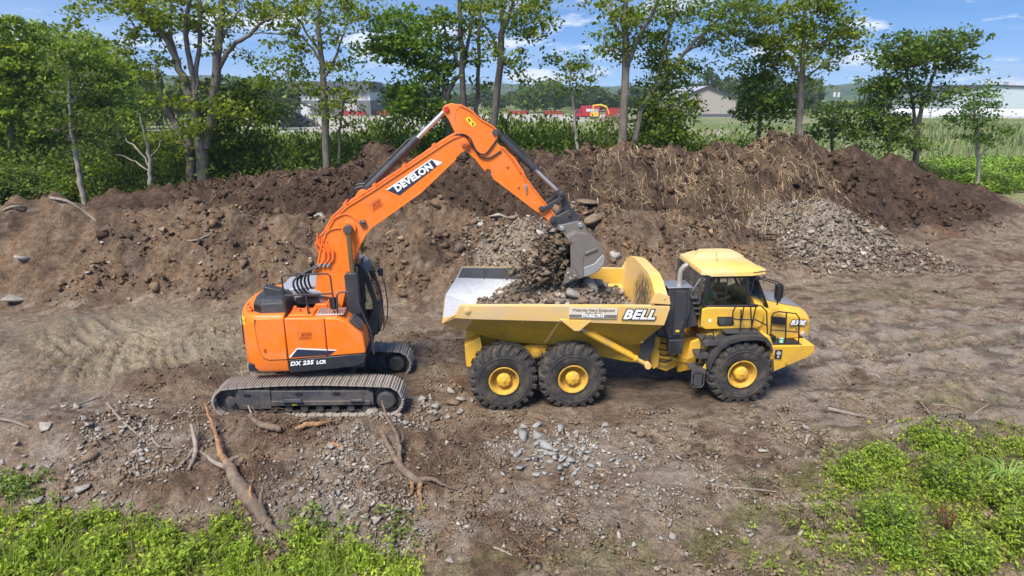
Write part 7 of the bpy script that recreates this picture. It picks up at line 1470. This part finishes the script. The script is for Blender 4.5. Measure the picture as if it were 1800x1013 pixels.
# right-hand weeds
rp = np.array([(1290, 1013), (1330, 930), (1420, 850), (1480, 790), (1560, 752), (1640, 735), (1740, 725), (1830, 700)], float)
def rfield(px, py, x, y):
    d = py - np.interp(px, rp[:, 0], rp[:, 1], left=2000); return sst(-30, 80, d + 70 * fbm(x * .9, y * .9, 3, 420)) * (px > 1240)
def rdense(px, py, x, y):
    b_ = sum(np.exp(-(((px - cx) / rx) ** 2 + ((py - cy) / ry) ** 2)) for cx, cy, rx, ry in ((1560, 890, 80, 60), (1665, 835, 70, 50), (1640, 765, 60, 18), (1540, 830, 70, 30), (1640, 970, 140, 50), (1760, 930, 80, 70), (1780, 850, 60, 40), (1780, 790, 50, 25)))
    return np.clip(b_, 0, 1)
x, y, z = sel(22000, 2.6, 12.5, 7.2, 13.4, lambda *a: 0.36 * rfield(*a) * np.clip(.3 + 1.2 * fbm(a[2] * 1.3, a[3] * 1.3, 3, 430), 0, 1) + .5 * rdense(*a) * rfield(*a) * np.clip(.5 + 1.2 * fbm(a[2] * 1.8, a[3] * 1.8, 3, 431), .05, 1)); n = len(x)
weed_cloud('weeds', x, y, z, rng.uniform(.04, .26, n), 9, .068, (.175, .245, .028), rng, 'low weeds creeping over the soil at the bottom right', .5, elong=.42, young=(.30, .36, .055))
x, y, z = sel(30000, .5, 12.5, 7.2, 13, lambda px, py, x, y: .35 * rfield(px, py, x, y) + .10 * sst(880, 960, py) * np.clip(.2 + 1.2 * fbm(x * 1.1, y * 1.1, 3, 440), 0, 1) * (px > 760)); n = len(x)
blades('grass', x, y, z, rng.uniform(.05, .22, n), rng.uniform(.005, .014, n), tint(rng, n, (.155, .17, .05), .25, (.27, .22, .11), .4), rng, 'thin dry and green grass over the soil at the bottom right')
x, y, z = sel(5000, 9, 30, 14, 34, lambda px, py, x, y: .8 * np.clip(-.15 + 1.3 * fbm(x * .5, y * .5, 3, 450), 0, 1)); n = len(x)
blades('grass', x, y, z, rng.uniform(.05, .16, n), rng.uniform(.012, .03, n), tint(rng, n, (.155, .16, .05), .25, (.25, .20, .11), .3), rng, 'thin moss and grass tufts on the clay at the right')
M_WEED = []
def weed_bush(px, py, wpx, hpx, label, base=(.085, .165, .02), seed=1, size=.075, nst=74, young=(.26, .35, .045)):
    X, Y = on_ground(px, py); sc = scale_at(Y); rg = np.random.RandomState(seed); w, h_ = wpx * sc * .5, hpx * sc * 1.45
    root = empty('weed_bush', label, 'weed bush', (X, Y, hz(X, Y) - .03)); P = []; s_ = MB()
    for k in range(nst):
        a = rg.uniform(0, 2 * PI); r_ = w * math.sqrt(rg.uniform(0, 1)); b0 = np.array([r_ * .6 * math.cos(a), r_ * .6 * math.sin(a), 0]); tip = np.array([r_ * math.cos(a), r_ * math.sin(a), h_ * (1 - .45 * (r_ / w) ** 2) * rg.uniform(.3, 1.25)])
        s_.tube([b0, (b0 + tip) / 2 + rg.normal(size=3) * .02, tip], [.008, .006, .003], 3)
        for t in np.linspace(.2, 1, 13): P.append(b0 + (tip - b0) * t + rg.normal(size=(3, 3)) * np.array([.06, .06, .035]))
    V, F, c = leaves(np.concatenate(P), size, base, rg, .28, .4, .42, young); mesh_np('foliage', V, F, M['weed'], c, root); s_.build('stem', M['bark'], root, 0, 0)
for k, a in enumerate([(1560, 935, 120, 75, 'largest bushy weed clump at the bottom right'), (1665, 865, 110, 62, 'second large weed clump, behind and right of the largest'), (1648, 780, 110, 26, 'low weed clump on the small soil ridge at the right'), (1500, 850, 70, 42, 'weed clump at the left end of the green patch on the right'), (1575, 975, 80, 40, 'dark weed clump below the largest one'), (1690, 990, 120, 50, 'weed clump at the bottom edge, right of the brown dock'), (1790, 960, 100, 66, 'weed clump in the bottom right corner'), (1770, 895, 80, 46, 'pale weed clump at the right edge above the corner one'), (1550, 815, 80, 26, 'flat weed clump above the largest one')]):
    weed_bush(*a, seed=500 + k, base=(.135, .225, .02) if k in (0, 1, 4) else (.175, .26, .028))
X, Y = on_ground(1665, 940); root = empty('dock_plant', 'brown dried dock plant among the weeds at the bottom right', 'dry weed', (X, Y, hz(X, Y))); rg = np.random.RandomState(9); s_ = MB(); P = []
for k in range(9):
    t_ = np.array([rg.normal() * .16, rg.normal() * .12, rg.uniform(.3, .5)]); s_.tube([(0, 0, 0), t_ * .5 + rg.normal(size=3) * .02, t_], [.008, .007, .005], 4); P += [t_ * q + rg.normal(size=(5, 3)) * .02 for q in np.linspace(.5, 1, 9)]
V, F, c = leaves(np.concatenate(P), .035, (.14, .06, .022), rg, .25); tag(mesh_np('seed_heads', V, F, M['weed'], c, root), kind='stuff'); s_.build('stem', M['wood'], root, 0, 0)
X, Y = on_ground(1765, 850); root = empty('grass_tuft', 'fountain-shaped bright grass tuft near the right edge', 'grass tuft', (X, Y, hz(X, Y))); rg = np.random.RandomState(10); s_ = MB()
for k in range(70):
    a = rg.uniform(0, 6.28); l_ = rg.uniform(.35, .75); d = Vector((math.cos(a), math.sin(a), 0)); pts = [Vector((0, 0, 0)) + d * .03, d * l_ * .35 + Vector((0, 0, l_ * .55)), d * l_ * .75 + Vector((0, 0, l_ * .55)), d * l_ + Vector((0, 0, l_ * .25))]; s_.tube(pts, [.006, .009, .007, .002], 3)
gm, t, b, out = nt('grass_blade'); b.inputs['Base Color'].default_value = (.17, .27, .05, 1); b.inputs['Roughness'].default_value = .5; s_.build('blade', gm, root, 0, 0)['kind'] = 'stuff'
# bright weeds and reeds at the far right
x, y, z = sel(15000, 22, 60, 43, 70, lambda px, py, x, y: np.clip(sst(1590, 1680, px) * sst(350, 322, py + 16 * fbm(x * .3, y * .3, 2, 460)) * (py > 285) * (1 - (px < 1650) * .6), 0, 1)); n = len(x)
weed_cloud('weeds', x, y, z, rng.uniform(.3, .9, n), 9, .26, (.15, .26, .03), rng, 'bright green weed strip behind the end of the right berm', .6, spread=.3)
x, y, z = sel(16000, 14, 130, 50, 150, lambda px, py, x, y: ((px > 1280) & (px < 1900)).astype(float) * np.clip(.5 + fbm(x * .05, y * .03, 3, 470), .1, 1)); n = len(x)
blades('reeds', x, y, z, rng.uniform(.7, 1.7, n), rng.uniform(.10, .24, n), tint(rng, n, (.155, .215, .07), .25, (.26, .24, .12), .3), rng, 'field of green and straw-coloured reeds behind the trees at the right')
# --- the driver
def limb(par, name, joints, radii, edges, mat):
    me = bpy.data.meshes.new(name); me.from_pydata([tuple(j) for j in joints], edges, []); o = bpy.data.objects.new(name, me); link(o); o.parent = par
    sk = o.modifiers.new('Skin', 'SKIN')
    for v, r_ in zip(me.skin_vertices[0].data, radii): v.radius = (r_, r_)
    me.skin_vertices[0].data[0].use_root = True
    sb_ = o.modifiers.new('Sub', 'SUBSURF'); sb_.levels = 1; sb_.render_levels = 1; me.materials.append(mat); return o
skin = plain('skin', (.45, .27, .19), .5, 0, .08); shirt = plain('green_shirt', (.10, .36, .20), .8, 0, .15); jean = plain('blue_trousers', (.06, .08, .13), .8); hair = plain('dark_hair', (.05, .035, .025), .8)
def person(label, loc, rotz, shirtm, parent_scale=1.0):
    p = empty('person', label, 'person', loc, (0, 0, rotz))
    J = [(0, 0, .12), (.0, 0, .30), (-.03, 0, .50), (-.02, 0, .62), (.02, 0, .72), (.06, 0, .82), (.03, 0, .92),
         (-.02, .20, .55), (.10, .27, .36), (.36, .20, .40), (.44, .16, .42), (-.02, -.20, .55), (.10, -.27, .36), (.36, -.20, .40), (.44, -.16, .42),
         (.12, .11, .11), (.46, .14, .12), (.52, .14, -.26), (.62, .14, -.30), (.12, -.11, .11), (.46, -.14, .12), (.52, -.14, -.26), (.62, -.14, -.30)]
    Rr = [.15, .145, .155, .07, .06, .10, .085, .075, .05, .042, .038, .075, .05, .042, .038, .10, .075, .055, .045, .10, .075, .055, .045]
    E = [(0, 1), (1, 2), (2, 3), (3, 4), (4, 5), (5, 6), (2, 7), (7, 8), (8, 9), (9, 10), (2, 11), (11, 12), (12, 13), (13, 14), (0, 15), (15, 16), (16, 17), (17, 18), (0, 19), (19, 20), (20, 21), (21, 22)]
    limb(p, 'body', J, Rr, E, skin)
    JS = [(0, 0, .16), (.0, 0, .30), (-.03, 0, .50), (-.025, 0, .60), (-.02, .20, .55), (.05, .25, .44), (-.02, -.20, .55), (.05, -.25, .44)]
    limb(p, 'shirt', JS, [.165, .16, .172, .09, .092, .07, .092, .07], [(0, 1), (1, 2), (2, 3), (2, 4), (4, 5), (2, 6), (6, 7)], shirtm)
    JT = [(0, 0, .11), (.12, .11, .11), (.46, .14, .12), (.52, .14, -.22), (.12, -.11, .11), (.46, -.14, .12), (.52, -.14, -.22)]
    limb(p, 'trousers', JT, [.155, .112, .088, .068, .112, .088, .068], [(0, 1), (1, 2), (2, 3), (0, 4), (4, 5), (5, 6)], jean)
    h = MB()
    for k in range(6):
        pass
    rings = []
    for z, r_, dx in ((.80, .095, -.015), (.86, .112, -.012), (.92, .108, -.005), (.97, .07, 0), (.985, .02, 0)): rings.append([(.045 + dx + r_ * math.cos(q * PI / 6) * (1 if math.cos(q * PI / 6) < .2 else .35 if z < .9 else .9), r_ * .85 * math.sin(q * PI / 6), z) for q in range(12)])
    h.loft(rings); h.build('hair', hair, p)
    f = MB(); f.prism([(.155, .84), (.185, .80), (.150, .795)], -.014, .014); f.build('nose', skin, p, .004)
    e = MB(); e.cyl((.142, .036, .845), 'x', .010, .012, 8); e.build('eye', M['black'], p); e = MB(); e.cyl((.142, -.036, .845), 'x', .010, .012, 8); e.build('eye', M['black'], p)
    f = MB(); f.box(.138, .150, -.022, .022, .765, .773); f.build('mouth', plain('lips', (.35, .13, .11), .5), p)
    for sy in (-1, 1):
        f = MB(); f.cyl((.05, sy * .092, .83), 'y', .022, .02, 10); f.build('ear', skin, p)
        for k in range(4):
            f = MB(); z0 = .44 - .018 * k; f.tube([(.46, sy * .165, z0), (.50, sy * .145, z0 + .004), (.505, sy * .115, z0), (.485, sy * .10, z0)], [.011, .010, .009, .007], 6); f.build('finger', skin, p)
        f = MB(); f.tube([(.45, sy * .14, .45), (.465, sy * .115, .465), (.48, sy * .10, .46)], [.012, .011, .008], 6); f.build('thumb', skin, p)
    return p
Tm = Matrix.Translation(TRUCK_O) @ Matrix.Rotation(TRUCK_YAW, 4, 'Z'); person('driver in a green shirt seated behind the truck window with both hands on the wheel', Tm @ Vector((5.36, -.20, 2.02)), TRUCK_YAW, shirt)

# ------------------------------------------------------------------ far background
def flatbox(name, mb, mat, par): return mb.build(name, mat, par, 0, 0)
def local(px, py, Y, o): return at(px, py, Y) - o
M['wall_dark'] = plain('dark_grey_cladding', (.085, .09, .10), .6, 0, .08); M['wall_mid'] = plain('grey_cladding', (.13, .135, .145), .6, 0, .08); M['wall_pale'] = plain('pale_band_cladding', (.52, .53, .54), .5, 0, .05)
M['wall_tan'] = plain('tan_grey_cladding', (.34, .30, .26), .7, 0, .05); M['wall_blue'] = plain('pale_blue_cladding', (.46, .53, .55), .6, 0, .04); M['roof_dark'] = plain('dark_roof_trim', (.035, .037, .042), .6); M['roof_pale'] = plain('pale_metal_roof', (.50, .50, .51), .45, .3, .06)
M['red_paint'] = plain('red_paint', (.36, .022, .03), .5, 0, .2); M['film'] = plain('white_film', (.72, .73, .74), .5, 0, .06); M['pole'] = plain('grey_pole_wood', (.20, .175, .145), .9, 0, .2)
# dark flat-roofed building on the left
Y = 232; A = at(505, 200, Y); Bq = at(652, 200, Y); zt = at(505, 143, Y).z; zb = hz(A.x, Y) - .3; w = Bq.x - A.x
bd = empty('industrial_building', 'dark grey flat-roofed building with a pale band, behind the slim straight tree', 'building', (A.x, Y, zb))
H_ = zt - zb
b = MB(); b.box(0, w, 0, 22, 0, H_ * .46); flatbox('wall', b, M['wall_mid'], bd)
b = MB(); b.box(.3, w, .3, 22, H_ * .46, H_ * .70); wb = flatbox('pale_band', b, M['wall_pale'], bd)
b = MB(); b.box(-.8, w + .3, -.8, 22.5, H_ * .70, H_); flatbox('roof_block', b, M['wall_dark'], bd)
for k in range(9): b = MB(); b.box(2.0 + k * 3.1, 4.2 + k * 3.1, .24, .32, H_ * .50, H_ * .66); flatbox('window', b, M['lens'] if k % 3 else M['roof_dark'], wb)
for x0, x1, h_ in ((5.0, 8.6, 4.2), (12, 13.4, 2.6), (21, 25, 4.4)): b = MB(); b.box(x0, x1, -.06, .04, .0, h_); flatbox('door', b, M['wall_pale'], bd)
for k in range(8): b = MB(); b.box(k * w / 8, k * w / 8 + .18, -.06, 0, 0, H_ * .46); flatbox('panel_rib', b, M['wall_dark'], bd)
# grey gabled shed
Y = 215; A = at(1192, 208, Y); Bq = at(1291, 208, Y); zb = hz(A.x, Y) - .3; ze = at(1200, 172, Y).z - zb; zr = at(1240, 153, Y).z - zb; w = Bq.x - A.x
bd = empty('shed', 'tan-grey gabled metal shed with dark roof trim, beside the dense dark tree', 'building', (A.x, Y, zb))
b = MB(); xr = at(1243, 160, Y).x - A.x
b.loft([[(0, yy, 0), (0, yy, ze), (xr, yy, zr), (w, yy, ze), (w, yy, 0)] for yy in (0, 34)]); flatbox('wall', b, M['wall_tan'], bd)
for nm, p0, p1, mt in (('roof', (-.6, ze - .25), (xr, zr + .02), 'roof_pale'), ('roof', (xr, zr + .02), (w + .6, ze - .25), 'roof_pale')): b = MB(); b.prism([p0, p1, (p1[0], p1[1] + .3), (p0[0], p0[1] + .3)], -.5, 35); ro = flatbox(nm, b, M[mt], bd); b = MB(); b.prism([(p0[0], p0[1] - .25), (p1[0], p1[1] - .25), (p1[0], p1[1] + .34), (p0[0], p0[1] + .34)], -.62, -.52); flatbox('verge_trim', b, M['roof_dark'], ro)
b = MB(); b.box(-.02, w + .02, -.04, -.004, 0, 1.3); flatbox('base_band', b, M['wall_dark'], bd)
# long pale warehouse at the right
Y = 250; A = at(1672, 197, Y); Bq = at(1900, 197, Y); zb = hz(A.x, Y) - .3; ze = at(1672, 161, Y).z - zb; zr = at(1735, 151, Y).z - zb; xr = at(1735, 160, Y).x - A.x; w = Bq.x - A.x
bd = empty('warehouse', 'long pale blue warehouse with a low dark-edged roof at the far right', 'building', (A.x, Y, zb))
b = MB(); b.loft([[(0, yy, 0), (0, yy, ze), (xr, yy, zr), (w, yy, zr - 1.2), (w, yy, 0)] for yy in (0, 40)]); flatbox('wall', b, M['wall_blue'], bd)
for p0, p1 in (((-.5, ze - .1), (xr, zr)), ((xr, zr), (w + .5, zr - 1.2))): b = MB(); b.prism([(p0[0], p0[1]), p1, (p1[0], p1[1] + .45), (p0[0], p0[1] + .45)], -.6, 41); flatbox('roof', b, M['roof_dark'], bd)
b = MB(); ax_ = at(1790, 150, Y).x - A.x; b.box(ax_ - 1.5, ax_ + 1.5, 3, 6, zr - .9, zr + 1.6); flatbox('roof_vent', b, M['wall_pale'], bd)
b = MB(); b.box(.0, w, -.08, -.004, .0, 1.6); flatbox('base_band', b, M['wall_mid'], bd)
for k in range(14): b = MB(); b.box(2 + k * w / 14, 2.12 + k * w / 14, -.05, -.001, 1.6, ze - .2); flatbox('panel_rib', b, M['wall_pale'], bd)
# white hoop tunnels in front of it
for k in range(9):
    Y = 205; c = at(1648 + 22 * k, 204, Y); zb = hz(c.x, Y); ht = empty('hoop_tunnel', ['white hoop tunnel at the left end of the row before the warehouse', 'white hoop tunnel, second from the left end of the row'][k] if k < 2 else 'white plastic hoop tunnel in the row before the warehouse', 'greenhouse', (c.x, Y, zb), group='hoop tunnels before the warehouse' if k >= 2 else None)
    b = MB(); b.loft([[(1.95 * math.cos(PI * q / 8), yy, 2.5 * math.sin(PI * q / 8)) for q in range(9)] for yy in (0, 22)], 0, True, True); flatbox('cover', b, M['film'], ht); b = MB(); b.box(-1.9, 1.9, -.05, -.004, 0, .7); flatbox('end_wall', b, M['wall_pale'], ht)
# skips and trucks
def skip(px, py, Y, L_, H_, label, name='red_container'):
    c = at(px, py, Y); r_ = empty(name, label, 'container', (c.x, Y, hz(c.x, Y)))
    b = MB(); b.prism([(0, .3), (0, H_), (L_, H_), (L_, .3)], 0, 2.4); flatbox('body', b, M['red_paint'], r_)
    for k in range(int(L_ / .9) + 1): b = MB(); b.box(k * .9 - .06, k * .9 + .06, -.08, -.004, .3, H_); flatbox('rib', b, M['red_paint'], r_)
    b = MB(); b.box(-.1, L_ + .1, -.1, 2.5, H_, H_ + .15); flatbox('rim', b, M['red_paint'], r_)
skip(474, 203, 205, 6.6, 2.7, 'red skip at the left, in front of the dark building'); skip(598, 190, 228, 8.5, 1.4, 'low red container right of the dark building'); skip(660, 188, 236, 6, 1.3, 'low red container behind the forked tree')
skip(893, 200, 236, 7, 1.3, 'low red skip seen over the hedge, leftmost of the red row'); skip(957, 202, 232, 6.5, 1.4, 'red skip in the middle of the red row over the hedge'); skip(1066, 206, 205, 5.5, 2.9, 'red skip right of the small yellow digger')
def lorry(px, py, Y, label):
    c = at(px, py, Y); r_ = empty('red_lorry', label, 'truck', (c.x, Y, hz(c.x, Y)))
    b = MB(); b.prism([(0, .9), (0, 3.7), (.3, 3.9), (5.6, 3.9), (5.6, .9)], 0, 2.4); flatbox('box_body', b, M['red_paint'], r_)
    b = MB(); b.prism([(-2.0, .6), (-2.0, 1.7), (-1.6, 2.7), (-.15, 2.8), (-.15, .6)], .05, 2.35); cb_ = flatbox('cab', b, M['red_paint'], r_)
    b = MB(); b.prism([(-1.85, 1.75), (-1.5, 2.55), (-.6, 2.6), (-.6, 1.75)], .02, .048); flatbox('window', b, M['roof_dark'], cb_)
    b = MB(); b.box(1.4, 4.0, -.03, -.004, 2.2, 3.0); flatbox('white_panel', b, M['wall_pale'], r_)
    b = MB(); b.box(-1.9, 5.5, .3, 2.1, .55, .88); flatbox('chassis', b, M['roof_dark'], r_)
    for x in (-1.2, 3.4, 4.6): b = MB(); b.cyl((x, .2, .5), 'y', .5, .35, 14); flatbox('wheel', b, M['roof_dark'], r_)
lorry(1022, 206, 196, 'red box lorry parked left of the small yellow digger, seen over the hedge')
c = at(1046, 207, 190); r_ = empty('yellow_digger', 'small yellow digger with a raised arm between the red vehicles', 'excavator', (c.x, 190, hz(c.x, 190)))
b = MB(); b.box(-1.2, 1.2, 0, 2, .2, .9); flatbox('track', b, M['roof_dark'], r_); b = MB(); b.box(-1.3, 1.0, 0, 2, .95, 2.1); flatbox('body', b, M['yellow'], r_); b = MB(); b.box(-.2, .9, .1, 1, 2.1, 3.1); flatbox('cab', b, M['lens'], r_); b = MB(); b.tube([(-.3, .8, 1.8), (-.6, .8, 4.0), (1.6, .8, 4.2), (3.4, .8, 3.6)], .28, 6); flatbox('boom', b, M['yellow'], r_); b = MB(); b.tube([(3.4, .8, 3.6), (4.2, .8, 1.6)], .2, 6); flatbox('arm', b, M['yellow'], r_)
def heap_(px, py, Y, rx, h_, col, label, nm, n_=420, size=.8):
    c = at(px, py, Y); rg = np.random.RandomState(px); root = empty(nm, label, nm.replace('_', ' '), (c.x, Y, hz(c.x, Y)))
    t = rg.uniform(0, 1, n_); a = rg.uniform(0, 6.28, n_); rad = rx * np.sqrt(rg.uniform(0, 1, n_)); P = np.stack([rad * np.cos(a), rad * np.sin(a) * .6, h_ * (1 - (rad / rx) ** 1.3) * rg.uniform(.6, 1, n_)], 1)
    o = scatter_rocks('lump', P, np.clip(np.exp(rg.normal(size=n_) * .4) * size, .2, 3), tint(rg, n_, col, .3), M['stone'], '', rg, .2, root, None); o['kind'] = 'stuff'
heap_(523, 222, 150, 5.0, 2.4, (.12, .115, .11), 'dark scrap heap on the pale yard behind the slim straight tree', 'scrap_heap'); heap_(492, 214, 170, 5, 2.2, (.26, .24, .21), 'grey rubble heap on the yard left of the scrap', 'rubble_mound'); heap_(690, 222, 150, 7, 1.8, (.40, .37, .33), 'pale gravel heap on the yard behind the forked tree', 'gravel_heap'); heap_(1085, 214, 170, 5, 2.0, (.16, .11, .08), 'brown soil heap under the red skip', 'soil_heap')
# brush pile of grey branches
c = at(1238, 244, 88); root = empty('brush_pile', 'tangled pile of grey dead branches right of the dense dark tree', 'brush pile', (c.x, 88, hz(c.x, 88))); b = MB(); rg = np.random.RandomState(4)
for k in range(70):
    p = np.array([rg.normal() * 1.2, rg.normal() * .8, abs(rg.normal()) * .7 + .1]); d = rg.normal(size=3) * np.array([1, .8, .55]); d /= np.linalg.norm(d); L_ = rg.uniform(.5, 1.5); b.tube([p - d * L_, p + rg.normal(size=3) * .1, p + d * L_], [.07, .06, .02], 4)
b.build('branch', plain('bleached_wood', (.42, .38, .33), .9), root, 0, 0)['kind'] = 'stuff'
# poles and wires
tops = []
for px, yt, yb, Y, lab in ((1466, 152, 196, 175, 'utility pole with two grey transformers right of the broad-topped tree'), (1636, 168, 200, 200, 'utility pole behind the two-stemmed tree'), (1292, 165, 205, 190, 'utility pole at the right end of the grey shed'), (620, 150, 205, 215, 'light pole in the yard right of the dark building')):
    c = at(px, yb, Y); zb = hz(c.x, Y) - .2; h_ = at(px, yt, Y).z - zb; r_ = empty('utility_pole', lab, 'utility pole', (c.x, Y, zb)); b = MB(); b.cyl((0, 0, h_ / 2), 'z', .17, h_, 8, 0, .11); flatbox('pole', b, M['pole'], r_); b = MB(); b.box(-1.1, 1.1, -.06, .06, h_ - 1.0, h_ - .85); flatbox('crossarm', b, M['pole'], r_); tops.append((c.x, Y, zb + h_ - .85))
    if px == 1466:
        for s_ in (-1, 1): b = MB(); b.cyl((.55 * s_, -.1, h_ - 2.1), 'z', .34, 1.2, 10); flatbox('transformer', b, M['wall_pale'], r_)
for lab, a_, b_ in (('overhead wires from the shed pole to the transformer pole', 2, 0), ('overhead wires from the transformer pole to the right', 0, 1)):
    r_ = empty('overhead_wires', lab, 'wires', tops[a_]); A, Bq = Vector(tops[a_]), Vector(tops[b_])
    for s_ in (-.9, .9): b = MB(); b.tube([(Bq - A) * t + Vector((s_, 0, -1.2 * 4 * t * (1 - t))) for t in np.linspace(0, 1, 9)], .025, 4); flatbox('wire', b, M['roof_dark'], r_)
# chain-link fence before the shed
c = at(1190, 214, 160); r_ = empty('chain_link_fence', 'low grey wire fence in front of the grey shed', 'fence', (c.x, 160, hz(c.x, 160))); L_ = at(1420, 214, 160).x - c.x
for k in range(13): b = MB(); b.cyl((k * L_ / 12, 0, .9), 'z', .05, 1.8, 6); flatbox('post', b, M['steel'], r_)
for z in (.15, .6, 1.05, 1.5, 1.78): b = MB(); b.tube([(0, 0, z), (L_, 0, z)], .022, 4); flatbox('rail_wire', b, M['steel'], r_)
# far trees
FT = []
for s_, col in ((1, (.060, .105, .032)), (2, (.075, .125, .035)), (3, (.105, .165, .038))):
    rg = np.random.RandomState(80 + s_); P = []
    for k in range(60):
        d = rg.normal(size=3); d /= np.linalg.norm(d); d *= rg.uniform(.4, 1) ** .5; P.append(np.array([d[0] * .62, d[1] * .5, .58 + d[2] * .42]) + rg.normal(size=(22, 3)) * .055)
    V, F, c = leaves(np.concatenate(P), .105, col, rg, .25, .4, .8); FT.append((V, F, c, []))
def far_tree(kind, px, ytop, Y, wpx, label, group):
    c = at(px, 190, Y); zb = hz(c.x, Y); h_ = at(px, ytop, Y).z - zb; w = wpx * scale_at(Y)
    r_ = empty('far_tree', label, 'tree', (c.x, Y, zb), (0, 0, rr.uniform(0, 6.3)), group); r_.scale = (w, w, h_); V, F, cc, cache = FT[kind]
    if not cache: tk_ = MB(); tk_.cyl((0, 0, .2), 'z', .02, .5, 6); cache += [mesh_np('crown', V, F, M['leaf'], cc, r_), tk_.build('trunk', M['bark'], r_, 0, 0)]
    else:
        for o in cache: q = o.copy(); link(q); q.parent = r_
row = lambda xs_, lo, hi: [(x + rr.uniform(-5, 5), rr.uniform(lo, hi)) for x in xs_]
for x, yt in row(range(-60, 250, 22), 92, 135): far_tree(rr.choice((0, 1, 2)), x, yt, rr.uniform(110, 150), rr.uniform(52, 74), 'mid-distance tree closing the view behind the birch', 'trees far behind the birch')
for x, yt in row(range(250, 510, 20), 132, 158): far_tree(rr.choice((0, 1, 1)), x, yt, rr.uniform(130, 180), rr.uniform(42, 60), 'mid-distance tree closing the view behind the maple', 'trees far behind the maple')
for x, yt in row(range(640, 800, 20), 150, 170): far_tree(rr.choice((0, 1)), x, yt, rr.uniform(260, 330), rr.uniform(30, 42), 'far tree beyond the yard, left of the stick of the boom', 'far trees beyond the yard')
for x, yt in row(range(800, 1200, 17), 150, 172): far_tree(rr.choice((0, 0, 1)), x, yt, rr.uniform(270, 360), rr.uniform(30, 46), 'far tree beyond the red vehicles, right of the stick of the boom', 'far trees beyond the red vehicles')
far_tree(2, 962, 142, 262, 60, 'bright green far tree standing out above the red skips', None); far_tree(2, 925, 156, 258, 40, 'smaller bright far tree left of the one above the red skips', None)
for x, yt in row(range(1190, 1420, 19), 122, 150): far_tree(rr.choice((0, 1)), x, yt, rr.uniform(255, 300), rr.uniform(36, 50), 'far tree behind the grey shed', 'far trees behind the shed')
for x, yt in row(range(1420, 1680, 20), 168, 182): far_tree(rr.choice((0, 0, 1)), x, yt, rr.uniform(280, 380), rr.uniform(28, 40), 'far tree on the field edge left of the warehouse', 'far trees left of the warehouse')
# wooded hills on the skyline
hx, hy = np.meshgrid(np.linspace(-2600, 2600, 420), np.linspace(900, 1700, 26)); prof = np.sin(np.clip((hy - 900) / 800, 0, 1) * PI) ** .7
az = hx / hy * FPX / 1.03 + 900
top = np.interp(az, [-1500, -300, 200, 500, 700, 850, 1000, 1150, 1300, 1400, 1450, 1500, 1530, 1600, 1700, 1800, 2200, 3500], [60, 60, 48, 38, 26, 24, 26, 22, 20, 22, 25, 32, 30, 22, 20, 18, 24, 40])
hzv = prof * top * (1 + .22 * fbm(hx * .004, hy * .004, 3, 500)) + prof * 5 * np.abs(fbm(hx * .03, hy * .03, 3, 510)) - 2
id_ = np.arange(hx.size).reshape(hx.shape); F = np.stack([id_[:-1, :-1], id_[:-1, 1:], id_[1:, 1:], id_[1:, :-1]], -1).reshape(-1, 4)
hc = np.tile(C(.055, .095, .04), (hx.size, 1)) * (1 + .5 * fbm(hx * .02, hy * .02, 3, 520).reshape(-1, 1)); M['hill'] = attr_mat('wooded_hillside', fine=.2, bumps=.8, bdist=3, var=.3, spec=.05)
tag(mesh_np('hills', np.stack([hx, hy, hzv], -1).reshape(-1, 3), F, M['hill'], np.clip(hc, .02, .3), smooth=True), 'low wooded hills on the far skyline', None, None, 'structure')
# ------------------------------------------------------------------ the air
hzb = MB(); hzb.box(-3400, 3400, -110, 2700, -8, 110)
me = bpy.data.meshes.new('haze'); me.from_pydata(hzb.v, [], hzb.f); hzo = bpy.data.objects.new('haze', me); link(hzo); hzo['kind'] = 'stuff'
hm = bpy.data.materials.new('haze_air'); hm.use_nodes = True; ht_ = hm.node_tree; ht_.nodes.clear(); ho = ht_.nodes.new('ShaderNodeOutputMaterial'); hv = ht_.nodes.new('ShaderNodeVolumePrincipled')
hv.inputs['Color'].default_value = (.86, .92, 1.0, 1); hv.inputs['Density'].default_value = 0.00030; hv.inputs['Anisotropy'].default_value = 0.2
ht_.links.new(hv.outputs[0], ho.inputs['Volume']); me.materials.append(hm)
